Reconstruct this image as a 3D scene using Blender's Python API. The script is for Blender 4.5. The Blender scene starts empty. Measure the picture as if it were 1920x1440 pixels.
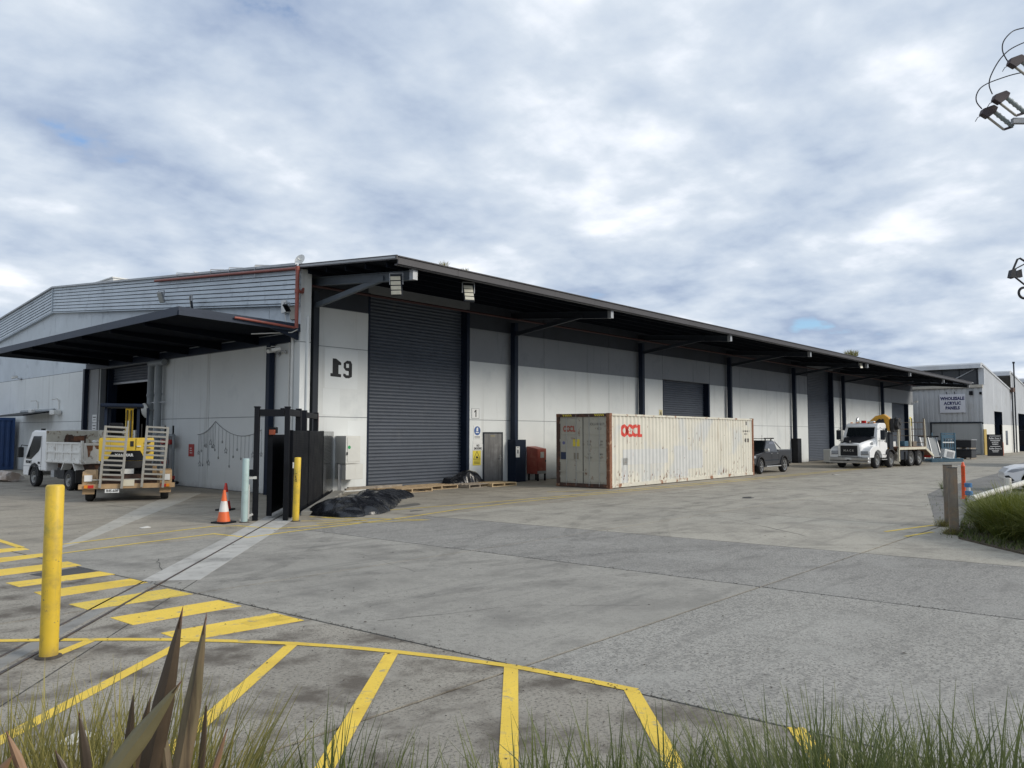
import bpy, bmesh, math, random
from math import sin, cos, pi, radians, sqrt, atan2, hypot
from mathutils import Vector, Matrix, noise

random.seed(7)
scene = bpy.context.scene
col = scene.collection

# ------------------------------------------------------------------ camera
CAM_H = 2.05
cam_d = bpy.data.cameras.new("camera")
cam = bpy.data.objects.new("camera", cam_d); col.objects.link(cam)
cam_d.sensor_fit = 'HORIZONTAL'; cam_d.sensor_width = 36.0
cam_d.lens = 36.0 * 1463.06 / 1920.0
cam_d.clip_start = 0.05; cam_d.clip_end = 2000.0
_yaw, _pit, _rol = radians(41.883), radians(3.6525), radians(0.104)
_f = Vector((cos(_pit)*cos(_yaw), cos(_pit)*sin(_yaw), sin(_pit)))
_r = Vector((sin(_yaw), -cos(_yaw), 0.0)); _u = _r.cross(_f)
_R = cos(_rol)*_r + sin(_rol)*_u; _U = -sin(_rol)*_r + cos(_rol)*_u
_m = Matrix((_R, _U, -_f)).transposed().to_4x4(); _m.translation = (0, 0, CAM_H)
cam.matrix_world = _m
scene.camera = cam

# ------------------------------------------------------------------ sky, sun, exposure
SUN_DIR = Vector((0.34, -0.80, 0.44)).normalized()      # towards the sun
world = bpy.data.worlds.new("World"); scene.world = world; world.use_nodes = True
def build_sky():
    nt = world.node_tree; N = nt.nodes; L = nt.links
    N.clear()
    out = N.new('ShaderNodeOutputWorld')
    sky = N.new('ShaderNodeTexSky'); sky.sky_type = 'NISHITA'; sky.sun_disc = False
    sky.ozone_density = 4.0; sky.dust_density = 0.4; sky.sun_elevation = math.asin(SUN_DIR.z); sky.sun_rotation = atan2(SUN_DIR.x, SUN_DIR.y)
    bg = N.new('ShaderNodeBackground'); bg.inputs[1].default_value = 0.10
    L.new(sky.outputs[0], bg.inputs[0])
    tc = N.new('ShaderNodeTexCoord')
    sep = N.new('ShaderNodeSeparateXYZ'); L.new(tc.outputs['Generated'], sep.inputs[0])
    def math_(op, a, b=None, clamp=False):
        n = N.new('ShaderNodeMath'); n.operation = op; n.use_clamp = clamp
        for i, v in enumerate((a, b)):
            if v is None: continue
            if isinstance(v, (int, float)): n.inputs[i].default_value = v
            else: L.new(v, n.inputs[i])
        return n.outputs[0]
    zc = math_('MAXIMUM', sep.outputs[2], 0.0)
    den = math_('ADD', zc, 0.20)
    px = math_('DIVIDE', sep.outputs[0], den); py = math_('DIVIDE', sep.outputs[1], den)
    cmb = N.new('ShaderNodeCombineXYZ'); L.new(px, cmb.inputs[0]); L.new(py, cmb.inputs[1])
    def nz(scale, detail, rough, off, dist=0.0, lac=2.0):
        mp = N.new('ShaderNodeMapping'); mp.inputs['Location'].default_value = off
        L.new(cmb.outputs[0], mp.inputs[0])
        n = N.new('ShaderNodeTexNoise'); n.inputs['Scale'].default_value = scale
        n.inputs['Detail'].default_value = detail; n.inputs['Roughness'].default_value = rough
        n.inputs['Distortion'].default_value = dist; n.inputs['Lacunarity'].default_value = lac
        L.new(mp.outputs[0], n.inputs['Vector']); return n.outputs['Fac']
    def ramp(fac, stops, interp='EASE'):
        r = N.new('ShaderNodeValToRGB'); r.color_ramp.interpolation = interp
        els = r.color_ramp.elements
        while len(els) < len(stops): els.new(0.5)
        for e, (p, c) in zip(els, stops): e.position = p; e.color = (*c, 1)
        L.new(fac, r.inputs[0]); return r.outputs[0]
    big = nz(0.75, 3, 0.5, (3.1, 0.6, 0.0), 0.1)
    mid = nz(2.6, 8, 0.53, (7.3, 2.2, 0.0), 0.1)
    fine = nz(7.0, 5, 0.52, (1.3, 5.2, 0.0), 0.1)
    b = math_('ADD', math_('MULTIPLY', big, 0.40), math_('MULTIPLY', mid, 0.48))
    b = math_('ADD', b, math_('MULTIPLY', fine, 0.12))
    cloud = ramp(b, [(0.40, (0.26, 0.32, 0.43)), (0.46, (0.36, 0.42, 0.51)), (0.53, (0.47, 0.52, 0.585)), (0.61, (0.70, 0.72, 0.765))], 'LINEAR')
    cover = ramp(b, [(0.352, (0, 0, 0)), (0.402, (1, 1, 1))])
    em = N.new('ShaderNodeBackground'); L.new(cloud, em.inputs[0]); em.inputs[1].default_value = 0.92
    mix = N.new('ShaderNodeMixShader'); L.new(cover, mix.inputs[0]); L.new(bg.outputs[0], mix.inputs[1]); L.new(em.outputs[0], mix.inputs[2])
    L.new(mix.outputs[0], out.inputs[0])
build_sky()
sun_d = bpy.data.lights.new("sun", 'SUN'); sun_d.energy = 1.5; sun_d.angle = radians(20); sun_d.color = (1.0, 0.93, 0.82)
sun = bpy.data.objects.new("sun", sun_d); col.objects.link(sun)
sun.rotation_euler = (-SUN_DIR).to_track_quat('-Z', 'Y').to_euler(); sun.location = (0, -20, 40)
scene.view_settings.view_transform = 'Standard'; scene.view_settings.look = 'None'
scene.view_settings.exposure = 0.72; scene.view_settings.gamma = 1.0; scene.view_settings.use_curve_mapping = False
scene.render.engine = 'CYCLES'
scene.cycles.max_bounces = 6; scene.cycles.diffuse_bounces = 3; scene.cycles.glossy_bounces = 3
scene.cycles.transparent_max_bounces = 6; scene.cycles.use_denoising = True

# ------------------------------------------------------------------ materials
MATS = {}
def material(name, c, rough=0.6, metal=0.0, var=0.12, scale=1.5, c2=None, c2_at=(0.55, 0.7), c2_scale=4.0, c2_detail=8,
             streak=None, streak_at=(0.55, 0.75), streak_scale=(6, 6, 0.35), bump=0.0, bscale=60.0, coat=0.0, spec=None, speck=None,
             speck2=None, c3=None, c3_at=(0.6, 0.72), c3_scale=1.3, tone=False, emit=0.0, rough_var=0.0, low=None):
    """Procedural paint / metal / concrete. c2: patchy second colour, streak: vertical runs, c3: third patches, speck: fine specks,
    low = (colour, height): splash dirt near the ground."""
    if name in MATS: return MATS[name]
    m = bpy.data.materials.new(name); m.use_nodes = True; MATS[name] = m
    nt = m.node_tree; N = nt.nodes; L = nt.links
    bs = N['Principled BSDF']
    bs.inputs['Roughness'].default_value = rough; bs.inputs['Metallic'].default_value = metal
    if coat: bs.inputs['Coat Weight'].default_value = coat; bs.inputs['Coat Roughness'].default_value = 0.08
    if spec is not None: bs.inputs['Specular IOR Level'].default_value = spec
    geo = N.new('ShaderNodeNewGeometry'); pos = geo.outputs['Position']
    tc = N.new('ShaderNodeTexCoord'); pos = tc.outputs['Object'] if not tone else pos
    def noise_(s, det=6, r=0.6, sc=None, dist=0.0):
        v = pos
        if sc is not None:
            mp = N.new('ShaderNodeMapping'); mp.inputs['Scale'].default_value = sc; L.new(pos, mp.inputs[0]); v = mp.outputs[0]
        n = N.new('ShaderNodeTexNoise'); n.inputs['Scale'].default_value = s; n.inputs['Detail'].default_value = det
        n.inputs['Roughness'].default_value = r; n.inputs['Distortion'].default_value = dist
        L.new(v, n.inputs['Vector']); return n.outputs['Fac']
    def rng(fac, a, b, lo=0.0, hi=1.0):
        n = N.new('ShaderNodeMapRange'); n.inputs[1].default_value = a; n.inputs[2].default_value = b
        n.inputs[3].default_value = lo; n.inputs[4].default_value = hi; L.new(fac, n.inputs[0]); return n.outputs[0]
    def mixc(fac, a, b):
        n = N.new('ShaderNodeMix'); n.data_type = 'RGBA'
        L.new(fac, n.inputs[0])
        for i, v in ((6, a), (7, b)):
            if isinstance(v, tuple): n.inputs[i].default_value = (*v, 1)
            else: L.new(v, n.inputs[i])
        return n.outputs[2]
    lo = tuple(max(0, x*(1-var)) for x in c); hi = tuple(min(1, x*(1+var)) for x in c)
    out = mixc(rng(noise_(scale, 5, 0.6), 0.3, 0.7), lo, hi)
    if speck:
        scol, sscale, a, b = speck
        out = mixc(rng(noise_(sscale, 3, 0.7), a, b), out, scol)
    if speck2:
        scol, sscale, a, b = speck2
        out = mixc(rng(noise_(sscale, 5, 0.75), a, b), out, scol)
    if c2: out = mixc(rng(noise_(c2_scale, c2_detail, 0.62), *c2_at), out, c2)
    if c3: out = mixc(rng(noise_(c3_scale, 6, 0.6, None, 0.4), *c3_at), out, c3)
    if streak: out = mixc(rng(noise_(1.0, 4, 0.6, streak_scale), *streak_at), out, streak)
    if low:
        sp = N.new('ShaderNodeSeparateXYZ'); L.new(geo.outputs['Position'], sp.inputs[0])
        h = N.new('ShaderNodeMath'); h.operation = 'MULTIPLY_ADD'
        L.new(noise_(2.5, 5, 0.65), h.inputs[0]); h.inputs[1].default_value = low[1]*1.6; h.inputs[2].default_value = -low[1]*0.3
        d = N.new('ShaderNodeMath'); d.operation = 'SUBTRACT'; L.new(h.outputs[0], d.inputs[0]); L.new(sp.outputs[2], d.inputs[1])
        out = mixc(rng(d.outputs[0], -0.05, low[1], 0.0, 0.6), out, low[0])
    if tone:
        at = N.new('ShaderNodeAttribute'); at.attribute_type = 'OBJECT'; at.attribute_name = 'tone'
        mul = N.new('ShaderNodeMix'); mul.data_type = 'RGBA'; mul.blend_type = 'MULTIPLY'; mul.inputs[0].default_value = 1.0
        L.new(out, mul.inputs[6]); L.new(at.outputs['Color'], mul.inputs[7]); out = mul.outputs[2]
    L.new(out, bs.inputs['Base Color'])
    if rough_var:
        L.new(rng(noise_(scale*2.3, 5, 0.6), 0.3, 0.7, rough-rough_var, rough+rough_var), bs.inputs['Roughness'])
    if bump:
        bp = N.new('ShaderNodeBump'); bp.inputs['Strength'].default_value = 1.0; bp.inputs['Distance'].default_value = bump
        L.new(noise_(bscale, 6, 0.65), bp.inputs['Height']); L.new(bp.outputs[0], bs.inputs['Normal'])
    if emit:
        bs.inputs['Emission Strength'].default_value = emit; bs.inputs['Emission Color'].default_value = (*c, 1)
    return m
mt = material

# ------------------------------------------------------------------ mesh helpers
class MB:
    def __init__(s): s.v = []; s.f = []
    def add(s, vs, fs, M=None):
        o = len(s.v)
        for v in vs:
            v = Vector(v); s.v.append(M @ v if M is not None else v)
        s.f += [tuple(i+o for i in f) for f in fs]; return s
    def box(s, x0, x1, y0, y1, z0, z1, M=None):
        return s.add([(x0,y0,z0),(x1,y0,z0),(x1,y1,z0),(x0,y1,z0),(x0,y0,z1),(x1,y0,z1),(x1,y1,z1),(x0,y1,z1)],
                     [(0,3,2,1),(4,5,6,7),(0,1,5,4),(1,2,6,5),(2,3,7,6),(3,0,4,7)], M)
    def frustum(s, a, za, b, zb, M=None):
        """a, b = (x0,x1,y0,y1) at za and zb."""
        v = [(a[0],a[2],za),(a[1],a[2],za),(a[1],a[3],za),(a[0],a[3],za),(b[0],b[2],zb),(b[1],b[2],zb),(b[1],b[3],zb),(b[0],b[3],zb)]
        return s.add(v, [(0,3,2,1),(4,5,6,7),(0,1,5,4),(1,2,6,5),(2,3,7,6),(3,0,4,7)], M)
    def prism(s, poly, axis, a, b, M=None):
        n = len(poly)
        if axis == 'x': vs = [(a,p,q) for p,q in poly] + [(b,p,q) for p,q in poly]
        elif axis == 'y': vs = [(p,a,q) for p,q in poly] + [(p,b,q) for p,q in poly]
        else: vs = [(p,q,a) for p,q in poly] + [(p,q,b) for p,q in poly]
        fs = [tuple(range(n)), tuple(range(2*n-1, n-1, -1))] + [(i,(i+1)%n,n+(i+1)%n,n+i) for i in range(n)]
        return s.add(vs, fs, M)
    def ring_loft(s, rings, cap=True, closed=True, M=None):
        n = len(rings[0]); vs = [p for r in rings for p in r]; fs = []
        for k in range(len(rings)-1):
            for i in range(n if closed else n-1):
                j = (i+1) % n; fs.append((k*n+i, k*n+j, (k+1)*n+j, (k+1)*n+i))
        if cap and closed:
            fs.append(tuple(range(n-1,-1,-1))); fs.append(tuple(range((len(rings)-1)*n, len(rings)*n)))
        return s.add(vs, fs, M)
    def cyl(s, p0, p1, r0, r1=None, n=12, M=None, cap=True):
        r1 = r0 if r1 is None else r1
        p0 = Vector(p0); p1 = Vector(p1); d = (p1-p0).normalized()
        a = d.orthogonal().normalized(); b = d.cross(a)
        rings = [[p + r*(cos(2*pi*i/n)*a + sin(2*pi*i/n)*b) for i in range(n)] for p, r in ((p0,r0),(p1,r1))]
        return s.ring_loft(rings, cap, True, M)
    def tube(s, pts, r, n=8, M=None):
        pts = [Vector(p) for p in pts]; rings = []; a = None
        for i, p in enumerate(pts):
            d = (pts[min(i+1,len(pts)-1)] - pts[max(i-1,0)]).normalized()
            a = d.orthogonal().normalized() if a is None else (a - d*a.dot(d)).normalized()
            b = d.cross(a); rr = r[i] if isinstance(r, (list, tuple)) else r
            rings.append([p + rr*(cos(2*pi*k/n)*a + sin(2*pi*k/n)*b) for k in range(n)])
        return s.ring_loft(rings, True, True, M)
    def lathe(s, prof, n=20, M=None, cap=True):
        """prof = [(r, z)], around local z."""
        rings = [[(r*cos(2*pi*i/n), r*sin(2*pi*i/n), z) for i in range(n)] for r, z in prof]
        return s.ring_loft(rings, cap, True, M)
    def bar(s, p0, p1, w, h, M=None):
        """rectangular bar from p0 to p1, width w (horizontal), height h."""
        p0 = Vector(p0); p1 = Vector(p1); d = (p1-p0).normalized()
        up = Vector((0,0,1)) if abs(d.z) < 0.95 else Vector((1,0,0))
        a = d.cross(up).normalized(); b = a.cross(d)
        q = [(-w/2,-h/2),(w/2,-h/2),(w/2,h/2),(-w/2,h/2)]
        return s.ring_loft([[p + x*a + y*b for x, y in q] for p in (p0, p1)], True, True, M)
    def mesh(s, name, smooth=None):
        me = bpy.data.meshes.new(name); me.from_pydata([tuple(v) for v in s.v], [], s.f)
        bm = bmesh.new(); bm.from_mesh(me); bmesh.ops.recalc_face_normals(bm, faces=bm.faces); bm.to_mesh(me); bm.free()
        if smooth:
            for p in me.polygons: p.use_smooth = True
            me.set_sharp_from_angle(angle=radians(smooth))
        return me
    def build(s, name, mat, parent=None, smooth=None, bevel=0.0, seg=2, **props):
        me = s.mesh(name, smooth); 
        if mat: me.materials.append(mat)
        o = bpy.data.objects.new(name, me); col.objects.link(o); o.parent = parent
        if bevel:
            b = o.modifiers.new('bevel', 'BEVEL'); b.width = bevel; b.segments = seg; b.limit_method = 'ANGLE'; b.angle_limit = radians(40)
            b.harden_normals = False
        for k, v in props.items(): o[k] = v
        return o

def thing(name, label, cat, loc=(0,0,0), rz=0.0, group=None):
    o = bpy.data.objects.new(name, None); col.objects.link(o); o.empty_display_size = 0.2
    o.location = loc; o.rotation_euler = (0,0,rz); o['label'] = label; o['category'] = cat
    if group: o['group'] = group
    return o
def tag(o, label, cat, group=None):
    o['label'] = label; o['category'] = cat
    if group: o['group'] = group
    return o
def struct(o): o['kind'] = 'structure'; return o
def dup(o, parent=None):
    c = o.copy(); col.objects.link(c); c.parent = parent
    for ch in o.children: dup(ch, c)
    return c
def inst(me, name, parent=None, M=None):
    o = bpy.data.objects.new(name, me); col.objects.link(o); o.parent = parent
    if M is not None: o.matrix_local = M
    return o
def text(body, size, mat, parent, M, name='lettering', extrude=0.004, offset=0.0, align='CENTER', sx=1.0, space=1.0, line=1.0):
    cu = bpy.data.curves.new(name, 'FONT'); cu.body = body; cu.size = size; cu.extrude = extrude; cu.offset = offset
    cu.align_x = align; cu.align_y = 'CENTER'; cu.space_character = space; cu.space_line = line; cu.resolution_u = 2
    t = bpy.data.objects.new(name, cu); col.objects.link(t)
    dg = bpy.context.evaluated_depsgraph_get(); me = bpy.data.meshes.new_from_object(t.evaluated_get(dg))
    bpy.data.objects.remove(t); bpy.data.curves.remove(cu)
    me.name = name; me.materials.clear(); me.materials.append(mat)
    o = bpy.data.objects.new(name, me); col.objects.link(o); o.parent = parent
    o.matrix_local = M @ Matrix.Diagonal((sx, 1, 1, 1)); return o
def face_y(x, y, z):      # text / flat things facing -y (read from the -y side), x to the right
    return Matrix.Translation((x, y, z)) @ Matrix.Rotation(pi/2, 4, 'X')
def face_x(x, y, z):      # facing -x: right hand is -y
    return Matrix.Translation((x, y, z)) @ Matrix.Rotation(-pi/2, 4, 'Z') @ Matrix.Rotation(pi/2, 4, 'X')
def T(*a): return Matrix.Translation(a)
def RX(a): return Matrix.Rotation(a, 4, 'X')
def RY(a): return Matrix.Rotation(a, 4, 'Y')
def RZ(a): return Matrix.Rotation(a, 4, 'Z')
# ================================================================== GROUND
M_conc = mt('concrete_slab', (0.335, 0.318, 0.28), 0.88, var=0.12, scale=0.35, c2=(0.185, 0.175, 0.155), c2_at=(0.48, 0.74), c2_scale=1.1,
            c3=(0.35, 0.335, 0.295), c3_at=(0.55, 0.8), c3_scale=0.45, speck=((0.12, 0.113, 0.10), 45.0, 0.56, 0.70), speck2=((0.235, 0.222, 0.195), 11.0, 0.50, 0.66), streak=(0.17, 0.162, 0.145), streak_at=(0.56, 0.80), streak_scale=(0.30, 2.6, 1.0), bump=0.004, bscale=40, tone=True)
M_conc_rough = mt('concrete_exposed', (0.335, 0.32, 0.286), 0.92, var=0.14, scale=0.5, c2=(0.19, 0.183, 0.165), c2_at=(0.48, 0.70), c2_scale=9.0,
            c3=(0.35, 0.338, 0.305), c3_at=(0.52, 0.8), c3_scale=0.8, speck=((0.10, 0.095, 0.087), 34.0, 0.50, 0.64), speck2=((0.37, 0.36, 0.33), 24.0, 0.56, 0.68), streak=(0.17, 0.162, 0.145), streak_at=(0.56, 0.80), streak_scale=(0.45, 3.2, 1.0), bump=0.010, bscale=26, tone=True)
M_asphalt = mt('asphalt', (0.105, 0.103, 0.10), 0.92, var=0.2, scale=0.6, c2=(0.16, 0.155, 0.145), c2_at=(0.5, 0.75), c2_scale=3.0,
               speck=((0.26, 0.25, 0.24), 70.0, 0.62, 0.74), bump=0.008, bscale=60, tone=True)
M_joint = mt('joint_filler', (0.055, 0.052, 0.046), 0.95, var=0.3, scale=3, c2=(0.16, 0.15, 0.12), c2_at=(0.5, 0.7), c2_scale=6, tone=True)
M_soil = mt('soil', (0.075, 0.058, 0.04), 0.95, var=0.35, scale=4, c2=(0.15, 0.125, 0.085), c2_at=(0.5, 0.7), c2_scale=18, bump=0.03, bscale=14)
M_paint = mt('yellow_line_paint', (0.72, 0.50, 0.06), 0.7, var=0.10, scale=1.2, c2=(0.34, 0.29, 0.17), c2_at=(0.58, 0.68), c2_scale=6.0,
             speck=((0.40, 0.29, 0.08), 45.0, 0.58, 0.72), c3=(0.60, 0.40, 0.05), c3_at=(0.55, 0.75), c3_scale=2.0, tone=True)
M_paint_old = mt('yellow_line_paint_worn', (0.66, 0.48, 0.07), 0.75, var=0.12, scale=1.5, c2=(0.40, 0.33, 0.16), c2_at=(0.60, 0.74), c2_scale=5.0,
             speck=((0.30, 0.25, 0.12), 30.0, 0.55, 0.7), tone=True)

ground = MB().add([(-500,-500,-0.016),(900,-500,-0.016),(900,900,-0.016),(-500,900,-0.016)], [(0,1,2,3)]).build('ground', M_joint)
ground['tone'] = (0.9, 0.87, 0.8); struct(ground)

def slab(poly, tone, mat=None, z0=-0.012, z1=0.0, name='slab', inset=0.017):
    c = Vector((sum(p[0] for p in poly)/len(poly), sum(p[1] for p in poly)/len(poly)))
    q = []
    n = len(poly)
    for i in range(n):                                   # inset each edge
        a, b, d = Vector(poly[i-1]), Vector(poly[i]), Vector(poly[(i+1) % n])
        e1 = (b-a).normalized(); e2 = (d-b).normalized()
        n1 = Vector((-e1.y, e1.x)); n2 = Vector((-e2.y, e2.x))
        if n1.dot(c-b) < 0: n1 = -n1
        if n2.dot(c-b) < 0: n2 = -n2
        den = 1 + n1.dot(n2)
        q.append(tuple(b + (n1+n2)*(inset/max(den, 0.3))))
    o = MB().prism(q, 'z', z0, z1).build(name, mat or M_conc, ground)
    t = tone if isinstance(tone, tuple) else (tone, tone, tone)
    o['tone'] = t
    return o

M_conc_dirty = mt('concrete_stained', (0.32, 0.30, 0.26), 0.92, var=0.14, scale=0.6, c2=(0.115, 0.10, 0.082), c2_at=(0.47, 0.64), c2_scale=1.8, c2_detail=12,
            c3=(0.37, 0.352, 0.31), c3_at=(0.56, 0.74), c3_scale=1.3, speck=((0.10, 0.092, 0.08), 36.0, 0.52, 0.66), speck2=((0.36, 0.345, 0.30), 15.0, 0.56, 0.68), bump=0.008, bscale=26, tone=True)
FX = [lambda y: -34.0, lambda y: -24.0, lambda y: -14.0, lambda y: -4.6-0.08*y, lambda y: 0.35-0.08*y, lambda y: 5.66-0.081*y, lambda y: 10.46-0.061*y, lambda y: 14.69-0.101*y,
      lambda y: 19.5-0.03*y, lambda y: 24.6] + [(lambda k: (lambda y: 29.6+5.1*k))(k) for k in range(21)]
FY = [-16.0, -10.8, -5.7, -0.6, 4.62, 9.8, 14.75, 19.3, 24.0]
rs = random.Random(3)
warm = (1.06, 1.035, 0.98)
for i in range(len(FX)-1):
    for j in range(len(FY)-1):
        y0, y1 = FY[j], FY[j+1]
        if FX[i+1](y0) < -3 and y1 > 22: continue
        poly = [(FX[i](y0), y0), (FX[i+1](y0), y0), (FX[i+1](y1), y1), (FX[i](y1), y1)]
        k = rs.uniform(0.93, 1.06); m = M_conc; t = (k, k, k)
        if i == 5: t = (1.02,)*3 if j == 3 else ((0.92, 0.92, 0.92) if j == 4 else (0.9*k, 0.9*k, 0.9*k)); m = M_conc_rough if j <= 3 else M_conc
        elif i == 6: t = (0.89, 0.89, 0.90) if j <= 5 else (k,)*3; m = M_conc_rough
        elif i <= 4: t = (0.93*k, 0.91*k, 0.88*k); m = M_conc_dirty if i in (3, 4) else M_conc
        if i >= 7: t = (warm[0]*k, warm[1]*k, warm[2]*k)
        if j >= 6: t = (1.0*k, 0.95*k, 0.87*k); m = M_conc
        slab(poly, t, m)
# yard beside the gable end, away from the camera
for i, (x0, x1) in enumerate(((-24, -14), (-14, -8), (-8, -2), (-2, 4), (4, 9.4), (9.4, 14.2))):
    for j in range(9):
        y0 = 24.0 + j*5.2
        k = rs.uniform(0.93, 1.05)
        slab([(x0, y0), (x1, y0), (x1, y0+5.2), (x0, y0+5.2)], (0.98*k, 0.93*k, 0.86*k))

# asphalt drive on the right and the planting bed beside it
asp = MB().prism([(20.25,4.9),(29.6,7.38),(33.5,7.88),(48.0,8.6),(62.0,10.2),(110,12.5),(110,-30),(20,-30),(18.9,-5),(19.6,2.0),(19.9,4.3)], 'z', -0.002, 0.004).build('asphalt_drive', M_asphalt)
asp['tone'] = (1.5, 1.48, 1.42); struct(asp)
bed = MB().prism([(20.0,4.32),(17.45,3.82),(16.6,3.1),(15.75,2.35),(14.2,0.6),(13.2,-1.5),(13.0,-6),(17,-8),(24,-4),(31,3.9),(29.3,6.2),(24.5,5.1)], 'z', -0.002, 0.03).build('planting_bed', M_soil)
struct(bed)
# planting bed the photograph is taken from
pts = [(-3.0,7.2),(0.2,5.75),(1.15,4.9),(2.0,4.0),(2.9,2.95),(3.8,2.0),(4.55,1.0),(5.1,-0.4),(4.2,-4.5),(-5,-6),(-7,3)]
bed2 = MB().prism(pts, 'z', -0.002, 0.10).build('garden_bed', M_soil); struct(bed2)
kb = MB()
for a, b in zip(pts[:8], pts[1:8]): kb.bar((*a, 0.06), (*b, 0.06), 0.14, 0.13)
struct(kb.build('kerb', M_conc, None, bevel=0.012))['tone'] = (1.0, 0.97, 0.92)

def stripe(poly, mat=None, z=0.004, tone=1.0):
    o = MB().prism(poly, 'z', -0.001, z).build('painted_stripe', mat or M_paint, ground); o['tone'] = (tone,)*3; return o
def line(pts, w, mat=None, z=0.004, tone=1.0):
    """painted line along pts with mitred corners"""
    P = [Vector(p) for p in pts]; Lf = []; Rt = []
    for i, p in enumerate(P):
        d1 = (P[i]-P[i-1]).normalized() if i else None
        d2 = (P[i+1]-P[i]).normalized() if i < len(P)-1 else None
        d = ((d1 or d2) + (d2 or d1)).normalized(); n = Vector((-d.y, d.x))
        k = w/2/max(0.4, n.dot(Vector((-(d2 or d1).y, (d2 or d1).x))))
        Lf.append(p+n*k); Rt.append(p-n*k)
    mb = MB(); n = len(P)
    vs = [(*p, z) for p in Lf] + [(*p, z) for p in Rt]
    mb.add(vs, [(i, i+1, n+i+1, n+i) for i in range(n-1)])
    o = mb.build('painted_line', mat or M_paint, ground); o['tone'] = (tone,)*3; return o

BARS = [[(3.67,8.13),(4.94,8.06),(4.97,7.52),(3.68,7.64)], [(3.59,9.21),(4.85,9.19),(4.87,8.68),(3.62,8.69)],
        [(3.53,10.29),(4.75,10.36),(4.81,9.78),(3.57,9.80)], [(3.49,11.40),(4.72,11.45),(4.76,10.98),(3.48,10.86)],
        [(3.44,12.38),(4.65,12.38),(4.71,11.97),(3.47,11.94)], [(3.40,13.62),(4.66,13.70),(4.67,13.15),(3.46,13.05)],
        [(3.45,14.90),(4.71,14.94),(4.81,14.62),(3.50,14.32)], [(3.60,16.10),(4.66,16.02),(4.68,15.62),(3.6,15.52)]]
for i, b in enumerate(BARS): stripe(b, M_paint_old if i == 2 else M_paint, tone=1.12 if i < 2 else 1.05)
line([(4.66,15.95),(4.68,17.6),(4.86,18.6)], 0.12, tone=1.0)
CURVE = [(2.30,9.16),(2.86,8.62),(3.30,8.16),(3.66,7.75),(4.02,7.27),(4.36,6.77),(4.62,6.30),(4.83,5.84),(5.06,5.25),(5.24,4.69),(5.31,4.30),(5.37,3.92),(5.42,3.52)]
line(CURVE, 0.10, z=0.005)
for a, b, w in [((4.79,5.80),(2.80,4.05),0.125), ((5.225,4.69),(3.45,3.12),0.125), ((5.40,3.55),(4.1,2.30),0.125), ((4.33,6.75),(2.35,5.06),0.12),
                ((3.68,7.62),(1.30,5.80),0.12), ((3.06,8.34),(2.62,8.03),0.12), ((5.50,2.26),(4.75,1.68),0.12), ((5.6,1.0),(5.15,0.5),0.12)]:
    line([a, b], w, tone=1.08)
# faded yard lines
line([(5.20,15.86),(6.68,16.14),(8.54,16.50),(8.96,16.20),(9.25,15.15),(9.60,15.02),(10.76,14.86),(12.60,14.01),(11.10,16.6)], 0.085, M_paint_old)
line([(4.82,14.68),(6.20,14.98),(7.92,15.28),(8.10,14.26),(9.39,14.46),(10.51,14.55),(12.56,14.8),(14.95,15.34),(17.67,15.62),(20.42,15.72),(25.94,15.68),(32.88,15.58),(47.06,15.65),(62,15.6)], 0.085, M_paint_old)
line([(12.9,16.6),(14.88,16.40),(16.75,16.22),(19.95,16.10),(26.73,16.12),(34.06,16.06),(44.84,16.05),(62,16.0)], 0.085, M_paint_old)
line([(10.45,16.0),(11.47,14.95),(11.15,16.70)], 0.08, M_paint_old)
line([(10.4,15.3),(11.65,15.03)], 0.08, M_paint_old)
line([(17.66,5.24),(19.68,4.80)], 0.09, M_paint_old); line([(17.1,4.70),(18.3,4.48)], 0.09, M_paint_old)
line([(21.5,17.6),(23.9,16.6)], 0.08, M_paint_old)

# gate track let into the yard
M_conc_new = mt('concrete_strip', (0.34, 0.33, 0.305), 0.88, var=0.12, scale=1.5, c2=(0.20, 0.19, 0.17), c2_at=(0.52, 0.75), c2_scale=4, bump=0.004, bscale=45, tone=True)
M_rail = mt('worn_steel_rail', (0.10, 0.085, 0.075), 0.55, metal=0.7, var=0.3, scale=5, c2=(0.16, 0.09, 0.05), c2_at=(0.5, 0.7), c2_scale=9)
d = Vector((4.70, 5.25)).normalized(); nn = Vector((-d.y, d.x)); A0 = Vector((5.02, 10.93)); A1 = Vector((16.4, 23.6))
def strip(a, b, o0, o1, name, mat, z, tone=1.0, z0=-0.001):
    q = [a+nn*o0, b+nn*o0, b+nn*o1, a+nn*o1]
    o = MB().prism([tuple(p) for p in q], 'z', z0, z).build(name, mat, ground); o['tone'] = (tone,)*3; return o
strip(A0, A1, 0.06, 0.36, 'track_strip', M_conc_new, 0.003, 1.25)
strip(A0, A1, -0.42, 0.02, 'track_strip', M_conc_new, 0.003, 1.28)
strip(A0-d*8.5, A1, 0.025, 0.055, 'track_rail', M_rail, 0.010)
strip(A0-d*8.5, A0-d*0.03, 0.30, 0.33, 'track_rail', M_rail, 0.004)
strip(A0-d*8.5, A0-d*0.03, -0.40, -0.385, 'slab_joint', M_joint, 0.002)
strip(A0-d*8.5, A0-d*0.03, 0.12, 0.27, 'track_strip', M_conc_new, 0.0015, 0.72)
pale = slab([(4.92,15.2),(9.45,22.35),(12.3,26.5),(13.0,26.0),(10.95,23.1),(6.25,16.75),(5.5,15.75)], (1.2,1.17,1.1), M_conc_new, -0.001, 0.003, 'concrete_strip', 0.0)
slab([(3.87,12.86),(4.6,13.01),(4.62,12.42),(3.97,12.36)], (0.55,0.56,0.6), M_asphalt, -0.001, 0.003, 'asphalt_patch', 0.0)
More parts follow.
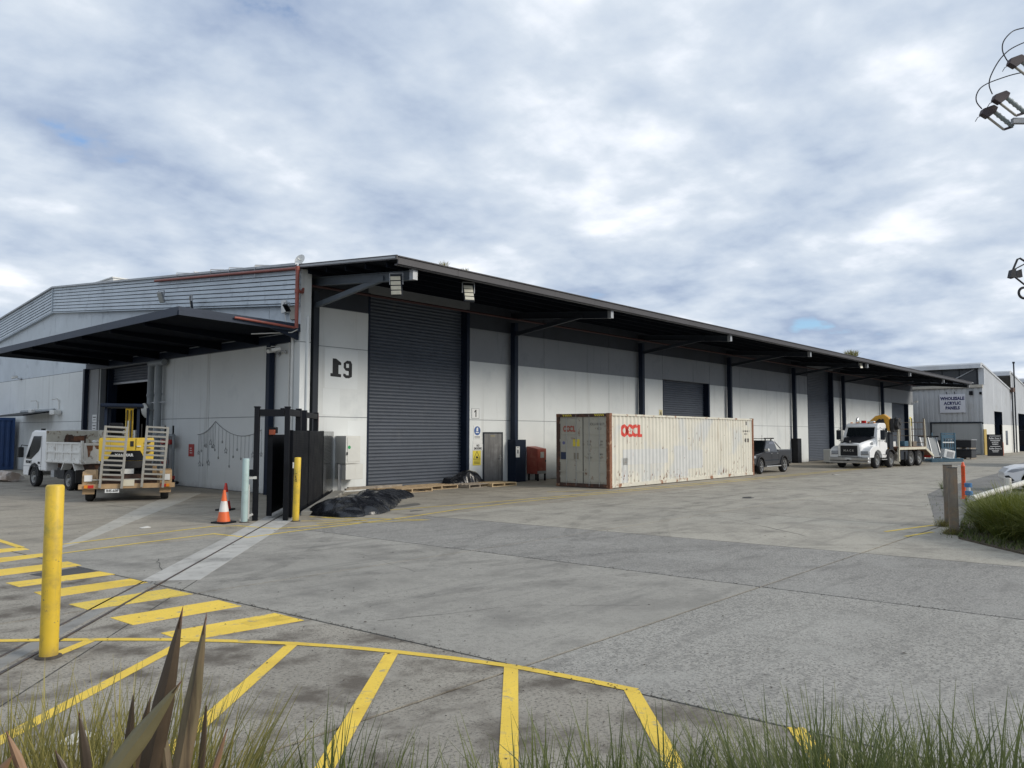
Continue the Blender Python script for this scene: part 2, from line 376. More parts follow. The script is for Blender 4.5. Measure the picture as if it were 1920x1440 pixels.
# kerb of the gate
kk = MB(); 
for t0, t1 in ((0.9, 3.3), (3.32, 5.6), (5.62, 8.1)):
    a = Vector((10.40,16.50)) + d*t0 - nn*0.34; b = Vector((10.40,16.50)) + d*t1 - nn*0.34
    kk.bar((*a, 0.05), (*b, 0.05), 0.34, 0.11)
k_ = kk.build('gate_kerb', M_conc_new, None, bevel=0.012); struct(k_)['tone'] = (0.9, 0.9, 0.88)
# drain pit, oil stains with shapes of their own, litter
M_iron = mt('cast_iron', (0.05, 0.048, 0.045), 0.6, metal=0.5, var=0.3, scale=8)
def blob(cx, cy, rx, ry, rot, mat, name, seed, z=0.002, tone=0.5):
    r = random.Random(seed); n = 22; ph = [r.uniform(0, 6.28) for _ in range(4)]
    pts = []
    for i in range(n):
        a = 2*pi*i/n; k = 1 + 0.22*sin(2*a+ph[0]) + 0.14*sin(3*a+ph[1]) + 0.10*sin(5*a+ph[2]) + r.uniform(-0.06, 0.06)
        x, y = rx*k*cos(a), ry*k*sin(a); pts.append((cx+x*cos(rot)-y*sin(rot), cy+x*sin(rot)+y*cos(rot)))
    o = MB().prism(pts, 'z', -0.001, z).build(name, mat, ground); o['tone'] = (tone,)*3; return o
blob(14.6, 17.2, 0.75, 0.28, 0.2, M_conc, 'oil_stain', 1, tone=0.42)
blob(24.05, 11.3, 0.35, 0.18, 0.1, M_asphalt, 'oil_stain', 2, tone=0.4)
blob(13.9, 15.9, 0.3, 0.12, 0.5, M_conc, 'oil_stain', 5, tone=0.5)
M_litter = mt('white_litter', (0.6, 0.58, 0.53), 0.8, var=0.15, scale=6)
M_dark_litter = mt('dark_litter', (0.06, 0.05, 0.04), 0.9, var=0.4, scale=9)

# cracks and tyre scuffs
M_crack = mt('crack_dirt', (0.075, 0.07, 0.062), 0.95, var=0.3, scale=4, tone=True)
def crack(pts, w, seed, sub=9, jit=0.035):
    r = random.Random(seed); P = []
    for a, b in zip(pts, pts[1:]):
        a, b = Vector(a), Vector(b)
        for i in range(sub): P.append(a.lerp(b, i/sub) + Vector((r.gauss(0, jit), r.gauss(0, jit))))
    P.append(Vector(pts[-1])); vs = []
    for i, p in enumerate(P):
        dd = (P[min(i+1, len(P)-1)] - P[max(i-1, 0)]).normalized(); nrm = Vector((-dd.y, dd.x)); ww = w*r.uniform(0.3, 1.2)*0.5
        vs += [(*(p+nrm*ww), 0.0025), (*(p-nrm*ww), 0.0025)]
    o = MB().add(vs, [(2*i, 2*i+1, 2*i+3, 2*i+2) for i in range(len(P)-1)]).build('crack', M_crack, ground); o['tone'] = (1.0, 1.0, 1.0)
crack([(4.75, 11.1), (5.3, 11.75), (5.75, 12.9)], 0.014, 2, 9, 0.012); crack([(5.5, 6.9), (7.2, 6.2), (8.1, 5.2)], 0.008, 4, 9, 0.015)
crack([(15.8, 6.2), (17.8, 8.9), (18.6, 11.2)], 0.018, 5, 9, 0.02); crack([(11.2, 14.1), (13.2, 14.3), (15.6, 14.15)], 0.022, 7, 9, 0.02); crack([(7.8, 8.9), (8.3, 11.0)], 0.008, 11, 9, 0.012)

# rubber scuffs left by turning trucks
M_scuff = bpy.data.materials.new('tyre_scuff'); M_scuff.use_nodes = True
def _scuff():
    nt = M_scuff.node_tree; N = nt.nodes; L = nt.links; bs = N['Principled BSDF']; bs.inputs['Base Color'].default_value = (0.045, 0.043, 0.04, 1); bs.inputs['Roughness'].default_value = 0.9
    g = N.new('ShaderNodeNewGeometry'); n = N.new('ShaderNodeTexNoise'); n.inputs['Scale'].default_value = 1.6; n.inputs['Detail'].default_value = 9; n.inputs['Roughness'].default_value = 0.7; L.new(g.outputs['Position'], n.inputs['Vector'])
    mr = N.new('ShaderNodeMapRange'); mr.inputs[1].default_value = 0.42; mr.inputs[2].default_value = 0.75; mr.inputs[3].default_value = 0.0; mr.inputs[4].default_value = 0.22; L.new(n.outputs['Fac'], mr.inputs[0])
    t = N.new('ShaderNodeBsdfTransparent'); mx = N.new('ShaderNodeMixShader'); L.new(mr.outputs[0], mx.inputs[0]); L.new(t.outputs[0], mx.inputs[1]); L.new(bs.outputs[0], mx.inputs[2]); L.new(mx.outputs[0], N['Material Output'].inputs[0])
_scuff()
def scuff(cx, cy, r, a0, a1, w):
    n = 26; vs = []
    for i in range(n+1):
        a = radians(a0+(a1-a0)*i/n); vs += [(cx+r*cos(a), cy+r*sin(a), 0.0065), (cx+(r+w)*cos(a), cy+(r+w)*sin(a), 0.0065)]
    MB().add(vs, [(2*i, 2*i+1, 2*i+3, 2*i+2) for i in range(n)]).build('tyre_scuff', M_scuff, ground)
for cx, cy, r, a0, a1 in ((4.0, -4.5, 12.2, 25, 88), (3.2, -5.5, 15.8, 30, 84), (14.5, 22.5, 13.0, 200, 262), (26.0, -9.0, 21.0, 62, 128), (18, 30, 19.5, 230, 290), (0.5, 20.0, 9.0, 285, 345), (20, -6, 17.0, 60, 130)):
    scuff(cx, cy, r, a0, a1, 0.24); scuff(cx, cy, r+1.95, a0+3, a1-2, 0.24)
# ================================================================== WAREHOUSE
YW, XE = 22.65, 14.25                       # front wall face, gable wall face
RS = 0.0915                                 # roof slope
def roof_z(y): return 7.12 + RS*(y-17.2) if y <= 45 else 7.12 + RS*27.8 - RS*(y-45)
M_wall = mt('painted_wall', (0.66, 0.685, 0.68), 0.72, var=0.05, scale=0.5, c2=(0.57, 0.60, 0.605), c2_at=(0.56, 0.75), c2_scale=0.8,
            streak=(0.45, 0.455, 0.44), streak_at=(0.57, 0.82), streak_scale=(2.2, 2.2, 0.12), speck=((0.30, 0.31, 0.31), 14.0, 0.70, 0.78), bump=0.002, bscale=60,
            low=((0.25, 0.235, 0.21), 0.35))
M_wall_patch = mt('touched_up_wall_paint', (0.70, 0.73, 0.73), 0.7, var=0.04, scale=1.0, bump=0.002, bscale=60)
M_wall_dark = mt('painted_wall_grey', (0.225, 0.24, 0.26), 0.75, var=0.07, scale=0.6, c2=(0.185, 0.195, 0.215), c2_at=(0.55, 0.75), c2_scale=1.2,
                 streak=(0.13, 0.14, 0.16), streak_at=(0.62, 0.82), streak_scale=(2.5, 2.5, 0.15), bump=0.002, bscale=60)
M_gable = mt('weathered_gable_paint', (0.54, 0.59, 0.63), 0.75, var=0.07, scale=0.7, c2=(0.36, 0.40, 0.44), c2_at=(0.55, 0.75), c2_scale=1.1,
             streak=(0.20, 0.185, 0.165), streak_at=(0.66, 0.83), streak_scale=(2.2, 1.8, 0.10), bump=0.002, bscale=60)
M_clad = mt('metal_cladding', (0.47, 0.525, 0.57), 0.5, metal=0.15, var=0.09, scale=0.8, c2=(0.26, 0.30, 0.34), c2_at=(0.56, 0.75), c2_scale=2.0,
            streak=(0.20, 0.22, 0.24), streak_at=(0.66, 0.84), streak_scale=(3.0, 2.0, 0.5))
M_navy = mt('navy_painted_steel', (0.010, 0.017, 0.034), 0.5, var=0.12, scale=1.2, c2=(0.018, 0.024, 0.038), c2_at=(0.6, 0.8), c2_scale=3.0, spec=0.2)
M_char = mt('charcoal_painted_steel', (0.026, 0.031, 0.040), 0.5, var=0.12, scale=1.0, c2=(0.04, 0.043, 0.05), c2_at=(0.58, 0.8), c2_scale=3.0, spec=0.2)
M_fascia = mt('fascia_sheet', (0.052, 0.049, 0.053), 0.55, var=0.12, scale=0.8, c2=(0.04, 0.037, 0.04), c2_at=(0.55, 0.75), c2_scale=2.0,
              streak=(0.03, 0.028, 0.027), streak_at=(0.6, 0.8), streak_scale=(2.5, 2.5, 0.6))
M_soffit_shade = mt('soffit_shade', (0.005, 0.007, 0.012), 0.9, var=0.25, scale=0.7, spec=0.1)  # underside shade put into the colour of soffits, purlins and outriggers
M_wall_top = mt('wall_top_dark', (0.030, 0.036, 0.048), 0.7, var=0.2, scale=0.8)  # top row of the front wall, much darker than the panels below
M_curtain = mt('roller_curtain', (0.066, 0.079, 0.102), 0.45, var=0.07, scale=0.7, c2=(0.05, 0.06, 0.08), c2_at=(0.55, 0.75), c2_scale=1.5,
               streak=(0.11, 0.115, 0.125), streak_at=(0.62, 0.85), streak_scale=(1.5, 1.5, 0.4), spec=0.4, low=((0.13, 0.125, 0.115), 0.4))
M_roof = mt('roof_sheet', (0.34, 0.35, 0.36), 0.5, metal=0.2, var=0.15, scale=0.5)
M_galv = mt('galvanised_steel', (0.36, 0.37, 0.38), 0.45, metal=0.6, var=0.15, scale=3, c2=(0.25, 0.25, 0.25), c2_at=(0.55, 0.7), c2_scale=8)
M_pipe_red = mt('red_fire_pipe', (0.27, 0.07, 0.05), 0.5, var=0.15, scale=3, c2=(0.20, 0.10, 0.08), c2_at=(0.55, 0.75), c2_scale=6)
M_pipe_grey = mt('grey_pipe_paint', (0.24, 0.265, 0.28), 0.5, var=0.1, scale=3)
M_white = mt('white_plastic', (0.66, 0.66, 0.63), 0.5, var=0.06, scale=3)
M_black = mt('black_paint', (0.008, 0.009, 0.012), 0.5, var=0.2, scale=3, spec=0.2)
M_black_flat = mt('black_sign_paint', (0.014, 0.015, 0.018), 0.7, var=0.2, scale=5)
M_inner = mt('interior_grey', (0.12, 0.12, 0.12), 0.9, var=0.1, scale=1)

wh = thing('warehouse', 'long grey warehouse with a dark awning along its roller doors', 'warehouse')

G = 0.012                                   # half joint between precast panels
def front_panel(x0, x1, z0, z1, mat, y=YW):
    return MB().box(x0+G, x1-G, y, y+0.15, z0+G, z1-G).build('wall_panel', mat, wh)
DOORS = [(17.45, 22.65, 7.15), (37.8, 43.25, 5.10), (58.62, 64.1, 7.15), (79.4, 84.83, 5.10)]
xb = [14.66, 17.45, 22.65, 27.45, 32.6, 37.8, 43.25, 47.3, 51.36, 55.2, 58.62, 64.1, 67.9, 71.7, 75.6, 79.4, 84.83, 86.5]
ZR = [0.0, 2.62, 5.05, 7.50]
core = MB()
for a, b in zip(xb, xb[1:]):
    dr = next((q for q in DOORS if abs(q[0]-a) < .01), None)
    if dr:
        if dr[2] < 6: front_panel(a, b, dr[2], 6.40, M_wall_dark); front_panel(a, b, 6.40, 7.5, M_wall_top); core.box(a, b, YW+0.02, YW+0.28, dr[2]+0.0, 7.55)
        else: core.box(a, b, YW+0.02, YW+0.28, dr[2], 7.55)
        continue
    for k in range(3):
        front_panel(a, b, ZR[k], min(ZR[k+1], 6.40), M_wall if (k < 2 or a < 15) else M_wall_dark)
    front_panel(a, b, 6.40, 7.5, M_wall_top)
    core.box(a, b, YW+0.02, YW+0.28, -0.01, 7.55)
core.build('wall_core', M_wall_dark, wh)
# repainted rectangles round the number
for x0, x1, z0, z1 in ((15.62, 17.0, 3.62, 4.98), (15.55, 16.25, 2.70, 3.60), (16.6, 17.40, 1.95, 2.5)):
    MB().box(x0, x1, YW-0.002, YW+0.01, z0, z1).build('paint_patch', M_wall_patch, wh)
# painted number: a reversed 1 and a 9
def px19(u, v): return (15.847 + (u-385)/ (1030-385) * 0.905, 4.655 - (v-380)/(1080-380)*0.66)
one = [(445,380),(545,380),(700,520),(700,610),(620,610),(620,935),(700,950),(700,1060),(385,1045),(385,930),(445,930)]
nine_o = [(875,420),(985,430),(1030,540),(1030,1020),(940,1080),(840,1080),(765,1005),(765,920),(830,920),(850,968),(930,968),(930,815),(835,800),(775,700),(775,520)]
hole = [(850,540),(935,540),(935,690),(850,690)]
MB().prism([px19(*p) for p in one], 'y', YW-0.006, YW+0.002).build('painted_digit', M_black_flat, wh)
n9 = MB()
A = [(875,420),(985,430),(1030,540),(1030,1020),(940,1080),(930,968),(930,815),(935,690),(935,540),(850,540),(775,520)]
for q in ([(875,420),(985,430),(1030,540),(935,540),(850,540),(775,520)], [(1030,540),(1030,1020),(940,1080),(930,968),(930,815),(935,690),(935,540)],
          [(775,520),(850,540),(850,690),(775,700)], [(775,700),(850,690),(935,690),(930,815),(835,800)],
          [(940,1080),(840,1080),(765,1005),(765,920),(830,920),(850,968),(930,968)]):
    n9.prism([px19(*p) for p in q], 'y', YW-0.006, YW+0.002)
n9.build('painted_digit', M_black_flat, wh)

# gable end wall
def gable_panel(y0, y1, z0, z1a, z1b, mat, x=XE, yf=None):
    return MB().prism([(y0+G, z0+G), (y1-G, z0+G), (y1-G, z1b-G), (y0+G, z1a-G)], 'x', x, x+0.15).build('wall_panel', mat, wh)
yb = [22.12, 24.0, 28.1, 32.9, 38.62, 39.95, 44.9, 49.3, 54.4, 59.6, 63.5, 67.4]
OP = (32.9, 38.62, 5.05)
core = MB()
for a, b in zip(yb, yb[1:]):
    za, zb = roof_z(a)-1.27, roof_z(b)-1.27
    if abs(a-OP[0]) < .01:
        gable_panel(a, b, 5.06, za, zb, M_gable)
        core.prism([(a, 5.05), (b, 5.05), (b, zb+1.1), (a, za+1.1)], 'x', XE+0.02, XE+0.25); continue
    gable_panel(a, b, 0, 2.62, 2.62, M_wall); gable_panel(a, b, 2.62, 5.06, 5.06, M_wall); gable_panel(a, b, 5.06, za, zb, M_gable)
    core.prism([(a, -0.01), (b, -0.01), (b, zb+1.1), (a, za+1.1)], 'x', XE+0.02, XE+0.25)
core.build('wall_core', M_wall_dark, wh)
# corner return facing the yard
for z0, z1 in zip(ZR, ZR[1:]): MB().box(XE+0.004, XE+0.40, 22.08, 22.30, z0+G, z1-G).build('wall_panel', M_wall, wh)
MB().box(XE+0.03, XE+0.42, 22.28, YW+0.1, 0, 7.45).build('corner_column', M_pipe_grey, wh)
MB().box(14.20, 14.28, 38.70, 39.72, 0, 5.05).build('door_pier', mt('pier_paint', (0.30, 0.31, 0.32), 0.7, var=0.08, scale=1.0, streak=(0.22, 0.22, 0.22)), wh)
# horizontal metal cladding along the gable top: board over board, in lengths
NB, BH = 8, 0.158
def clad(y0, y1, up):
    for k in range(NB):
        def zt(y): return roof_z(y) - 0.03 - k*BH
        x0, x1 = 14.10, 14.125                     # lower edge of each board stands proud
        v = [(x1, y0, zt(y0)), (x1, y1, zt(y1)), (x0, y1, zt(y1)-BH+0.028), (x0, y0, zt(y0)-BH+0.028),
             (XE, y0, zt(y0)), (XE, y1, zt(y1)), (XE, y1, zt(y1)-BH+0.028), (XE, y0, zt(y0)-BH+0.028)]
        MB().add(v, [(0,1,2,3),(4,7,6,5),(0,4,5,1),(3,2,6,7),(0,3,7,4),(1,5,6,2)]).build('cladding_board', M_clad, wh)
for a, b in ((22.12, 28.2), (28.205, 34.0), (34.005, 39.8), (39.805, 44.985), (45.015, 50.5), (50.505, 56.0), (56.005, 61.7), (61.705, 67.4)): clad(a, b, 1)
for y in (22.06, 45.0): MB().box(14.06, 14.12, y-0.03, y+0.03, roof_z(y)-1.32, roof_z(y)+0.02).build('cladding_corner_trim', M_clad, wh)
for a, b in ((22.1, 45.0), (45.0, 67.4)):
    MB().prism([(a, roof_z(a)-1.345), (b, roof_z(b)-1.345), (b, roof_z(b)-1.305), (a, roof_z(a)-1.305)], 'x', 14.08, XE).build('cladding_flashing', M_clad, wh)
    MB().prism([(a, roof_z(a)-0.03), (b, roof_z(b)-0.03), (b, roof_z(b)+0.05), (a, roof_z(a)+0.05)], 'x', 14.03, 14.13).build('barge_capping', M_galv, wh)
# roof and the unseen rear walls that close the hall
MB().prism([(17.16, roof_z(17.16)-0.07), (45, roof_z(45)-0.07), (67.4, roof_z(67.4)-0.07), (67.4, roof_z(67.4)-0.01), (45, roof_z(45)-0.01), (17.16, roof_z(17.16)-0.01)], 'x', 14.135, 86.5).build('roof', M_roof, wh)
MB().box(14.5, 86.4, 67.2, 67.4, 0, 7.45).box(86.3, 86.5, 22.9, 67.2, 0, 7.45).build('rear_wall', M_inner, wh)
MB().prism([(22.9, 7.3), (67.2, 7.3), (45, 9.5)], 'x', 86.3, 86.48).build('rear_wall', M_inner, wh)

# canopy along the front: fascia lengths, soffit, purlins, posts, rafters, braces
x = 14.2; k = 0
while x < 85.5:
    x1 = min(x+2.38, 85.5)
    MB().box(x+0.003, x1-0.003, 17.10, 17.155, 6.89, 7.115).box(x+0.003, x1-0.003, 17.06, 17.10, 7.09, 7.12).build('fascia_panel', M_fascia, wh)
    x = x1; k += 1
MB().prism([(17.16, roof_z(17.16)-0.115), (22.6, roof_z(22.6)-0.115), (22.6, roof_z(22.6)-0.075), (17.16, roof_z(17.16)-0.075)], 'x', 14.22, 85.5).build('canopy_soffit', M_soffit_shade, wh)
MB().prism([(17.1, roof_z(17.1)-0.10), (22.1, roof_z(22.1)-0.10), (22.1, roof_z(22.1)+0.03), (17.1, roof_z(17.1)+0.03)], 'x', 14.14, 14.20).build('canopy_end_trim', M_fascia, wh)
for y in (17.75, 18.75, 19.75, 20.75, 21.75):
    zz = roof_z(y)-0.12
    MB().box(14.3, 85.4, y-0.03, y+0.03, zz-0.16, zz).build('purlin', M_soffit_shade, wh)
MB().box(14.2, 85.5, 17.16, 17.26, 6.86, 6.90).build('gutter_lip', M_fascia, wh)
M_raf = mt('rafter_paint', (0.075, 0.092, 0.11), 0.5, var=0.12, scale=1.5)
POSTS = [15.0 + 10.13*i for i in range(7)] + [85.2]
for i, xp in enumerate(POSTS):
    if i < 7: MB().box(xp-0.11, xp+0.11, 22.27, 22.53, 0, 6.85).build('canopy_post', M_navy if i else M_char, wh, bevel=0.008)
    mb = MB()
    def rz_(y): return roof_z(y)-0.29
    for (w, a, b) in ((0.17, 0.0, 0.02), (0.03, 0.02, 0.26), (0.17, 0.26, 0.28)):           # I section
        mb.prism([(17.45, rz_(17.45)-b), (22.6, rz_(22.6)-b), (22.6, rz_(22.6)-a), (17.45, rz_(17.45)-a)], 'x', xp-w/2, xp+w/2)
    mb.build('rafter', M_raf if i == 0 else M_char, wh)
    MB().box(xp-0.09, xp+0.09, 17.28, 17.44, rz_(17.3)-0.27, rz_(17.3)+0.03).build('rafter_end_plate', M_galv, wh)
    if i < 7: MB().bar((xp, 22.3, 6.35), (xp, 18.7, 6.80), 0.12, 0.16).build('brace', M_raf if i == 0 else M_char, wh)
# red sprinkler pipe under the canopy
MB().tube([(14.4, 22.25, 6.98), (15.2, 22.2, 6.98), (30, 22.2, 6.98), (60, 22.2, 6.98), (86, 22.2, 6.98)], 0.05, 8).build('sprinkler_pipe', mt('dark_red_pipe', (0.055, 0.02, 0.02), 0.6), wh, smooth=60)

# roller doors: ribbed curtain, guides, bottom rail
def roller(x0, x1, ztop, zbot=0.02, yc=YW+0.36, axis='y'):
    pitch = 0.128; prof = []
    z = zbot
    while z < ztop:
        prof += [(0.012, z), (-0.014, z+0.022), (-0.024, z+pitch*0.45), (-0.018, z+pitch*0.72), (0.006, z+pitch-0.018), (0.012, z+pitch-0.004)]
        z += pitch
    poly = prof + [(0.03, prof[-1][1]), (0.03, prof[0][1])]
    e = bpy.data.objects.new('roller_door', None); col.objects.link(e); e.parent = wh
    mb = MB()
    n = len(prof)
    if axis == 'y':
        vs = [(x0, yc+p, zz) for p, zz in prof] + [(x1, yc+p, zz) for p, zz in prof]
    else:
        vs = [(yc+p, x0, zz) for p, zz in prof] + [(yc+p, x1, zz) for p, zz in prof]
    mb.add(vs, [(i, n+i, n+i+1, i+1) for i in range(n-1)])
    mb.build('curtain', M_curtain, e)
    b = MB()
    if axis == 'y': b.box(x0, x1, yc-0.03, yc+0.03, zbot-0.02, zbot+0.06)
    else: b.box(yc-0.03, yc+0.03, x0, x1, zbot-0.02, zbot+0.06)
    b.build('bottom_rail', M_char if axis == 'y' else M_galv, e)
    return e
for (a, b, zt) in DOORS:
    e = roller(a+0.10, b-0.16, zt-0.02)
    MB().box(a, a+0.09, YW+0.0, YW+0.6, 0, zt).build('guide', M_navy, e)
    MB().box(b-0.15, b-0.003, YW+0.003, YW+0.6, 0, zt).build('guide', M_navy, e)
    MB().box(a+0.10, b-0.16, YW+0.30, YW+0.8, zt-0.01, zt+0.45).build('header', M_navy, e)
e = roller(33.05, 38.5, 5.1, 4.34, XE+0.55, 'x')
MB().box(XE+0.30, XE+0.70, 38.45, 38.62, 0, 5.05).build('guide', M_navy, e)
MB().box(XE+0.30, XE+0.70, 32.9, 33.02, 0, 5.05).build('guide', M_navy, e)
MB().box(XE+0.30, XE+1.1, 32.9, 38.62, 5.06, 5.9).build('header', M_navy, e)
# flat-sheet side door
M_pd = mt('door_sheet', (0.15, 0.15, 0.15), 0.55, var=0.1, scale=1.0, c2=(0.23, 0.23, 0.23), c2_at=(0.5, 0.75), c2_scale=2.5, streak=(0.085, 0.082, 0.08), streak_at=(0.5, 0.7), streak_scale=(14, 14, 1.0), low=((0.06,0.055,0.05),0.3))
pd = MB().box(23.50, 24.58, YW-0.025, YW+0.01, 0.03, 2.06).build('side_door', M_pd, wh, bevel=0.005)
MB().box(23.44, 23.50, YW-0.04, YW+0.01, 0, 2.12).box(24.58, 24.64, YW-0.04, YW+0.01, 0, 2.12).box(23.50, 24.58, YW-0.04, YW+0.01, 2.06, 2.12).build('frame', M_char, pd)
MB().box(24.44, 24.52, YW-0.035, YW-0.025, 0.92, 1.16).cyl((24.48, YW-0.03, 1.04), (24.48, YW-0.09, 1.04), 0.015).bar((24.49, YW-0.09, 1.04), (24.36, YW-0.09, 1.03), 0.02, 0.025).build('handle', M_galv, pd)
MB().box(23.88, 24.16, YW-0.03, YW-0.024, 1.93, 1.99).build('door_plate', mt('brass_plate', (0.30, 0.27, 0.18), 0.4, metal=0.5, var=0.1), pd)

# side canopy over the gable-end door
CX, CY0, CY1 = 10.2, 22.1, 40.2
M_can = mt('canopy_navy_sheet', (0.026, 0.037, 0.060), 0.5, var=0.10, scale=0.8, spec=0.25, c2=(0.018, 0.026, 0.042), c2_at=(0.55, 0.75), c2_scale=2.5)
for y0 in [CY0 + i*3.0167 for i in range(6)]:
    MB().box(CX, CX+0.03, y0+0.003, y0+3.0137, 5.60, 5.71).build('canopy_fascia', M_can, wh)
    MB().box(CX-0.02, CX+0.0, y0+0.003, y0+3.0137, 5.46, 5.595).build('canopy_fascia', M_can, wh)
for y in (CY0, CY1):
    s = -1 if y == CY0 else 1
    MB().prism([(CX, 5.60), (XE-0.01, 5.51), (XE-0.01, 5.62), (CX, 5.71)], 'y', y, y+0.03*s).build('canopy_fascia', M_can, wh)
    MB().prism([(CX, 5.46), (XE-0.01, 5.36), (XE-0.01, 5.505), (CX, 5.595)], 'y', y, y+0.05*s).build('canopy_fascia', M_can, wh)
MB().prism([(CX+0.03, 5.50), (XE, 5.40), (XE, 5.60), (CX+0.03, 5.69)], 'y', CY0+0.002, CY1-0.002).build('side_canopy_deck', M_soffit_shade, wh)
for y in (24.6, 27.2, 29.8, 32.4, 35.0, 37.6):
    MB().prism([(CX+0.1, 5.38), (XE-0.05, 5.12), (XE-0.05, 5.40), (CX+0.1, 5.497)], 'y', y-0.05, y+0.05).build('canopy_outrigger', M_soffit_shade, wh)
MB().prism([(13.2, 5.41), (XE-0.01, 5.10), (XE-0.01, 5.39)], 'y', 22.16, 22.24).build('canopy_gusset', M_navy, wh)
MB().box(14.0, 14.2, 23.5, 23.72, 0, 5.1).build('canopy_post', M_navy, wh, bevel=0.008)
MB().box(14.0, 14.2, 39.88, 40.1, 0, 5.1).build('canopy_post', M_navy, wh, bevel=0.008)
MB().box(14.19, XE-0.005, 22.5, 40.3, 5.07, 5.35).build('canopy_wall_beam', M_navy, wh)

# pipework on the corner and the gable
MB().tube([(14.0, 32.5, 8.37), (14.0, 27, 7.87), (14.0, 22.1, 7.42), (14.0, 21.95, 7.40)], 0.052, 10).build('fire_main_pipe', M_pipe_red, wh, smooth=60)
MB().tube([(14.0, 21.92, 7.46), (14.0, 21.92, 6.6), (14.0, 21.92, 5.45)], 0.062, 10).cyl((14.0,21.92,7.47),(14.0,21.92,7.33),0.075).cyl((14.0,21.92,6.72),(14.0,21.92,6.60),0.08).build('fire_main_pipe', M_pipe_red, wh, smooth=60)
MB().tube([(14.0, 21.92, 6.66), (14.25, 22.0, 6.66), (14.45, 22.25, 6.96)], 0.055, 8).build('fire_main_pipe', M_pipe_red, wh, smooth=60)
MB().tube([(13.95, 21.95, 5.46), (13.6, 21.95, 5.48), (12.0, 21.98, 5.56), (11.9, 22.0, 5.56)], 0.04, 8).build('fire_main_pipe', M_pipe_red, wh, smooth=60)
for yb_ in (24.6, 26.4, 27.8, 30.6): MB().bar((14.02, yb_, roof_z(yb_)-0.32), (14.02, yb_, roof_z(yb_)+0.10), 0.03, 0.02).bar((14.02, yb_, roof_z(yb_)+0.10), (14.45, yb_-0.2, roof_z(yb_)+0.13), 0.03, 0.03).build('pipe_bracket', M_galv, wh)
for yy, r, z1 in ((22.62, 0.022, 5.05), (22.45, 0.05, 5.35)): MB().cyl((14.2, yy, 0.2), (14.2, yy, z1), r, n=8).build('conduit', M_white, wh, smooth=60)
MB().cyl((14.52, 22.05, 0.1), (14.52, 22.05, 5.9), 0.055, n=10).build('downpipe', M_wall, wh, smooth=60)
MB().tube([(14.1, 22.0, 5.42), (13.95, 22.1, 5.32), (13.7, 22.3, 5.30), (12.8, 22.6, 5.2)], 0.018, 6).build('conduit', M_white, wh, smooth=60)
# twin grey pipes beside the opening
for yy, z1 in ((32.66, 4.86), (31.92, 4.9)):
    MB().cyl((14.02, yy, 0.3), (14.02, yy, z1), 0.13, n=14).cyl((14.02, yy, z1-1.3), (14.02, yy, z1-1.2), 0.155, n=14).cyl((14.02, yy, 1.9), (14.02, yy, 2.0), 0.15, n=14).build('exhaust_pipe', M_pipe_grey, wh, smooth=50)
MB().cyl((14.02, 32.75, 4.92), (14.02, 31.45, 4.92), 0.13, n=14).build('exhaust_pipe', M_pipe_grey, wh, smooth=50)
MB().bar((13.99, 32.9, 3.3), (13.99, 31.2, 3.3), 0.03, 0.03).build('pipe_clamp', M_galv, wh)
# base guards round the awning posts
for xp, zt, wdt in ((25.13, 1.80, 0.34), (55.55, 1.75, 0.36)):
    MB().box(xp-0.18, xp+0.50, 22.16, 22.62, 0.0, zt).build('post_guard', M_navy if xp < 30 else M_black, wh, bevel=0.012)
# ================================================================== SIGNS AND FITTINGS ON THE WAREHOUSE
M_sign = mt('sign_white', (0.70, 0.71, 0.70), 0.45, var=0.04, scale=4)
M_sign_yel = mt('sign_yellow', (0.75, 0.62, 0.08), 0.45, var=0.05, scale=4)
M_sign_blue = mt('sign_blue', (0.045, 0.11, 0.30), 0.45, var=0.05, scale=4)
M_red = mt('red_sign_paint', (0.42, 0.035, 0.03), 0.5, var=0.1, scale=4)
def board(name, x0, x1, z0, z1, label, mat=None, y=YW):
    e = thing(name, label, 'sign', ((x0+x1)/2, y-0.004, z0))
    w, h = x1-x0, z1-z0
    MB().box(-w/2, w/2, -0.008, 0.004, 0, h).build('plate', mat or M_sign, e, bevel=0.002, seg=1)
    return e, w, h
e, w, h = board('door_number_sign', 22.77, 23.21, 2.68, 3.10, 'white square sign with a black 1 beside the tallest roller door')
MB().prism([(0.0, 0.06), (0.055, 0.06), (0.055, 0.36), (0.012, 0.36), (-0.07, 0.28), (-0.07, 0.235), (0.0, 0.285)], 'y', -0.0105, -0.008).build('numeral', M_black_flat, e)
for a_ in ((-w/2, -w/2+0.014, 0, h), (w/2-0.014, w/2, 0, h), (-w/2+0.014, w/2-0.014, 0, 0.014), (-w/2+0.014, w/2-0.014, h-0.014, h)): MB().box(a_[0], a_[1], -0.014, -0.0082, a_[2], a_[3]).build('border', M_galv, e)
e, w, h = board('safety_sign', 22.89, 23.31, 1.82, 2.39, 'white notice with a blue disc symbol above the no smoking sign')
MB().cyl((0, -0.008, h*0.62), (0, -0.011, h*0.62), 0.185, n=28).build('blue_disc', M_sign_blue, e)
MB().prism([(-0.055,h*0.62-0.02),(0.05,h*0.62-0.02),(0.05,h*0.62+0.13),(-0.02,h*0.62+0.13),(-0.055,h*0.62+0.06)], 'y', -0.013, -0.011).box(-0.09, 0.09, -0.013, -0.011, h*0.62-0.09, h*0.62-0.05).build('symbol', M_sign, e)
for k in range(2): MB().box(-0.16, 0.16, -0.0095, -0.008, 0.05+0.05*k, 0.07+0.05*k).build('small_print', M_black_flat, e)
e, w, h = board('blank_oval_sign', 22.85, 23.41, 1.64, 1.78, 'blank white oval plate between two signs beside the grey door')
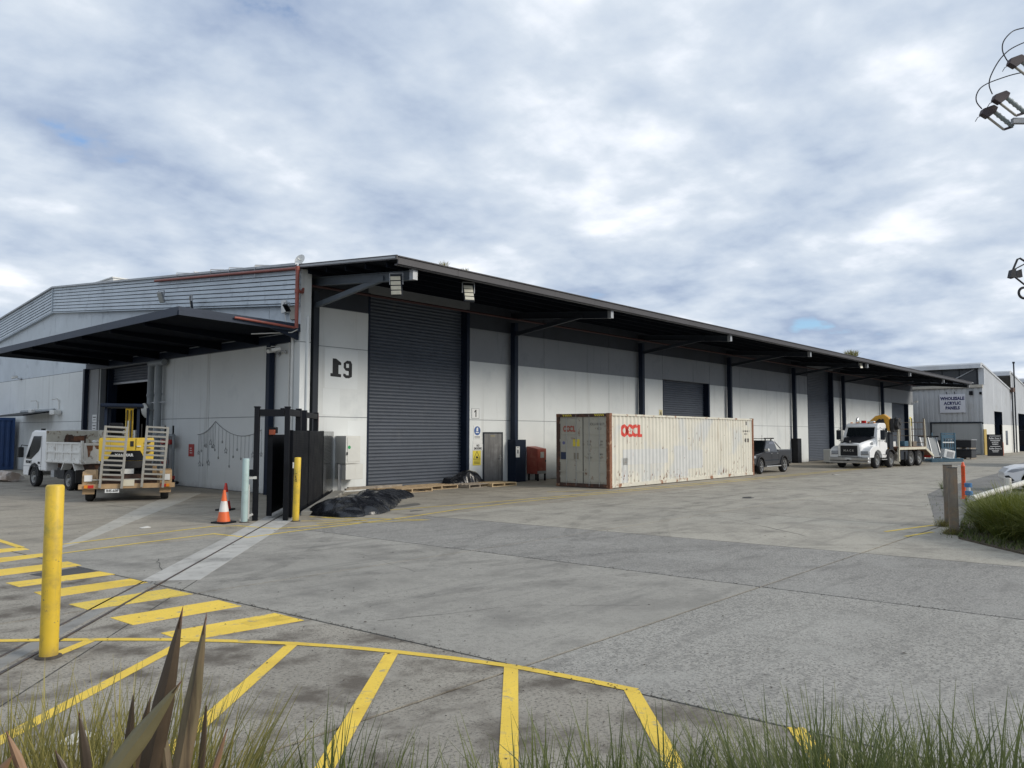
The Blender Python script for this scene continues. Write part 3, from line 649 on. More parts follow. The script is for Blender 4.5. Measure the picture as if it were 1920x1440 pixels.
e.children[0].data = MB().prism([(-0.28+0.07+0.07*cos(a), 0.07+0.07*sin(a)) for a in [pi/2+pi*i/10 for i in range(11)]] + [(0.28-0.07+0.07*cos(a), 0.07+0.07*sin(a)) for a in [-pi/2+pi*i/10 for i in range(11)]], 'y', -0.01, 0.004).mesh('plate'); e.children[0].data.materials.append(M_sign)
e, w, h = board('no_smoking_sign', 22.85, 23.44, 1.36, 1.63, 'white sign lettered NO SMOKING above a yellow warning')
text('NO', 0.13, M_black_flat, e, face_y(0, -0.009, h*0.73), offset=0.003, sx=0.8); text('SMOKING', 0.13, M_black_flat, e, face_y(0, -0.009, h*0.30), offset=0.003, sx=0.78)
e, w, h = board('warning_sign', 22.85, 23.32, 0.75, 1.355, 'yellow warning notice with a black triangle low beside the grey door', M_sign_yel)
def ringtri(e, s, t, z):
    pts = [(0, z+s), (s*0.95, z-s*0.62), (-s*0.95, z-s*0.62)]; k = 1-t
    inn = [(p*k, z+(q-z)*k) for p, q in pts]
    mb = MB()
    for i in range(3):
        j = (i+1) % 3; mb.prism([pts[i], pts[j], inn[j], inn[i]], 'y', -0.0115, -0.009)
    return mb
ringtri(e, 0.22, 0.16, 0.38).build('triangle', M_black_flat, e)
MB().prism([(-0.08, 0.29), (0.08, 0.29), (0.09, 0.34), (0.03, 0.345), (0.05, 0.41), (0.0, 0.36), (-0.03, 0.39), (-0.05, 0.33)], 'y', -0.0115, -0.009).build('symbol', M_black_flat, e)
for k in range(3): MB().box(-0.17, 0.17, -0.0095, -0.008, 0.06+0.055*k, 0.08+0.055*k).build('small_print', M_black_flat, e)
e = thing('door_letter_sign', 'small yellow-white plate with a letter A beside the low roller door', 'sign', (37.55, YW-0.004, 2.95))
MB().box(-0.17, 0.17, -0.008, 0.004, 0, 0.44).build('plate', mt('sign_cream', (0.62, 0.55, 0.32), 0.5, var=0.05), e)
text('A', 0.34, M_black_flat, e, face_y(0, -0.009, 0.22), offset=0.004)
e = thing('yellow_notice', 'small yellow notice beyond the far roller door', 'sign', (85.35, YW-0.004, 2.9)); MB().box(-0.3, 0.3, -0.01, 0.004, 0, 0.9).build('plate', M_sign_yel, e)
e = thing('notice_plate', 'small cream notice right of the second tall roller door', 'sign', (64.65, YW-0.004, 2.9)); MB().box(-0.2, 0.2, -0.01, 0.004, 0, 0.5).build('plate', M_sign, e)
e = thing('post_notice', 'white notice sheet fixed to the dark post guard', 'sign', (25.08, 22.155, 1.05)); MB().box(-0.12, 0.12, -0.01, 0.0, 0, 0.46).build('plate', M_sign, e)
MB().box(-0.05, 0.05, -0.0115, -0.01, 0.16, 0.32).build('printed_panel', mt('notice_grey', (0.18, 0.19, 0.2), 0.6), e); MB().box(-0.06, 0.06, -0.0115, -0.01, 0.40, 0.42).build('small_print', M_black_flat, e)
# red hose cabinet
M_hose = mt('red_cabinet_paint', (0.27, 0.055, 0.038), 0.5, var=0.12, scale=2, c2=(0.33, 0.11, 0.07), c2_at=(0.5, 0.7), c2_scale=4, streak=(0.25, 0.06, 0.04), streak_at=(0.6, 0.8), streak_scale=(9, 9, 1))
e = thing('fire_hose_cabinet', 'faded red fire hose cabinet on short legs against the wall', 'cabinet', (26.50, 22.28, 0))
MB().prism([(-0.33, 0.30), (0.33, 0.30), (0.33, 1.44), (-0.33, 1.44)], 'z', 0, 0) if False else None
MB().add([(-0.31,-0.28,0.30),(0.31,-0.28,0.30),(0.31,0.33,0.30),(-0.31,0.33,0.30),(-0.31,-0.28,1.40),(0.31,-0.28,1.40),(0.31,0.33,1.50),(-0.31,0.33,1.50)],
         [(0,3,2,1),(4,5,6,7),(0,1,5,4),(1,2,6,5),(2,3,7,6),(3,0,4,7)]).build('body', M_hose, e, bevel=0.012)
dr_ = MB().box(-0.27, 0.27, -0.305, -0.282, 0.45, 1.37).build('door', M_hose, e, bevel=0.006)
MB().box(-0.12, 0.12, -0.312, -0.305, 1.0, 1.26).build('window', mt('window_grime', (0.35, 0.35, 0.32), 0.3, var=0.2, scale=9), dr_)
MB().box(0.20, 0.24, -0.33, -0.305, 0.82, 0.90).build('latch', M_black, dr_)
MB().box(-0.29, 0.29, -0.295, -0.28, 0.31, 0.43).build('kick_plate', M_galv, e)
for sx in (-0.24, 0.24):
    for sy in (-0.26, 0.26): MB().box(sx-0.03, sx+0.03, sy-0.03, sy+0.03, 0, 0.3).build('leg', M_black, e)

def flood(name, loc, rz, tilt, label, n=4, s=1.0, mat=None, lens=None):
    e = thing(name, label, 'floodlight', loc, rz, None)
    Mx = RY(tilt)
    MB().box(-0.05*s, 0.05*s, -0.17*s, 0.17*s, -0.30*s, 0.30*s, Mx).build('housing', mat or M_char, e, bevel=0.01)
    hh = 0.56*s/n
    for k in range(n):
        z = -0.28*s + k*hh
        MB().box(-0.075*s, -0.051*s, -0.15*s, 0.15*s, z+0.014*s, z+hh-0.014*s, Mx).build('light_panel', lens or M_lens, e, bevel=0.006)
    MB().bar((0.0, -0.2*s, 0.02), (0.0, -0.2*s, 0.36*s), 0.02, 0.04).bar((0.0, 0.2*s, 0.02), (0.0, 0.2*s, 0.36*s), 0.02, 0.04).bar((0, -0.21*s, 0.36*s), (0, 0.21*s, 0.36*s), 0.04, 0.02).build('bracket', M_galv, e)
    return e
M_lens = mt('led_panel', (0.62, 0.60, 0.50), 0.35, var=0.05, scale=8)
M_lens_off = mt('led_panel_grey', (0.42, 0.43, 0.40), 0.35, var=0.05, scale=8)
flood('floodlight', (14.76, 17.85, 6.44), radians(35), radians(-14), 'four-panel floodlight at the near corner of the long awning')
flood('floodlight', (17.47, 17.55, 6.52), radians(62), radians(22), 'four-panel floodlight hanging further along under the awning edge')
flood('floodlight', (13.85, 31.55, 7.55), radians(20), radians(-25), 'grey floodlight on the ribbed gable cladding above the side canopy', 1, 0.75, M_galv, M_lens_off)
flood('floodlight', (13.75, 28.7, 7.02), radians(-30), radians(-8), 'black floodlight standing on top of the side canopy edge', 3, 0.75)
flood('floodlight', (13.9, 22.35, 6.14), radians(25), radians(-50), 'small black floodlight on the gable corner beside a red pipe', 1, 0.5, M_black, M_black)
flood('floodlight', (55.0, 17.6, 6.70), radians(60), radians(20), 'small twin floodlight far along under the awning edge', 2, 0.7)
e = thing('junction_box', 'cream junction box on the gable wall near the corner', 'junction box', (14.17, 22.84, 6.05)); MB().box(-0.1, 0.08, -0.13, 0.13, 0, 0.42).build('body', M_white, e, bevel=0.01); MB().tube([(-0.02, 0, 0), (-0.02, -0.02, -0.15), (0.02, -0.08, -0.4)], 0.018, 6).build('cable', M_white, e)
MB().box(14.16, 14.245, 22.30, 22.58, 5.80, 6.25).build('wall_speaker', mt('tan_panel', (0.36, 0.33, 0.28), 0.7, var=0.1), wh)
def camera_(loc, rz, label):
    e = thing('security_camera', label, 'camera', loc, rz)
    MB().cyl((-0.05, 0, 0), (-0.34, 0, -0.06), 0.06, 0.065, n=12).build('body', M_white, e, smooth=50)
    MB().box(-0.36, -0.03, -0.07, 0.07, 0.055, 0.065).build('sun_shield', M_white, e)
    MB().cyl((0.1, 0, -0.12), (-0.14, 0, -0.03), 0.02, n=8).cyl((0.1, 0, -0.12), (0.13, 0, -0.12), 0.07, n=12).build('bracket', M_galv, e, smooth=50)
camera_((14.08, 23.25, 4.82), radians(10), 'white bullet camera under the end of the side canopy')
camera_((14.08, 22.85, 4.86), radians(-40), 'white bullet camera nearest the building corner post')
camera_((14.1, 50.0, 5.2), radians(-30), 'white camera on the pale wall above the blue container')
camera_((86.3, 22.4, 5.4), radians(60), 'white camera on the far end of the warehouse wall')
# satellite dish, roof box
e = thing('satellite_dish', 'small white dish on a bent arm on the roof edge', 'dish', (15.6, 24.0, roof_z(24.0)), radians(200))
MB().tube([(0, 0, -0.1), (0, 0.0, 0.15), (0.15, 0, 0.38)], 0.022, 8).build('arm', M_galv, e, smooth=60)
MB().lathe([(0.02, 0), (0.12, 0.02), (0.2, 0.06), (0.21, 0.07), (0.12, 0.03), (0.02, 0.01)], 18, T(0.2, 0, 0.45) @ RY(radians(70)), cap=False).build('reflector', M_white, e, smooth=60)
MB().cyl((0.21, 0, 0.46), (0.42, 0, 0.5), 0.02, 0.035, n=8).build('feed_horn', M_white, e)
e = thing('rooftop_unit', 'pale rooftop unit behind the gable ridge', 'rooftop unit', (17.4, 44.0, roof_z(44)))
MB().box(-1.2, 1.2, -1.3, 1.3, 0.0, 0.62).build('casing', M_white, e, bevel=0.03); MB().box(-1.25, 1.25, -1.35, 1.35, 0.62, 0.68).build('lid', M_white, e)
for k in range(4): MB().box(-1.215, -1.2, -1.1, 1.1, 0.14+0.1*k, 0.18+0.1*k).build('louvre', M_galv, e)
for k, y in enumerate((24.9, 29.5)): MB().bar((14.2, y, roof_z(y)+0.12), (16.0, y+0.1, roof_z(y)+0.2), 0.04, 0.04).build('roof_anchor_rail', M_galv, wh)

# hydrant manifold
e = thing('hydrant_manifold', 'grey fire hydrant pipes with red valves on the gable wall', 'hydrant', (14.0, 30.6, 0))
MB().cyl((0, 1.1, 1.95), (0, -0.25, 1.95), 0.06, n=10).build('header_pipe', M_pipe_grey, e, smooth=50)
for k, y in enumerate((0.55, -0.15)): MB().cyl((0, y, 1.95), (0, y, 2.35), 0.035, n=8).build('stem', M_black, e, smooth=50)
for k, y in enumerate((0.45, 0.28, -0.2)): MB().cyl((0, y, 0.2 if k == 2 else 0.55), (0, y, 1.95), 0.05, n=10).build('riser', M_pipe_grey, e, smooth=50)
for y, z in ((0.6, 1.70), (0.1, 1.70), (0.45, 0.92), (-0.1, 0.32)): MB().cyl((-0.1, y, z), (0.05, y, z), 0.11, n=12).box(-0.12, 0.05, y-0.2, y+0.12, z-0.07, z+0.07).build('valve', M_red, e, smooth=50)
MB().box(-0.1, -0.08, 0.4, 0.62, 1.15, 1.48).build('tag', M_sign, e); MB().tube([(0, -0.2, 0.3), (-0.02, -0.3, 0.12), (-0.05, -0.75, 0.14)], 0.06, 8).build('outlet', M_black, e, smooth=60)
e = thing('hydrant_sign', 'narrow red sign beside the fire hydrant pipes', 'sign', (14.235, 29.38, 1.16))
MB().box(-0.01, 0.01, -0.21, 0.21, 0, 0.47).build('plate', M_red, e)
for k in range(3): MB().box(-0.012, -0.01, -0.1+0.03*k, 0.1, 0.12+0.09*k, 0.15+0.09*k).build('small_print', M_sign, e)
for k, (z, s) in enumerate(((2.75, 'upper'), (2.35, 'lower'))):
    e = thing('pier_notice', 'small white notice, %s one on the grey door pier' % s, 'sign', (14.19, 39.0, z-0.2)); MB().box(-0.01, 0.005, -0.25, 0.25, 0, 0.36).build('plate', M_sign, e)
    MB().box(-0.012, -0.01, -0.15, 0.15, 0.10, 0.13).build('small_print', M_black_flat, e); MB().box(-0.012, -0.01, -0.18, 0.18, 0.22, 0.26).build('small_print', M_black_flat, e)
# festoon of wire stars on the gable wall
e = thing('star_garland', 'thin wire garland with hanging star shapes on the gable wall', 'garland', (14.23, 26.0, 2.0))
M_wire = mt('dark_wire', (0.24, 0.25, 0.26), 0.6)
def cat(y0, z0, y1, z1, sag, n=12): return [(0, y0+(y1-y0)*i/n, z0+(z1-z0)*i/n - sag*4*(i/n)*(1-i/n)) for i in range(n+1)]
c1 = cat(2.9, 0.0, 1.53, 0.49, 0.12); c2_ = cat(1.53, 0.49, -1.7, 0.17, 0.36)
MB().tube(c1, 0.011, 5).build('wire', M_wire, e); MB().tube(c2_, 0.011, 5).build('wire', M_wire, e)
rg = random.Random(5)
for k, (p) in enumerate((c1+c2_)[1::1]):
    if k % 13 == 12: continue
    ln = rg.choice((0.45, 0.75, 1.0, 1.15, 0.6)); rr = rg.choice((0.05, 0.09, 0.12))
    MB().cyl((0, p[1], p[2]), (0, p[1], p[2]-ln), 0.005, n=4).build('drop_wire', M_wire, e)
    star = MB(); P = [(0, p[1]+rr*(1 if i % 2 == 0 else 0.42)*sin(pi*i/5), p[2]-ln-rr+rr*(1 if i % 2 == 0 else 0.42)*cos(pi*i/5)) for i in range(10)]
    star.tube(P+[P[0]], 0.008, 4); star.build('star', M_wire, e)
# convex mirror at the door opening
e = thing('convex_mirror', 'round pale convex mirror on an arm beside the gable doorway', 'mirror', (14.2, 32.55, 2.98))
MB().lathe([(0.0, 0.10), (0.12, 0.09), (0.24, 0.05), (0.31, 0.0), (0.31, -0.03), (0.0, -0.03)], 22, T(-0.35, 0.2, 0) @ RY(radians(-100))).build('face', mt('mirror_face', (0.6, 0.6, 0.56), 0.25, var=0.08, scale=6), e, smooth=40)
MB().tube([(0.0, -0.3, 0), (-0.2, -0.2, 0.02), (-0.33, 0.15, 0)], 0.02, 6).build('arm', M_galv, e)

# white electrical cabinets at the corner
M_cab = mt('cabinet_white', (0.62, 0.62, 0.58), 0.5, var=0.05, scale=2, streak=(0.5, 0.48, 0.42), streak_at=(0.62, 0.85), streak_scale=(8, 8, 1))
e = thing('electrical_cabinet', 'pair of white wall cabinets, the lower one wider, between gate and roller door', 'cabinet', (16.42, 22.35, 0))
MB().box(-0.33, 0.28, -0.32, 0.28, 1.02, 1.97).build('upper_box', M_cab, e, bevel=0.01)
MB().box(-0.27, 0.25, -0.335, -0.322, 1.08, 1.92).build('upper_door', M_cab, e, bevel=0.004)
MB().box(-0.33, 0.40, -0.33, 0.28, 0.48, 1.0).build('lower_box', M_cab, e, bevel=0.01)
MB().cyl((-0.20, -0.336, 1.58), (-0.20, -0.340, 1.58), 0.06, n=18).build('green_sticker', mt('green_sticker', (0.02, 0.32, 0.10), 0.5), e)
MB().box(-0.30, -0.27, -0.36, -0.335, 1.32, 1.42).build('handle', M_black, e)
for k in range(3): MB().cyl((-0.36-0.05*k, -0.1, 0.0), (-0.36-0.05*k, -0.1, 1.0), 0.02, n=8).build('conduit', M_galv, e, smooth=50)

# ================================================================== GATE
gd = Vector((d.x, d.y, 0)); gn = Vector((-d.y, d.x, 0)); gz = atan2(d.y, d.x)
M_gate = mt('gloss_black_gate', (0.006, 0.007, 0.010), 0.5, var=0.2, scale=1.0, streak=(0.014, 0.0145, 0.016), streak_at=(0.6, 0.8), streak_scale=(7, 7, 0.4), spec=0.12, rough_var=0.06)
M_gate3 = mt('glossy_gate_panel', (0.02, 0.021, 0.022), 0.10, var=0.2, scale=1.0, spec=0.5, rough_var=0.03)
gate = thing('sliding_gate', 'tall black sliding yard gate of three glossy panels, pushed open', 'gate', (10.40, 16.45, 0), gz)
for k, (a, b) in enumerate(((0.0, 2.62), (2.66, 5.62), (5.66, 8.5))):
    mb = MB(); n = 44; prof = []
    for i in range(n): z = 0.16+i*0.0445; prof += [(0.0, z), (0.006, z+0.006), (0.006, z+0.038), (0.0, z+0.0435)]
    vs = [(a+0.04, -0.05-p, z) for p, z in prof] + [(b-0.04, -0.05-p, z) for p, z in prof]; m = len(prof)
    mb.add(vs, [(i, m+i, m+i+1, i+1) for i in range(m-1)]).box(a+0.04, b-0.04, -0.045, 0.03, 0.12, 2.12).build('infill_panel', M_gate if k < 2 else M_gate3, gate)
    MB().box(a, a+0.035, -0.065, 0.045, 0.08, 2.13).build('stile', M_gate, gate); MB().box(b-0.035, b, -0.065, 0.045, 0.08, 2.13).build('stile', M_gate, gate)
MB().box(0, 8.5, -0.055, 0.04, 0.05, 0.12).build('bottom_rail', M_gate, gate)
for x in (0.3, 2.9, 5.4, 7.7): MB().cyl((x, -0.02, 0.05), (x, 0.02, 0.05), 0.05, n=12).build('roller', M_galv, gate, smooth=50)
MB().box(0.0, 0.05, -0.09, -0.065, 1.22, 1.36).build('lock_plate', M_sign, gate)
gate2 = thing('inner_gate_leaf', 'matt black inner gate leaf standing behind the glossy sliding gate', 'gate', tuple(Vector((10.22, 16.88, 0)) + gn*0.12), gz)
MB().box(0.25, 4.6, -0.04, 0.04, 0.10, 2.02).build('sheet', M_black, gate2); MB().box(0.2, 0.27, -0.06, 0.06, 0.05, 2.05).build('stile', M_black, gate2)
MB().box(0.22, 0.5, -0.12, 0.05, 2.05, 2.2).build('lamp_housing', M_black, gate2); MB().box(0.02, 0.18, -0.12, 0.0, 2.02, 2.14).build('orange_lamp', mt('orange_lamp', (0.30, 0.07, 0.03), 0.4), gate2)
def portal(base, wdt, ht, label, cross=True, extra=None):
    e = thing('gate_guide_frame', label, 'gate frame', base, gz - pi/2)       # local x across the track
    for s in (0, 1): MB().box(s*wdt-0.058, s*wdt+0.058, -0.058, 0.058, 0, ht).build('post', M_black, e, bevel=0.006); MB().box(s*wdt-0.068, s*wdt+0.068, -0.068, 0.068, ht, ht+0.03).build('post_cap', M_black, e)
    MB().box(0.075, wdt-0.075, -0.06, 0.06, ht-0.2, ht-0.04).build('crossbar', M_black, e)
    return e
portal(tuple(Vector((10.22, 16.45, 0)) + gn*0.62), 0.70, 2.66, 'black portal frame over the gate track nearest the pale blue bollard')
portal(tuple(Vector((10.40, 16.45, 0)) + gd*2.05 + gn*0.50), 0.40, 2.68, 'black portal frame over the middle of the sliding gate') if False else None
e = thing('gate_guide_frame', 'black gate guide frame rising behind the middle of the glossy gate', 'gate frame', (10.40+gn.x*0.20, 16.45+gn.y*0.20, 0), gz)
MB().box(2.35, 2.52, -0.07, 0.07, 0, 2.72).build('post', M_black, e, bevel=0.006); MB().box(0.08, 2.35, -0.06, 0.06, 2.50, 2.66).build('crossbar', M_black, e)
e = thing('gate_guide_frame', 'black gate guide frame furthest back, nearest the white cabinets', 'gate frame', (10.40+gd.x*3.3+gn.x*0.18, 16.45+gd.y*3.3+gn.y*0.18, 0), gz)
for x in (0.0, 2.35): MB().box(x-0.08, x+0.08, -0.07, 0.07, 0, 2.70).build('post', M_black, e, bevel=0.006)
MB().box(0.08, 2.27, -0.06, 0.06, 2.50, 2.65).build('crossbar', M_black, e)
e = thing('gate_motor_arm', 'low white and black gate latch arm at the foot of the gate', 'gate latch', (9.72, 16.85, 0), gz-pi/2)
MB().box(-0.28, -0.20, -0.05, 0.05, 0.05, 0.75).build('upright', M_black, e); MB().box(-0.16, -0.11, -0.03, 0.03, 0.05, 0.85).build('upright', M_white, e)
MB().bar((-0.32, 0, 0.02), (-0.02, 0, 0.16), 0.05, 0.05).build('foot', M_white, e); MB().box(-0.24, 0.05, -0.06, 0.06, 0.98, 1.04).build('shelf', M_white, e); MB().box(-0.14, 0.0, -0.08, 0.08, 1.05, 1.2).build('reader', M_black, e)
e = thing('extinguisher_sign', 'small red and white tag on the wall above the gate panels', 'sign', (15.05, 22.255, 2.25)); MB().box(-0.08, 0.08, -0.01, 0.005, 0, 0.45).build('plate', M_red, e); MB().box(-0.05, 0.05, -0.012, -0.01, 0.05, 0.40).build('print', M_sign, e)

# ================================================================== BOLLARDS, CONES, POSTS
M_boly = mt('yellow_bollard_paint', (0.66, 0.45, 0.035), 0.5, var=0.10, scale=2.5, c2=(0.44, 0.31, 0.05), c2_at=(0.48, 0.66), c2_scale=5, c3=(0.19, 0.22, 0.06), c3_at=(0.57, 0.74), c3_scale=3.0, speck=((0.16, 0.13, 0.08), 22.0, 0.66, 0.72), low=((0.16, 0.12, 0.07), 0.25),
            streak=(0.40, 0.30, 0.06), streak_at=(0.6, 0.8), streak_scale=(16, 16, 1.2))
M_bolb = mt('pale_blue_bollard_paint', (0.36, 0.47, 0.46), 0.55, var=0.08, scale=3, c2=(0.28, 0.36, 0.34), c2_at=(0.55, 0.7), c2_scale=5, streak=(0.25, 0.33, 0.30), streak_at=(0.6, 0.8), streak_scale=(14, 14, 1.0))
def bollard(loc, r, h, mat, label, lean=(0, 0)):
    e = thing('bollard', label, 'bollard', loc)
    M = Matrix.Identity(4); M[0][2] = lean[0]; M[1][2] = lean[1]
    MB().lathe([(r, 0.0), (r, h*0.5), (r, h-0.02), (r-0.008, h-0.004), (r-0.016, h)], 28, M).build('post', mat, e, smooth=40)
    MB().lathe([(r+0.035, 0.0), (r+0.03, 0.012), (r+0.002, 0.02)], 28, cap=False).build('collar', M_dark_litter, e, smooth=40)
    return e
bollard((2.60, 8.03, 0), 0.078, 1.57, M_boly, 'thick yellow bollard in the foreground with green stains')
b2 = bollard((10.33, 16.05, 0), 0.076, 1.49, M_boly, 'slim yellow bollard in front of the black gate', (0.012, -0.012))
text('J.way', 0.10, M_black_flat, b2, Matrix.Rotation(radians(-48), 4, 'Z') @ T(0.012, -0.0775, 1.02) @ RX(pi/2) @ RZ(radians(-82)), 'scribble', 0.001)
bollard((9.40, 16.72, 0), 0.076, 1.47, M_bolb, 'pale blue bollard beside the traffic cones', (0.01, 0.0))
M_cone = mt('cone_orange', (0.72, 0.13, 0.03), 0.5, var=0.08, scale=4, c2=(0.5, 0.1, 0.05), c2_at=(0.58, 0.75), c2_scale=8)
M_cone_r = mt('cone_red', (0.62, 0.05, 0.035), 0.5, var=0.08, scale=4)
M_refl = mt('cone_band', (0.68, 0.66, 0.62), 0.45, var=0.1, scale=6, c2=(0.4, 0.36, 0.33), c2_at=(0.58, 0.72), c2_scale=12)
def cone(loc, mat, label, h=0.75, rz=0.3):
    e = thing('traffic_cone', label, 'traffic cone', loc, rz, 'traffic cones by the gate')
    MB().box(-0.20, 0.20, -0.20, 0.20, 0, 0.04).build('base', M_black, e, bevel=0.012)
    prof = [(0.03, 0.145), (0.26, 0.105), (0.52, 0.062), (0.74, 0.026)]
    def seg(z0, z1, r0, r1, nm, m): MB().lathe([(r0, z0*h/0.75), (r1, z1*h/0.75)], 24).build(nm, m, e, smooth=40)
    seg(0.04, 0.26, 0.145, 0.107, 'lower_body', mat); seg(0.26, 0.50, 0.108, 0.068, 'white_band', M_refl); seg(0.50, 0.75, 0.067, 0.027, 'upper_body', mat)
cone((9.02, 16.95, 0), M_cone, 'orange traffic cone with a scuffed white band, in front of the other cone')
cone((10.55, 19.75, 0), M_cone_r, 'red traffic cone with a white band half hidden behind another cone', 0.72, 0.7)
M_wpost = mt('weathered_post', (0.19, 0.16, 0.125), 0.8, var=0.2, scale=3, c2=(0.31, 0.19, 0.10), c2_at=(0.46, 0.66), c2_scale=2.2, streak=(0.09, 0.085, 0.08), streak_at=(0.5, 0.72), streak_scale=(18, 18, 1.2), bump=0.004, bscale=30)
for (x, y, h, lb) in ((18.3, 4.08, 1.36, 'rusty square steel post, the nearer of a pair beside the grass'), (19.75, 4.50, 1.36, 'rusty square steel post, the further of a pair beside the grass')):
    e = thing('steel_post', lb, 'post', (x, y, 0), radians(20))
    MB().box(-0.07, 0.07, -0.085, 0.085, 0, h).build('shaft', M_wpost, e, bevel=0.008); MB().box(-0.074, 0.074, -0.09, 0.09, h, h+0.012).build('cap', M_iron, e)
    MB().lathe([(0.22, 0.0), (0.17, 0.05), (0.11, 0.09)], 10, cap=False).build('footing', M_soil, e)
M_org = mt('orange_delineator', (0.75, 0.10, 0.03), 0.45, var=0.06, scale=4)
e = thing('delineator_post', 'slim orange flexible marker post behind the rusty posts', 'marker post', (28.4, 6.02, 0))
MB().lathe([(0.10, 0), (0.10, 0.02), (0.062, 0.04), (0.058, 1.02), (0.066, 1.03), (0.066, 1.05), (0.045, 1.08), (0.04, 1.14), (0.02, 1.17)], 16).build('tube', M_org, e, smooth=40)
for z in (0.45, 0.72, 0.98): MB().lathe([(0.0605, z), (0.0605, z+0.025)], 16, cap=False).build('band', mt('orange_dark_band', (0.5, 0.09, 0.03), 0.5), e)
e = thing('marker_board', 'grey board with orange stripes at the right edge before the white car', 'marker board', (30.2, 4.22, 0), radians(100))
MB().box(-0.28, 0.28, -0.02, 0.02, 0.05, 1.28).build('panel', mt('grey_board', (0.16, 0.165, 0.17), 0.7, var=0.15), e)
for z in (1.02, 0.76, 0.44): MB().box(-0.24, 0.24, -0.024, 0.024, z, z+0.09).build('stripe', M_org, e)
M_pole = mt('white_barrier_paint', (0.62, 0.60, 0.54), 0.5, var=0.1, scale=2, c2=(0.35, 0.31, 0.25), c2_at=(0.58, 0.72), c2_scale=4)
e = thing('barrier_pipe', 'white pipe rail rising from the long grass, with blue caps', 'rail', (25.6, 5.22, 0))
MB().tube([(0.0, 0.0, 0.22), (2.0, -0.35, 0.38), (5.5, -1.0, 0.66)], 0.085, 12).build('pipe', M_pole, e, smooth=50)
MB().cyl((2.6, -0.45, 0.0), (2.6, -0.45, 0.72), 0.10, n=12).build('upright', M_pole, e, smooth=50)
M_blue = mt('blue_cap', (0.05, 0.16, 0.34), 0.5, var=0.1)
for x, y, z in ((0.35, 0.16, 0.52), (0.2, 0.12, 0.30)): MB().cyl((x, y, z), (x, y, z+0.12), 0.10, n=14).build('cap', M_blue, e, smooth=50)
MB().cyl((0.3, 0.14, 0.0), (0.3, 0.14, 0.55), 0.045, n=10).build('stake', M_pole, e, smooth=50)
# ================================================================== SHIPPING CONTAINER
M_cont = mt('container_cream', (0.63, 0.605, 0.52), 0.6, var=0.07, scale=0.8, c2=(0.30, 0.15, 0.07), c2_at=(0.66, 0.74), c2_scale=5.5, c3=(0.55, 0.555, 0.53), c3_at=(0.50, 0.62), c3_scale=0.6,
            streak=(0.38, 0.29, 0.19), streak_at=(0.61, 0.82), streak_scale=(6.0, 6.0, 0.35), speck=((0.20, 0.09, 0.04), 9.0, 0.70, 0.76))
M_contrail = mt('container_rail', (0.58, 0.555, 0.47), 0.65, var=0.1, scale=2, c2=(0.26, 0.12, 0.06), c2_at=(0.54, 0.62), c2_scale=2.2, c2_detail=12)
M_contd = mt('container_door_grey', (0.46, 0.44, 0.37), 0.6, var=0.07, scale=1.0, c2=(0.22, 0.11, 0.06), c2_at=(0.60, 0.70), c2_scale=4.0, streak=(0.24, 0.19, 0.14), streak_at=(0.64, 0.82), streak_scale=(7, 7, 0.5),
             low=((0.15, 0.09, 0.055), 0.35))
M_rust = mt('rusted_steel', (0.20, 0.085, 0.045), 0.8, var=0.3, scale=3, c2=(0.40, 0.27, 0.17), c2_at=(0.54, 0.66), c2_scale=5, c3=(0.07, 0.035, 0.025), c3_at=(0.55, 0.7), c3_scale=3, bump=0.003, bscale=40)
M_rustd = mt('dark_rusted_steel', (0.075, 0.045, 0.035), 0.8, var=0.3, scale=4, c2=(0.16, 0.075, 0.045), c2_at=(0.5, 0.66), c2_scale=6)
M_oocl = mt('container_red_letters', (0.60, 0.055, 0.035), 0.55, var=0.08, scale=3, c2=(0.55, 0.40, 0.32), c2_at=(0.64, 0.72), c2_scale=9)
M_oocl_f = mt('container_faded_letters', (0.42, 0.12, 0.085), 0.6, var=0.08, scale=3, c2=(0.37, 0.32, 0.28), c2_at=(0.58, 0.70), c2_scale=12)
M_stencil = mt('stencil_black', (0.09, 0.085, 0.08), 0.7, var=0.1, scale=4, c2=(0.35, 0.33, 0.28), c2_at=(0.55, 0.65), c2_scale=20)
CL, CW, CH = 13.15, 2.50, 2.84
cont = thing('shipping_container', 'long cream shipping container with rust and red letters, parked before the wall', 'shipping container', (24.25, 16.83, 0), radians(1.6))
def corr(x):                                  # depth of the side corrugation at x (0 = outermost)
    p = 0.282; t = ((x-0.2) % p)/p
    return 0.0 if t < 0.27 else ((t-0.27)/0.22*0.046 if t < 0.49 else (0.046 if t < 0.77 else (1-(t-0.77)/0.23)*0.046))
breaks = []; x = 0.2
while x < CL-0.2:
    breaks += [x, x+0.27*0.282, x+0.49*0.282, x+0.77*0.282]; x += 0.282
breaks = [b for b in breaks if b < CL-0.16] + [CL-0.16]
YO = 0.03
for side in (0, 1):
    mb = MB(); n = len(breaks)
    yy = [(YO+corr(b)) if side == 0 else (CW-YO-corr(b)) for b in breaks]
    mb.add([(b, y, 0.16) for b, y in zip(breaks, yy)] + [(b, y, CH-0.09) for b, y in zip(breaks, yy)], [(i, i+1, n+i+1, n+i) for i in range(n-1)])
    mb.build('side_panel', M_cont, cont)
    y0, y1 = (0.0, 0.07) if side == 0 else (CW-0.07, CW)
    MB().box(0.15, CL-0.15, y0, y1, 0.03, 0.165).build('bottom_rail', M_contrail, cont); MB().box(0.15, CL-0.15, y0+0.005, y1-0.005, CH-0.095, CH-0.02).build('top_rail', M_rust if side else M_contrail, cont)
MB().box(0.1, CL-0.1, 0.05, CW-0.05, CH-0.05, CH-0.03).build('roof', M_cont, cont); MB().box(0.1, CL-0.1, 0.05, CW-0.05, 0.10, 0.15).build('floor', M_rustd, cont)
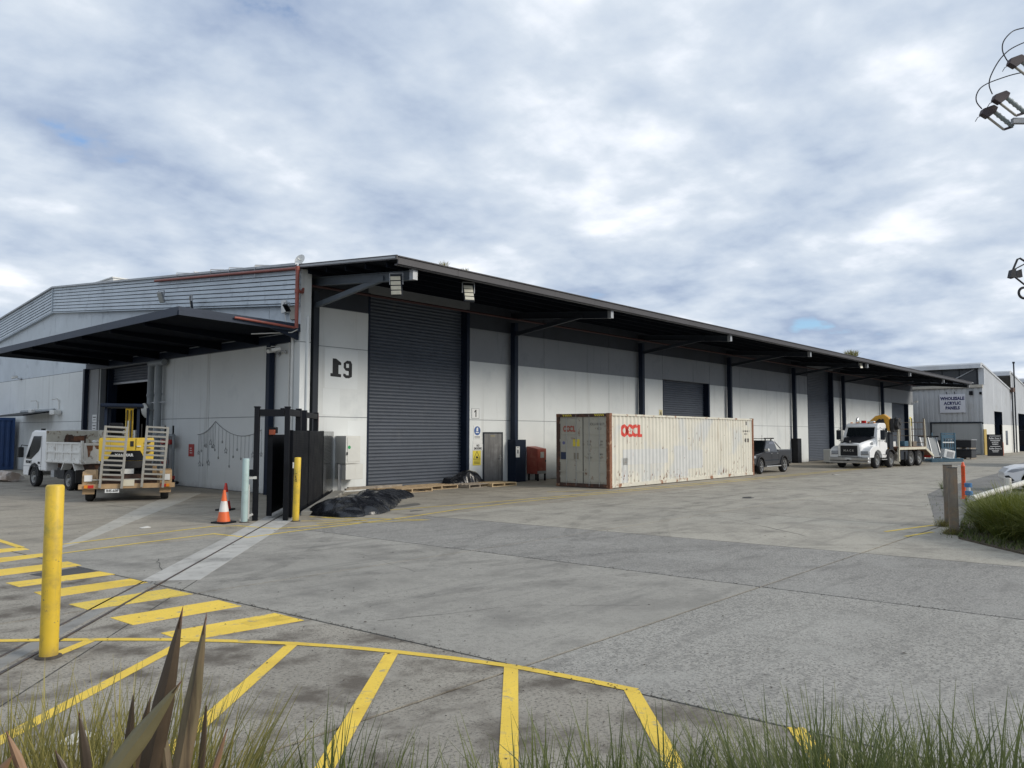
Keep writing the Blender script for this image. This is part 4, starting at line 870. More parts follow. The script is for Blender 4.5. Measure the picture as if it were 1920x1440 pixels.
MB().box(CL-0.10, CL-0.06, 0.1, CW-0.1, 0.15, CH-0.05).build('end_wall', M_cont, cont)
for x0 in (0.0, CL-0.17):
    for y0 in (0.0, CW-0.15): MB().box(x0, x0+0.17, y0, y0+0.15, 0.118, CH-0.118).build('corner_post', M_rust if (y0 == 0) else M_rustd, cont, bevel=0.008)
    for y0 in (-0.005, CW-0.155):
        for z0 in (0.0, CH-0.118): MB().box(x0-0.005, x0+0.178, y0, y0+0.16, z0, z0+0.118).build('corner_casting', M_rust, cont, bevel=0.012)
MB().box(0.005, 0.12, 0.15, CW-0.15, CH-0.13, CH-0.01).build('door_header', M_rustd, cont); MB().box(0.005, 0.12, 0.15, CW-0.15, 0.02, 0.15).build('door_sill', M_rustd, cont)
for i in range(2):                            # hazard chevrons on the header
    for k in range(5):
        y = (0.25 if i == 0 else CW-0.75) + k*0.09
        MB().add([(0.003, y, CH-0.11), (0.003, y+0.05, CH-0.11), (0.003, y+0.08, CH-0.03), (0.003, y+0.03, CH-0.03)], [(0,1,2,3)]).build('chevron', M_sign_yel, cont)
for k, (y0, y1) in enumerate(((0.16, 1.235), (1.265, CW-0.16))):
    e = bpy.data.objects.new('door', None); col.objects.link(e); e.parent = cont
    MB().box(0.055, 0.09, y0, y1, 0.155, CH-0.135).build('leaf', M_contd, e, bevel=0.004)
    zz = [0.17, 1.02, 1.50, 1.98, CH-0.15]
    for a, b in zip(zz, zz[1:]):
        MB().box(0.042, 0.056, y0+0.09, y1-0.09, a+0.04, b-0.04).build('pressed_panel', M_contd, e, bevel=0.012, seg=1)
    for f in (0.27, 0.70) if k == 1 else (0.30, 0.73):
        y = y0 + f*(y1-y0)
        MB().cyl((0.02, y, 0.06), (0.02, y, CH-0.05), 0.018, n=8).build('locking_bar', mt('bar_galv', (0.42, 0.42, 0.39), 0.45, metal=0.2, var=0.1, c2=(0.25, 0.18, 0.12), c2_at=(0.6, 0.7), c2_scale=9), e, smooth=50)
        for z in (0.22, 0.85, 1.75, 2.55): MB().box(0.01, 0.05, y-0.045, y+0.045, z, z+0.05).build('bar_bracket', M_contd, e)
        MB().bar((0.0, y, 0.60), (0.0, y+(0.32 if f > 0.5 else -0.22), 0.60), 0.02, 0.035).build('handle', M_contd, e)
    for z in (0.35, 0.95, 1.75, 2.45): MB().box(0.035, 0.075, (0.10 if k == 0 else CW-0.18), (0.18 if k == 0 else CW-0.10), z, z+0.10).build('hinge', M_rust if k == 0 else M_contd, e)
MB().box(0.05, 0.06, 1.236, 1.264, 0.16, CH-0.14).build('door_seal', M_black, cont)
def flat(y0, y1, z0, z1, mat, nm): MB().box(0.036, 0.0415, y0, y1, z0, z1).build(nm, mat, cont)
flat(1.40, 1.72, 1.57, 1.84, M_sign_yel, 'warning_sticker'); flat(2.02, 2.30, 1.06, 1.34, mt('navy_sticker', (0.03, 0.045, 0.09), 0.6), 'square_sticker'); flat(1.45, 1.68, 1.08, 1.32, mt('tan_sticker', (0.26, 0.23, 0.18), 0.7), 'square_sticker')
MB().cyl((0.0415, 2.16, 1.70), (0.036, 2.16, 1.70), 0.065, n=18).build('round_sticker', mt('violet_sticker', (0.16, 0.17, 0.33), 0.6), cont)
def facex(y, z): return face_x(0.034, y, z)
text('OOLU 84401?'.replace('?', '9'), 0.15, M_stencil, cont, facex(0.62, 2.42), 'stencil', 0.001, sx=0.8); text('45G1', 0.12, M_stencil, cont, facex(0.48, 2.25), 'stencil', 0.001, sx=0.8)
for y, z, s in ((0.95, 1.76, 'MGW'), (0.95, 1.64, 'TARE'), (0.42, 1.76, '32500'), (0.42, 1.64, '3870'), (0.95, 1.28, 'NET'), (0.95, 1.14, 'CU.CAP'), (0.42, 1.28, '28630'), (0.42, 1.14, '76.4')):
    text(s, 0.10, M_stencil, cont, facex(y, z), 'stencil', 0.001, sx=0.75)
# logo: ring O, ring O with a five-petal blossom, C and L
def logo_faces(hh):
    q = []
    def ring(cx, ro, fi, a0, a1, n=28, sq=1.0):
        for i in range(n):
            a, b = a0+(a1-a0)*i/n, a0+(a1-a0)*(i+1)/n
            P = lambda r, t: (cx+r*sq*cos(t), 0.5*hh + r*hh*sin(t))
            q.append([P(ro, a), P(ro, b), P(fi(b), b), P(fi(a), a)])
    ring(0.27*hh, 0.50, lambda t: 0.24, 0, 2*pi, sq=hh*0.78)
    ring(0.92*hh, 0.50, lambda t: 0.26+0.055*cos(5*(t-pi/2)), 0, 2*pi, 40, sq=hh*0.86)
    for k in range(5):
        t = pi/2+2*pi*k/5; c = (0.92*hh+0.085*hh*cos(t), 0.5*hh+0.085*hh*sin(t)); q.append([(c[0]+0.035*hh*cos(t+o), c[1]+0.035*hh*sin(t+o)) for o in (0, pi/2, pi, 3*pi/2)])
    ring(1.56*hh, 0.50, lambda t: 0.24, radians(38), radians(322), sq=hh*0.82)
    q.append([(1.86*hh, 0.0), (2.36*hh, 0.0), (2.36*hh, 0.24*hh), (1.86*hh, 0.24*hh)]); q.append([(1.86*hh, 0.24*hh), (2.10*hh, 0.24*hh), (2.10*hh, 0.95*hh), (1.86*hh, 1.0*hh)])
    return q
def painted_on_side(faces, x0, z0, mat, name):
    me = bpy.data.meshes.new(name); bm = bmesh.new()
    for f in faces:
        vs = [bm.verts.new((x0+p, 0, z0+r)) for p, r in f]
        try: bm.faces.new(vs)
        except ValueError: pass
    bmesh.ops.remove_doubles(bm, verts=bm.verts, dist=0.0005)
    for b in breaks:
        bmesh.ops.bisect_plane(bm, geom=bm.verts[:]+bm.edges[:]+bm.faces[:], plane_co=(b, 0, 0), plane_no=(1, 0, 0))
    for v in bm.verts: v.co.y = YO + corr(v.co.x) - 0.003
    bm.to_mesh(me); bm.free(); me.materials.append(mat)
    o = bpy.data.objects.new(name, me); col.objects.link(o); o.parent = cont; return o
painted_on_side([[(p*1.25, q) for p, q in f] for f in logo_faces(0.50)], 0.95, 1.93, M_oocl, 'logo_lettering')
for f in logo_faces(0.24) and [0]:
    mb = MB()
    for q in logo_faces(0.24): mb.add([(0.034, CW-0.34-p, 2.13+r) for p, r in q], [tuple(range(len(q)))])
    mb.build('logo_lettering', M_oocl_f, cont)
def side_rects(rects, mat, nm): painted_on_side([[(a, c), (b, c), (b, d_), (a, d_)] for a, b, c, d_ in rects], 0, 0, mat, nm)
rg = random.Random(9)
side_rects([(12.3, 12.42, 2.5, 2.68)] + [(11.9+0.12*k, 11.97+0.12*k, 2.16, 2.24) for k in range(7)] + [(12.1+0.12*k, 12.17+0.12*k, 2.02, 2.10) for k in range(3)] + [(12.2, 12.32, 1.66, 1.84), (12.5, 12.62, 1.66, 1.84)], M_stencil, 'stencil')
M_cpatch = mt('container_touch_up', (0.56, 0.565, 0.55), 0.6, var=0.06, scale=2, streak=(0.42, 0.36, 0.28), streak_at=(0.66, 0.85), streak_scale=(6, 6, .4))
side_rects([(0.9, 1.32, 0.18, 1.12), (1.0, 4.45, 0.86, 1.45), (5.0, 6.3, 0.25, 1.55), (6.3, 7.6, 0.55, 1.35)], M_cpatch, 'touch_up_paint')
r_ = []
for k in range(150):
    xx = rg.uniform(0.3, 12.6); zz = rg.choice((rg.uniform(0.2, 0.6), rg.uniform(0.2, 2.6), rg.uniform(0.17, 0.3))); w_ = rg.uniform(0.012, 0.045); h_ = rg.uniform(0.03, 0.12)*rg.choice((1, 1, 2.2))
    r_.append((xx, xx+w_, zz, zz+h_))
painted_on_side([[(a, c), (a+(b-a)*0.6, c-0.02), (b, c+(d_-c)*0.4), (a+(b-a)*0.7, d_)] for a, b, c, d_ in r_], 0, 0, M_rust, 'rust_marks').location.y = -0.001

# ================================================================== TARPED PILES, PALLETS
M_tarp = mt('black_plastic_sheet', (0.009, 0.010, 0.013), 0.26, var=0.25, scale=4, c2=(0.035, 0.036, 0.04), c2_at=(0.55, 0.75), c2_scale=7, spec=0.5, rough_var=0.08, bump=0.004, bscale=22)
def tarp(path, width, height, label, seed, nu=150, nv=60):
    P = [Vector(p) for p in path]; L_ = [0]
    for a, b in zip(P, P[1:]): L_.append(L_[-1]+(b-a).length)
    def at(s):
        s *= L_[-1]
        for i in range(len(P)-1):
            if s <= L_[i+1]+1e-6:
                t = (s-L_[i])/(L_[i+1]-L_[i]); return P[i].lerp(P[i+1], t), (P[i+1]-P[i]).normalized()
    rw = random.Random(seed); WAVES = [(cos(a_), sin(a_), f_, rw.random(), m_) for a_, f_, m_ in ((0.3, 0.8, 0.42), (1.2, 1.15, 0.36), (2.2, 1.5, 0.28), (2.9, 2.2, 0.16), (0.8, 5.4, 0.05))]
    vs = []; sd = Vector((seed*7.1, seed*3.3, seed))
    for i in range(nu+1):
        s = i/nu; c, t = at(s); n = Vector((-t.y, t.x)); env = min(1, s/0.07, (1-s)/0.06)**0.5
        w = width(s)*(0.55+0.45*env); h = height(s)*env
        for j in range(nv+1):
            u = -1+2*j/nv
            base = max(0.0, 1-abs(u)**2.6)
            p = c + n*(u*w*0.5*(1+0.12*noise.noise(Vector((s*9, u*2, 0))+sd)))
            q = Vector((p.x*1.7, p.y*1.7, 0))+sd; qa = Vector((s*L_[-1]*1.1, u*2.6, 0))+sd; qb = Vector((s*L_[-1]*2.6+u*1.5, u*1.6-s*2, 3))+sd
            wq = noise.noise_vector(q*0.45)*0.55; fold = sum(am*abs(((p.x+wq.x)*cx_+(p.y+wq.y)*cy_)*fq+ph-round(((p.x+wq.x)*cx_+(p.y+wq.y)*cy_)*fq+ph)) for cx_, cy_, fq, ph, am in WAVES); lump = noise.noise(q*0.55)
            z = h*base*(0.80+0.25*lump) + 0.012 + 0.34*fold*env*(0.25+0.75*base)
            hx = noise.noise(q*2.2+Vector((9, 0, 0)))*0.09*env; hy = noise.noise(q*2.2+Vector((0, 9, 0)))*0.09*env
            vs.append((p.x+hx, p.y+hy, max(0.006, z if 0 < j < nv else 0.006)))
    m = nv+1
    fs = [(i*m+j, (i+1)*m+j, (i+1)*m+j+1, i*m+j+1) for i in range(nu) for j in range(nv)]
    e = thing('tarped_pile', label, 'tarp', (P[0].x, P[0].y, 0))
    MB().add([(x-P[0].x, y-P[0].y, z) for x, y, z in vs], fs).build('black_sheet', M_tarp, e, smooth=9)
    return e
tp = tarp([(11.35, 16.55), (12.5, 16.75), (13.9, 17.9), (15.4, 19.35), (16.9, 20.1)], lambda s: 1.95 - 0.75*s, lambda s: 0.32 if s < 0.35 else 0.32-0.20*(s-0.35)/0.65, 'long crumpled black plastic sheet over a pile beside the gate', 3)
tarp([(20.75, 22.1), (21.6, 22.2), (22.85, 22.15)], lambda s: 0.75, lambda s: 0.22+0.42*max(0, sin(pi*(s-0.25)/0.75)) if s > 0.25 else 0.22, 'heap of black plastic against the tallest roller door', 8, 90, 44)
M_pine = mt('pallet_timber', (0.42, 0.31, 0.185), 0.8, var=0.18, scale=3, c2=(0.28, 0.19, 0.11), c2_at=(0.5, 0.7), c2_scale=4, streak=(0.33, 0.24, 0.14), streak_at=(0.5, 0.7), streak_scale=(2, 14, 14), bump=0.003, bscale=30)
M_pine2 = mt('old_timber', (0.30, 0.255, 0.20), 0.85, var=0.2, scale=3, c2=(0.18, 0.14, 0.11), c2_at=(0.5, 0.7), c2_scale=5)
def pallet(loc, rz, label, mat=None, n=7, L=1.2, W=1.2):
    e = thing('pallet', label, 'pallet', loc, rz, 'pallets along the roller door'); mat = mat or M_pine
    for k in range(n): y = -W/2 + (W-0.1)*k/(n-1); MB().box(-L/2, L/2, y, y+0.1, 0.115, 0.137).build('top_board', mat, e)
    for x in (-L/2, -0.025, L/2-0.05): MB().box(x, x+0.05, -W/2, W/2, 0.022, 0.115).build('bearer', mat, e)
    for y in (-W/2, -0.05, W/2-0.1): MB().box(-L/2, L/2, y, y+0.1, 0.0, 0.022).build('bottom_board', mat, e)
    return e
pallet((18.15, 21.55, 0), radians(-4), 'timber pallet nearest the tarp, at the foot of the tallest roller door', L=1.8, W=1.3)
pallet((19.85, 21.85, 0), radians(2), 'timber pallet in the middle of the row before the tallest roller door', L=1.7, W=1.15)
pallet((21.5, 21.55, 0), radians(5), 'dark timber pallet in front of the black plastic heap', M_pine2, L=1.3)
e = pallet((22.75, 21.25, 0), radians(-3), 'pale timber pallet before the grey side door', mt('fresh_timber', (0.56, 0.42, 0.24), 0.75, var=0.12, scale=3, c2=(0.42, 0.27, 0.12), c2_at=(0.55, 0.7), c2_scale=6), L=1.35, W=1.0)
for k, (x, y, a, l, lb) in enumerate(((15.9, 20.5, 0.1, 2.0, 'weathered timber batten lying on the tarp, nearer the gate'), (16.8, 21.3, -0.05, 2.2, 'weathered timber batten lying on the tarp, nearer the wall'))):
    e = MB().box(-l/2, l/2, -0.05, 0.05, 0, 0.06).build('timber_batten', M_pine2); e.location = (x, y, 0.26 - 0.04*k); e.rotation_euler = (0, 0, a); tag(e, lb, 'timber', 'loose timber by the tarp')

# ================================================================== LEFT SIDE: BLUE CONTAINER, BIN, AWNING
M_bluec = mt('blue_container', (0.022, 0.06, 0.17), 0.55, var=0.12, scale=1, c2=(0.015, 0.04, 0.11), c2_at=(0.55, 0.75), c2_scale=2)
e = thing('blue_container', 'dark blue corrugated container against the gable wall', 'container', (11.9, 50.0, 0))
mb = MB(); xs = [0.12+0.14*i for i in range(14)]
prof = []
for i, x in enumerate(xs): prof += [(x, 0.0 if i % 2 == 0 else 0.05), (x+0.09, 0.0 if i % 2 == 0 else 0.05)]
n = len(prof); mb.add([(x, y, 0.15) for x, y in prof] + [(x, y, 2.75) for x, y in prof], [(i, i+1, n+i+1, n+i) for i in range(n-1)]); mb.build('end_wall', M_bluec, e)
mb = MB(); prof = []
for i in range(42): y = 0.12+0.14*i; prof += [(y, 0.02 if i % 2 else 0.06), (y+0.09, 0.02 if i % 2 else 0.06)]
n = len(prof); mb.add([(x, y, 0.15) for y, x in prof] + [(x, y, 2.75) for y, x in prof], [(i, i+1, n+i+1, n+i) for i in range(n-1)]); mb.build('side_wall', M_bluec, e)
for x, y in ((0, 0), (2.0, 0), (0, 5.95), (2.0, 5.95)): MB().box(x, x+0.12, y-0.05, y+0.08, 0, 2.9).build('corner_post', M_bluec, e)
MB().box(0.12, 2.0, -0.03, 0.05, 2.74, 2.9).build('top_rail', M_bluec, e); MB().box(0.12, 2.0, -0.03, 0.05, 0, 0.16).build('bottom_rail', M_bluec, e); MB().box(0.0, 0.1, 0.08, 5.95, 2.74, 2.9).build('top_rail', M_bluec, e); MB().box(0.05, 2.05, 0.05, 5.95, 2.86, 2.89).build('roof', M_bluec, e)
M_bin = mt('bin_plastic', (0.02, 0.022, 0.026), 0.55, var=0.1)
e = thing('wheelie_bin', 'dark wheelie bin with a yellow lid before the blue container', 'bin', (12.35, 48.6, 0), radians(20))
MB().frustum((-0.24, 0.24, -0.26, 0.26), 0.05, (-0.30, 0.30, -0.34, 0.34), 0.94).build('body', M_bin, e, bevel=0.03)
MB().box(-0.33, 0.33, -0.37, 0.38, 0.945, 1.0).build('lid', M_sign_yel, e, bevel=0.02)
for s in (-1, 1): MB().cyl((0.22*s, 0.26, 0.1), (0.28*s, 0.26, 0.1), 0.1, n=14).build('wheel', M_black, e, smooth=50)
M_shrink = mt('pale_sheeting', (0.42, 0.34, 0.28), 0.5, var=0.15, scale=3, c2=(0.55, 0.52, 0.50), c2_at=(0.5, 0.65), c2_scale=3)
e = thing('wrapped_bundle', 'low bundle wrapped in pale sheeting on the ground by the tipper', 'bundle', (10.35, 39.2, 0), radians(100))
mb = MB(); nn_ = 14; vs = []
for i in range(21):
    for k in range(nn_):
        a = 2*pi*k/nn_; x = -1.6+0.16*i; r = 0.24*(0.8+0.4*noise.noise(Vector((x*2, cos(a)*1.2, sin(a)*1.2)))); vs.append((x, r*1.9*cos(a), max(0.005, 0.2+r*sin(a)*1.1)))
mb.add(vs, [(i*nn_+k, i*nn_+(k+1) % nn_, (i+1)*nn_+(k+1) % nn_, (i+1)*nn_+k) for i in range(20) for k in range(nn_)] + [tuple(range(nn_)), tuple(range(20*nn_, 21*nn_))]).build('sheeting', M_shrink, e, smooth=40)
e = thing('wall_awning', 'small dark retractable awning fixed on the pale gable wall', 'awning', (14.2, 46.0, 2.85))
MB().prism([(0, 0.35), (-1.4, 0.12), (-1.4, 0.05), (0, 0.28)], 'y', -1.5, 3.2).build('fabric', M_black, e); MB().cyl((-0.1, -1.9, 0.36), (-0.1, 3.2, 0.36), 0.09, n=12).build('roller_tube', M_pipe_grey, e, smooth=50)
MB().box(-0.35, 0.0, -2.6, -1.95, 0.12, 0.36).build('end_bracket', M_white, e, bevel=0.03); MB().box(-0.35, 0.0, 0.8, 1.3, 0.26, 0.46).build('end_bracket', M_white, e, bevel=0.03)
for y in (-2.2, 1.0): MB().tube([(0.0, y, 0.4), (0.0, y, 0.85), (-0.08, y, 0.95), (-0.3, y+0.1, 0.9)], 0.03, 6).build('lamp_arm', M_white, e)
e = thing('office_chair', 'black office chair beside the gable wall behind the tipper', 'chair', (13.2, 42.0, 0), radians(-120))
MB().box(-0.25, 0.25, -0.25, 0.25, 0.45, 0.55).build('seat', M_black, e, bevel=0.04); MB().box(-0.3, -0.2, -0.24, 0.24, 0.68, 1.25).build('backrest', M_black, e, bevel=0.04); MB().cyl((0, 0, 0.1), (0, 0, 0.45), 0.03, n=8).build('stem', M_black, e)
for k in range(5): MB().bar((0, 0, 0.1), (0.3*cos(k*1.257), 0.3*sin(k*1.257), 0.05), 0.04, 0.03).build('foot', M_black, e)

# ================================================================== FAR FACTORY WITH SAWTOOTH ROOF
M_fclad = mt('factory_cladding', (0.50, 0.515, 0.53), 0.5, metal=0.1, var=0.08, scale=0.4, streak=(0.38, 0.385, 0.39), streak_at=(0.56, 0.8), streak_scale=(0.9, 0.9, 0.08), c2=(0.42, 0.42, 0.41), c2_at=(0.58, 0.75), c2_scale=0.5)
M_fwhite = mt('factory_white_wall', (0.70, 0.70, 0.66), 0.7, var=0.05, scale=0.5, low=((0.4, 0.36, 0.3), 0.4))
M_glassd = mt('dark_glazing', (0.03, 0.034, 0.04), 0.25, var=0.3, scale=0.5)
M_fgar = mt('factory_door', (0.37, 0.385, 0.39), 0.5, var=0.06, scale=0.4, streak=(0.22, 0.23, 0.235), streak_at=(0.55, 0.8), streak_scale=(4, 4, 0.2))
fac = thing('factory', 'grey sawtooth-roofed factory beyond the far end of the warehouse', 'factory')
FXp, FYp = 91.0, 17.3
def ribs(a0, a1, z0, z1f, plane, off, name, mat, pitch=0.5, depth=0.05):
    """vertical ribbed cladding sheet; plane 'x' -> runs along y at x=off (facing -x), 'y' -> runs along x at y=off (facing -y)."""
    pr_ = []; a = a0
    while a < a1-0.01:
        for t, dd in ((0, 0), (0.55*pitch, 0), (0.65*pitch, depth), (0.9*pitch, depth)):
            if a+t < a1: pr_.append((a+t, dd))
        a += pitch
    pr_.append((a1, 0)); n = len(pr_); vs = []
    for tp_ in (0, 1):
        for q, dd in pr_:
            z = z0 if tp_ == 0 else z1f(q)
            vs.append((off+dd, q, z) if plane == 'x' else (q, off+dd, z))
    MB().add(vs, [(i, i+1, n+i+1, n+i) for i in range(n-1)]).build(name, mat, fac)
for a, b in ((17.3, 20.9), (20.9, 24.5), (24.5, 29.0), (29.0, 40.0)):
    ribs(a, b, 3.30 if b < 25 else 0, lambda q: 6.85, 'x', FXp, 'front_cladding', M_fclad)
ribs(22.1, 24.5, 0, lambda q: 3.30, 'x', FXp, 'front_cladding', M_fclad)
MB().box(FXp-0.25, FXp+0.25, 17.25, 40, 6.86, 7.15).build('clerestory_sill', mt('sill_cream', (0.45, 0.42, 0.36), 0.7, var=0.1), fac)
MB().box(FXp+0.3, FXp+0.35, 17.55, 40, 7.15, 8.8).build('clerestory_glazing', M_glassd, fac)
for k in range(8):
    y = 17.8+k*1.6
    MB().bar((FXp+0.25, y, 7.2), (FXp+0.25, y, 8.8), 0.06, 0.06).build('mullion', M_char, fac)
MB().bar((FXp+0.2, 18.0, 8.75), (FXp+0.2, 20.6, 7.4), 0.08, 0.08).build('truss_brace', M_galv, fac); MB().bar((FXp+0.2, 23.6, 8.75), (FXp+0.2, 20.9, 7.4), 0.08, 0.08).build('truss_brace', M_galv, fac)
MB().box(FXp-0.02, FXp+0.3, 17.1, 17.6, 7.15, 8.85).build('clerestory_pier', M_fclad, fac)
def saw(x0, x1, zp, zv):
    # rounded eave, roof slope, gable cladding on the yard side
    MB().prism([(x0-0.9, zp-0.55), (x0-0.85, zp-0.15), (x0-0.6, zp), (x0, zp+0.02), (x1, zv), (x1, zv-0.15), (x0, zp-0.16), (x0-0.6, zp-0.5)], 'y', FYp-0.08, 40).build('sawtooth_roof', M_fclad, fac)
    def top(q): return zp-0.1 + (zv-zp)*(max(q, x0)-x0)/(x1-x0)
    return top
tops = [saw(91.0, 105.6, 9.35, 7.35), saw(106.3, 121, 9.45, 7.35), saw(121.7, 136.5, 9.45, 7.35)]
ZB = 3.15
for (a, b), tp_ in zip(((91.0, 96.4), (96.4, 100.65), (100.65, 105.6)), tops[:1]*3): ribs(a, b, 4.55 if abs(a-96.4) < .01 else ZB, tp_, 'y', FYp, 'side_cladding', M_fclad, 0.4, 0.04)
for (a, b) in ((106.3, 110.2), (110.2, 115.0), (115.0, 121.0)): ribs(a, b, 4.6 if abs(a-110.2) < .01 else ZB, tops[1], 'y', FYp, 'side_cladding', M_fclad, 0.4, 0.04)
ribs(121.7, 136.5, 0, tops[2], 'y', FYp, 'side_cladding', M_fclad, 0.4, 0.04)
ribs(105.6, 106.3, ZB, lambda q: 7.3, 'y', FYp+0.02, 'side_cladding', M_fclad, 0.4, 0.04)
for a, b in ((91.0, 96.4), (100.65, 110.2), (115.0, 121.0)): MB().box(a, b, FYp+0.01, FYp+0.3, 0, ZB-0.005).build('white_wall', M_fwhite, fac)
MB().box(102.2, 103.4, FYp-0.01, FYp+0.05, 0.9, 2.5).build('window', M_glassd, fac)
for a, b, zt in ((96.4, 100.65, 4.5), (110.2, 115.0, 4.6)):
    MB().box(a, b, FYp+2.5, FYp+2.6, 0, zt+0.4).build('doorway_back', M_black, fac); MB().box(b, b+0.1, FYp+0.06, FYp+2.5, 0, zt+0.4).build('doorway_side', M_navy, fac)
    MB().box(a+0.35, a+1.6, FYp+0.5, FYp+0.56, 1.9, 4.4).build('strip_curtain', mt('pale_curtain', (0.42, 0.47, 0.48), 0.4, var=0.1), fac)
MB().cyl((106.0, FYp-0.15, 0), (106.0, FYp-0.15, 7.2), 0.08, n=10).build('downpipe', M_char, fac, smooth=50); MB().box(105.5, 106.5, FYp-0.35, FYp, 7.0, 7.5).build('rainwater_head', M_rustd, fac)
MB().cyl((107.3, FYp-0.2, 0), (107.3, FYp-0.2, 10.4), 0.08, n=10).cyl((107.3, FYp-0.2, 10.4), (107.3, FYp-0.2, 10.6), 0.14, n=10).build('flue', M_char, fac, smooth=50)
MB().cyl((106.7, FYp-0.12, 0.4), (106.7, FYp-0.12, 3.4), 0.06, n=8).build('downpipe', M_white, fac, smooth=50)
MB().box(FXp-0.06, FXp+0.05, 17.62, 22.05, 0.05, 3.2).build('shutter', M_fgar, fac)
MB().box(FXp-0.12, FXp+0.05, 17.45, 22.2, 3.2, 3.36).build('shutter_frame', M_char, fac); MB().box(FXp-0.12, FXp+0.05, 22.05, 22.2, 0, 3.2).build('shutter_frame', M_char, fac); MB().box(FXp-0.12, FXp+0.05, 17.45, 17.62, 0, 3.2).build('shutter_frame', M_pipe_grey, fac)
MB().box(FXp-0.08, FXp+1.1, FYp-0.05, FYp+0.008, 0, 2.6).build('yellow_corner_guard', mt('ochre_guard', (0.40, 0.28, 0.06), 0.6, var=0.1), fac)
e = thing('factory_sign', 'white sign with three lines of navy capitals high on the factory wall', 'sign', (FXp-0.08, 20.03, 4.32))
MB().box(-0.03, 0.03, -1.19, 1.19, 0, 1.92).build('plate', mt('sign_lilac_white', (0.66, 0.67, 0.72), 0.5, var=0.04), e)
M_navyt = mt('sign_navy', (0.03, 0.035, 0.12), 0.5)
for k, s in enumerate(('WHOLESALE', 'ACRYLIC', 'PANELS')): text(s, 0.43, M_navyt, e, face_x(-0.036, 0, 1.46-0.49*k), offset=0.024, sx=0.86, space=1.06)
for y in (-0.25, 0.5): MB().tube([(0, y, 1.92), (-0.1, y, 2.15), (-0.4, y, 2.12)], 0.03, 6).build('lamp_arm', M_char, e)
e = thing('wall_fitting', 'dark lamp and alarm fittings under the factory eave', 'lamp', (FXp-0.06, 18.3, 6.1)); MB().box(-0.15, 0.03, -0.16, 0.16, 0, 0.4).build('housing', M_black, e); MB().box(-0.1, 0.03, -0.1, 0.1, 0.42, 0.6).build('cap', M_galv, e); MB().box(-0.1, 0.03, -0.95, -0.75, 0.05, 0.3).build('bell', M_black, e)
# black directory board
e = thing('directory_board', 'tall black board listing Roller Door 1 and Roller Door 2', 'sign', (87.3, 15.7, 0), radians(-45.5))
MB().box(-0.76, 0.76, -0.04, 0.04, 0.0, 2.08).build('panel', M_black, e)
M_signw = mt('board_lettering', (0.7, 0.7, 0.7), 0.5)
for z, s, sz in ((1.70, 'Roller Door 1', 0.21), (1.50, 'WHOLESALE', 0.17), (1.31, 'ACRYLIC', 0.17), (1.12, 'PANELS', 0.17), (0.71, 'Roller Door 2', 0.21)): text(s, sz, M_signw, e, face_y(0, -0.043, z), offset=0.004)
for z, w_ in ((1.92, 0.55), (0.92, 0.5), (0.52, 0.35), (0.40, 0.28)): MB().box(-w_, w_, -0.043, -0.04, z-0.02, z+0.02).build('small_print', M_signw, e)
e = thing('orange_bollard', 'short faded orange bollard beside the black directory board', 'bollard', (90.0, 15.6, 0)); MB().lathe([(0.16, 0), (0.16, 1.25), (0.1, 1.35)], 14).build('post', mt('faded_orange', (0.32, 0.12, 0.07), 0.6, var=0.15), e, smooth=40)
# stillages and crates between truck and factory
def crate(loc, sx, sy, lb):
    e = thing('black_crate_stack', lb, 'crate', loc, radians(-8), 'black crates before the factory')
    for k in range(2):
        z = k*0.84; MB().box(-sx, sx, -sy, sy, z+0.12, z+0.78).build('tub', M_bin, e, bevel=0.03); MB().box(-sx-0.05, sx+0.05, -sy-0.05, sy+0.05, z+0.74, z+0.82).build('rim', M_galv if k else M_char, e)
        for y in (-sy+0.1, 0, sy-0.1): MB().box(-sx, sx, y-0.06, y+0.06, z, z+0.12).build('skid', M_pine2, e)
crate((74.9, 15.8, 0), 0.55, 0.82, 'two stacked black crates standing clear in front of the factory shutter')
crate((72.6, 16.9, 0), 0.5, 0.6, 'two stacked black crates half hidden behind the blue rack')
M_rack = mt('blue_rack_steel', (0.03, 0.09, 0.14), 0.5, var=0.15, scale=2)
e = thing('blue_rack', 'upright blue steel stillage rack behind the truck', 'rack', (68.6, 15.85, 0), radians(-35))
for x in (-0.6, 0.6):
    for y in (-0.5, 0.5): MB().box(x-0.05, x+0.05, y-0.05, y+0.05, 0, 2.2).build('upright', M_rack, e)
for k, z in enumerate((0.1, 0.5, 0.95, 1.4, 1.75, 2.1)):
    MB().box(-0.6, 0.6, -0.52, -0.46, z, z+(0.3 if k == 4 else 0.09)).build('crossbar', M_rack if k != 3 else M_sign, e)
for k in range(5): MB().box(-0.5+0.22*k, -0.4+0.22*k, -0.50, -0.44, 0.15, 1.7).build('slat', M_rack, e)
e = thing('glass_rack', 'pale glass-carrying frame leaning with a white base beside the blue rack', 'rack', (67.4, 16.35, 0), radians(-40))
for x in (-1.0, -0.3, 0.4): MB().bar((x, -0.5, 0.1), (x, 0.1, 1.9), 0.07, 0.07).build('upright', M_galv, e)
MB().bar((-1.1, 0.1, 1.9), (0.6, 0.1, 1.9), 0.12, 0.10).build('top_rail', M_black, e)
MB().bar((-1.1, -0.6, 0.1), (0.6, -0.6, 0.1), 0.12, 0.12).build('foot_rail', M_rack, e)
MB().add([(-1.0,-0.42,0.3),(0.4,-0.42,0.3),(0.4,0.08,1.8),(-1.0,0.08,1.8)], [(0,1,2,3)]).build('pane', mt('pale_pane', (0.20, 0.22, 0.23), 0.3, var=0.1), e)
e = thing('air_conditioner', 'white boxed unit tilted on blue pallets behind the truck', 'air conditioner', (66.3, 15.1, 0.25), radians(-40))
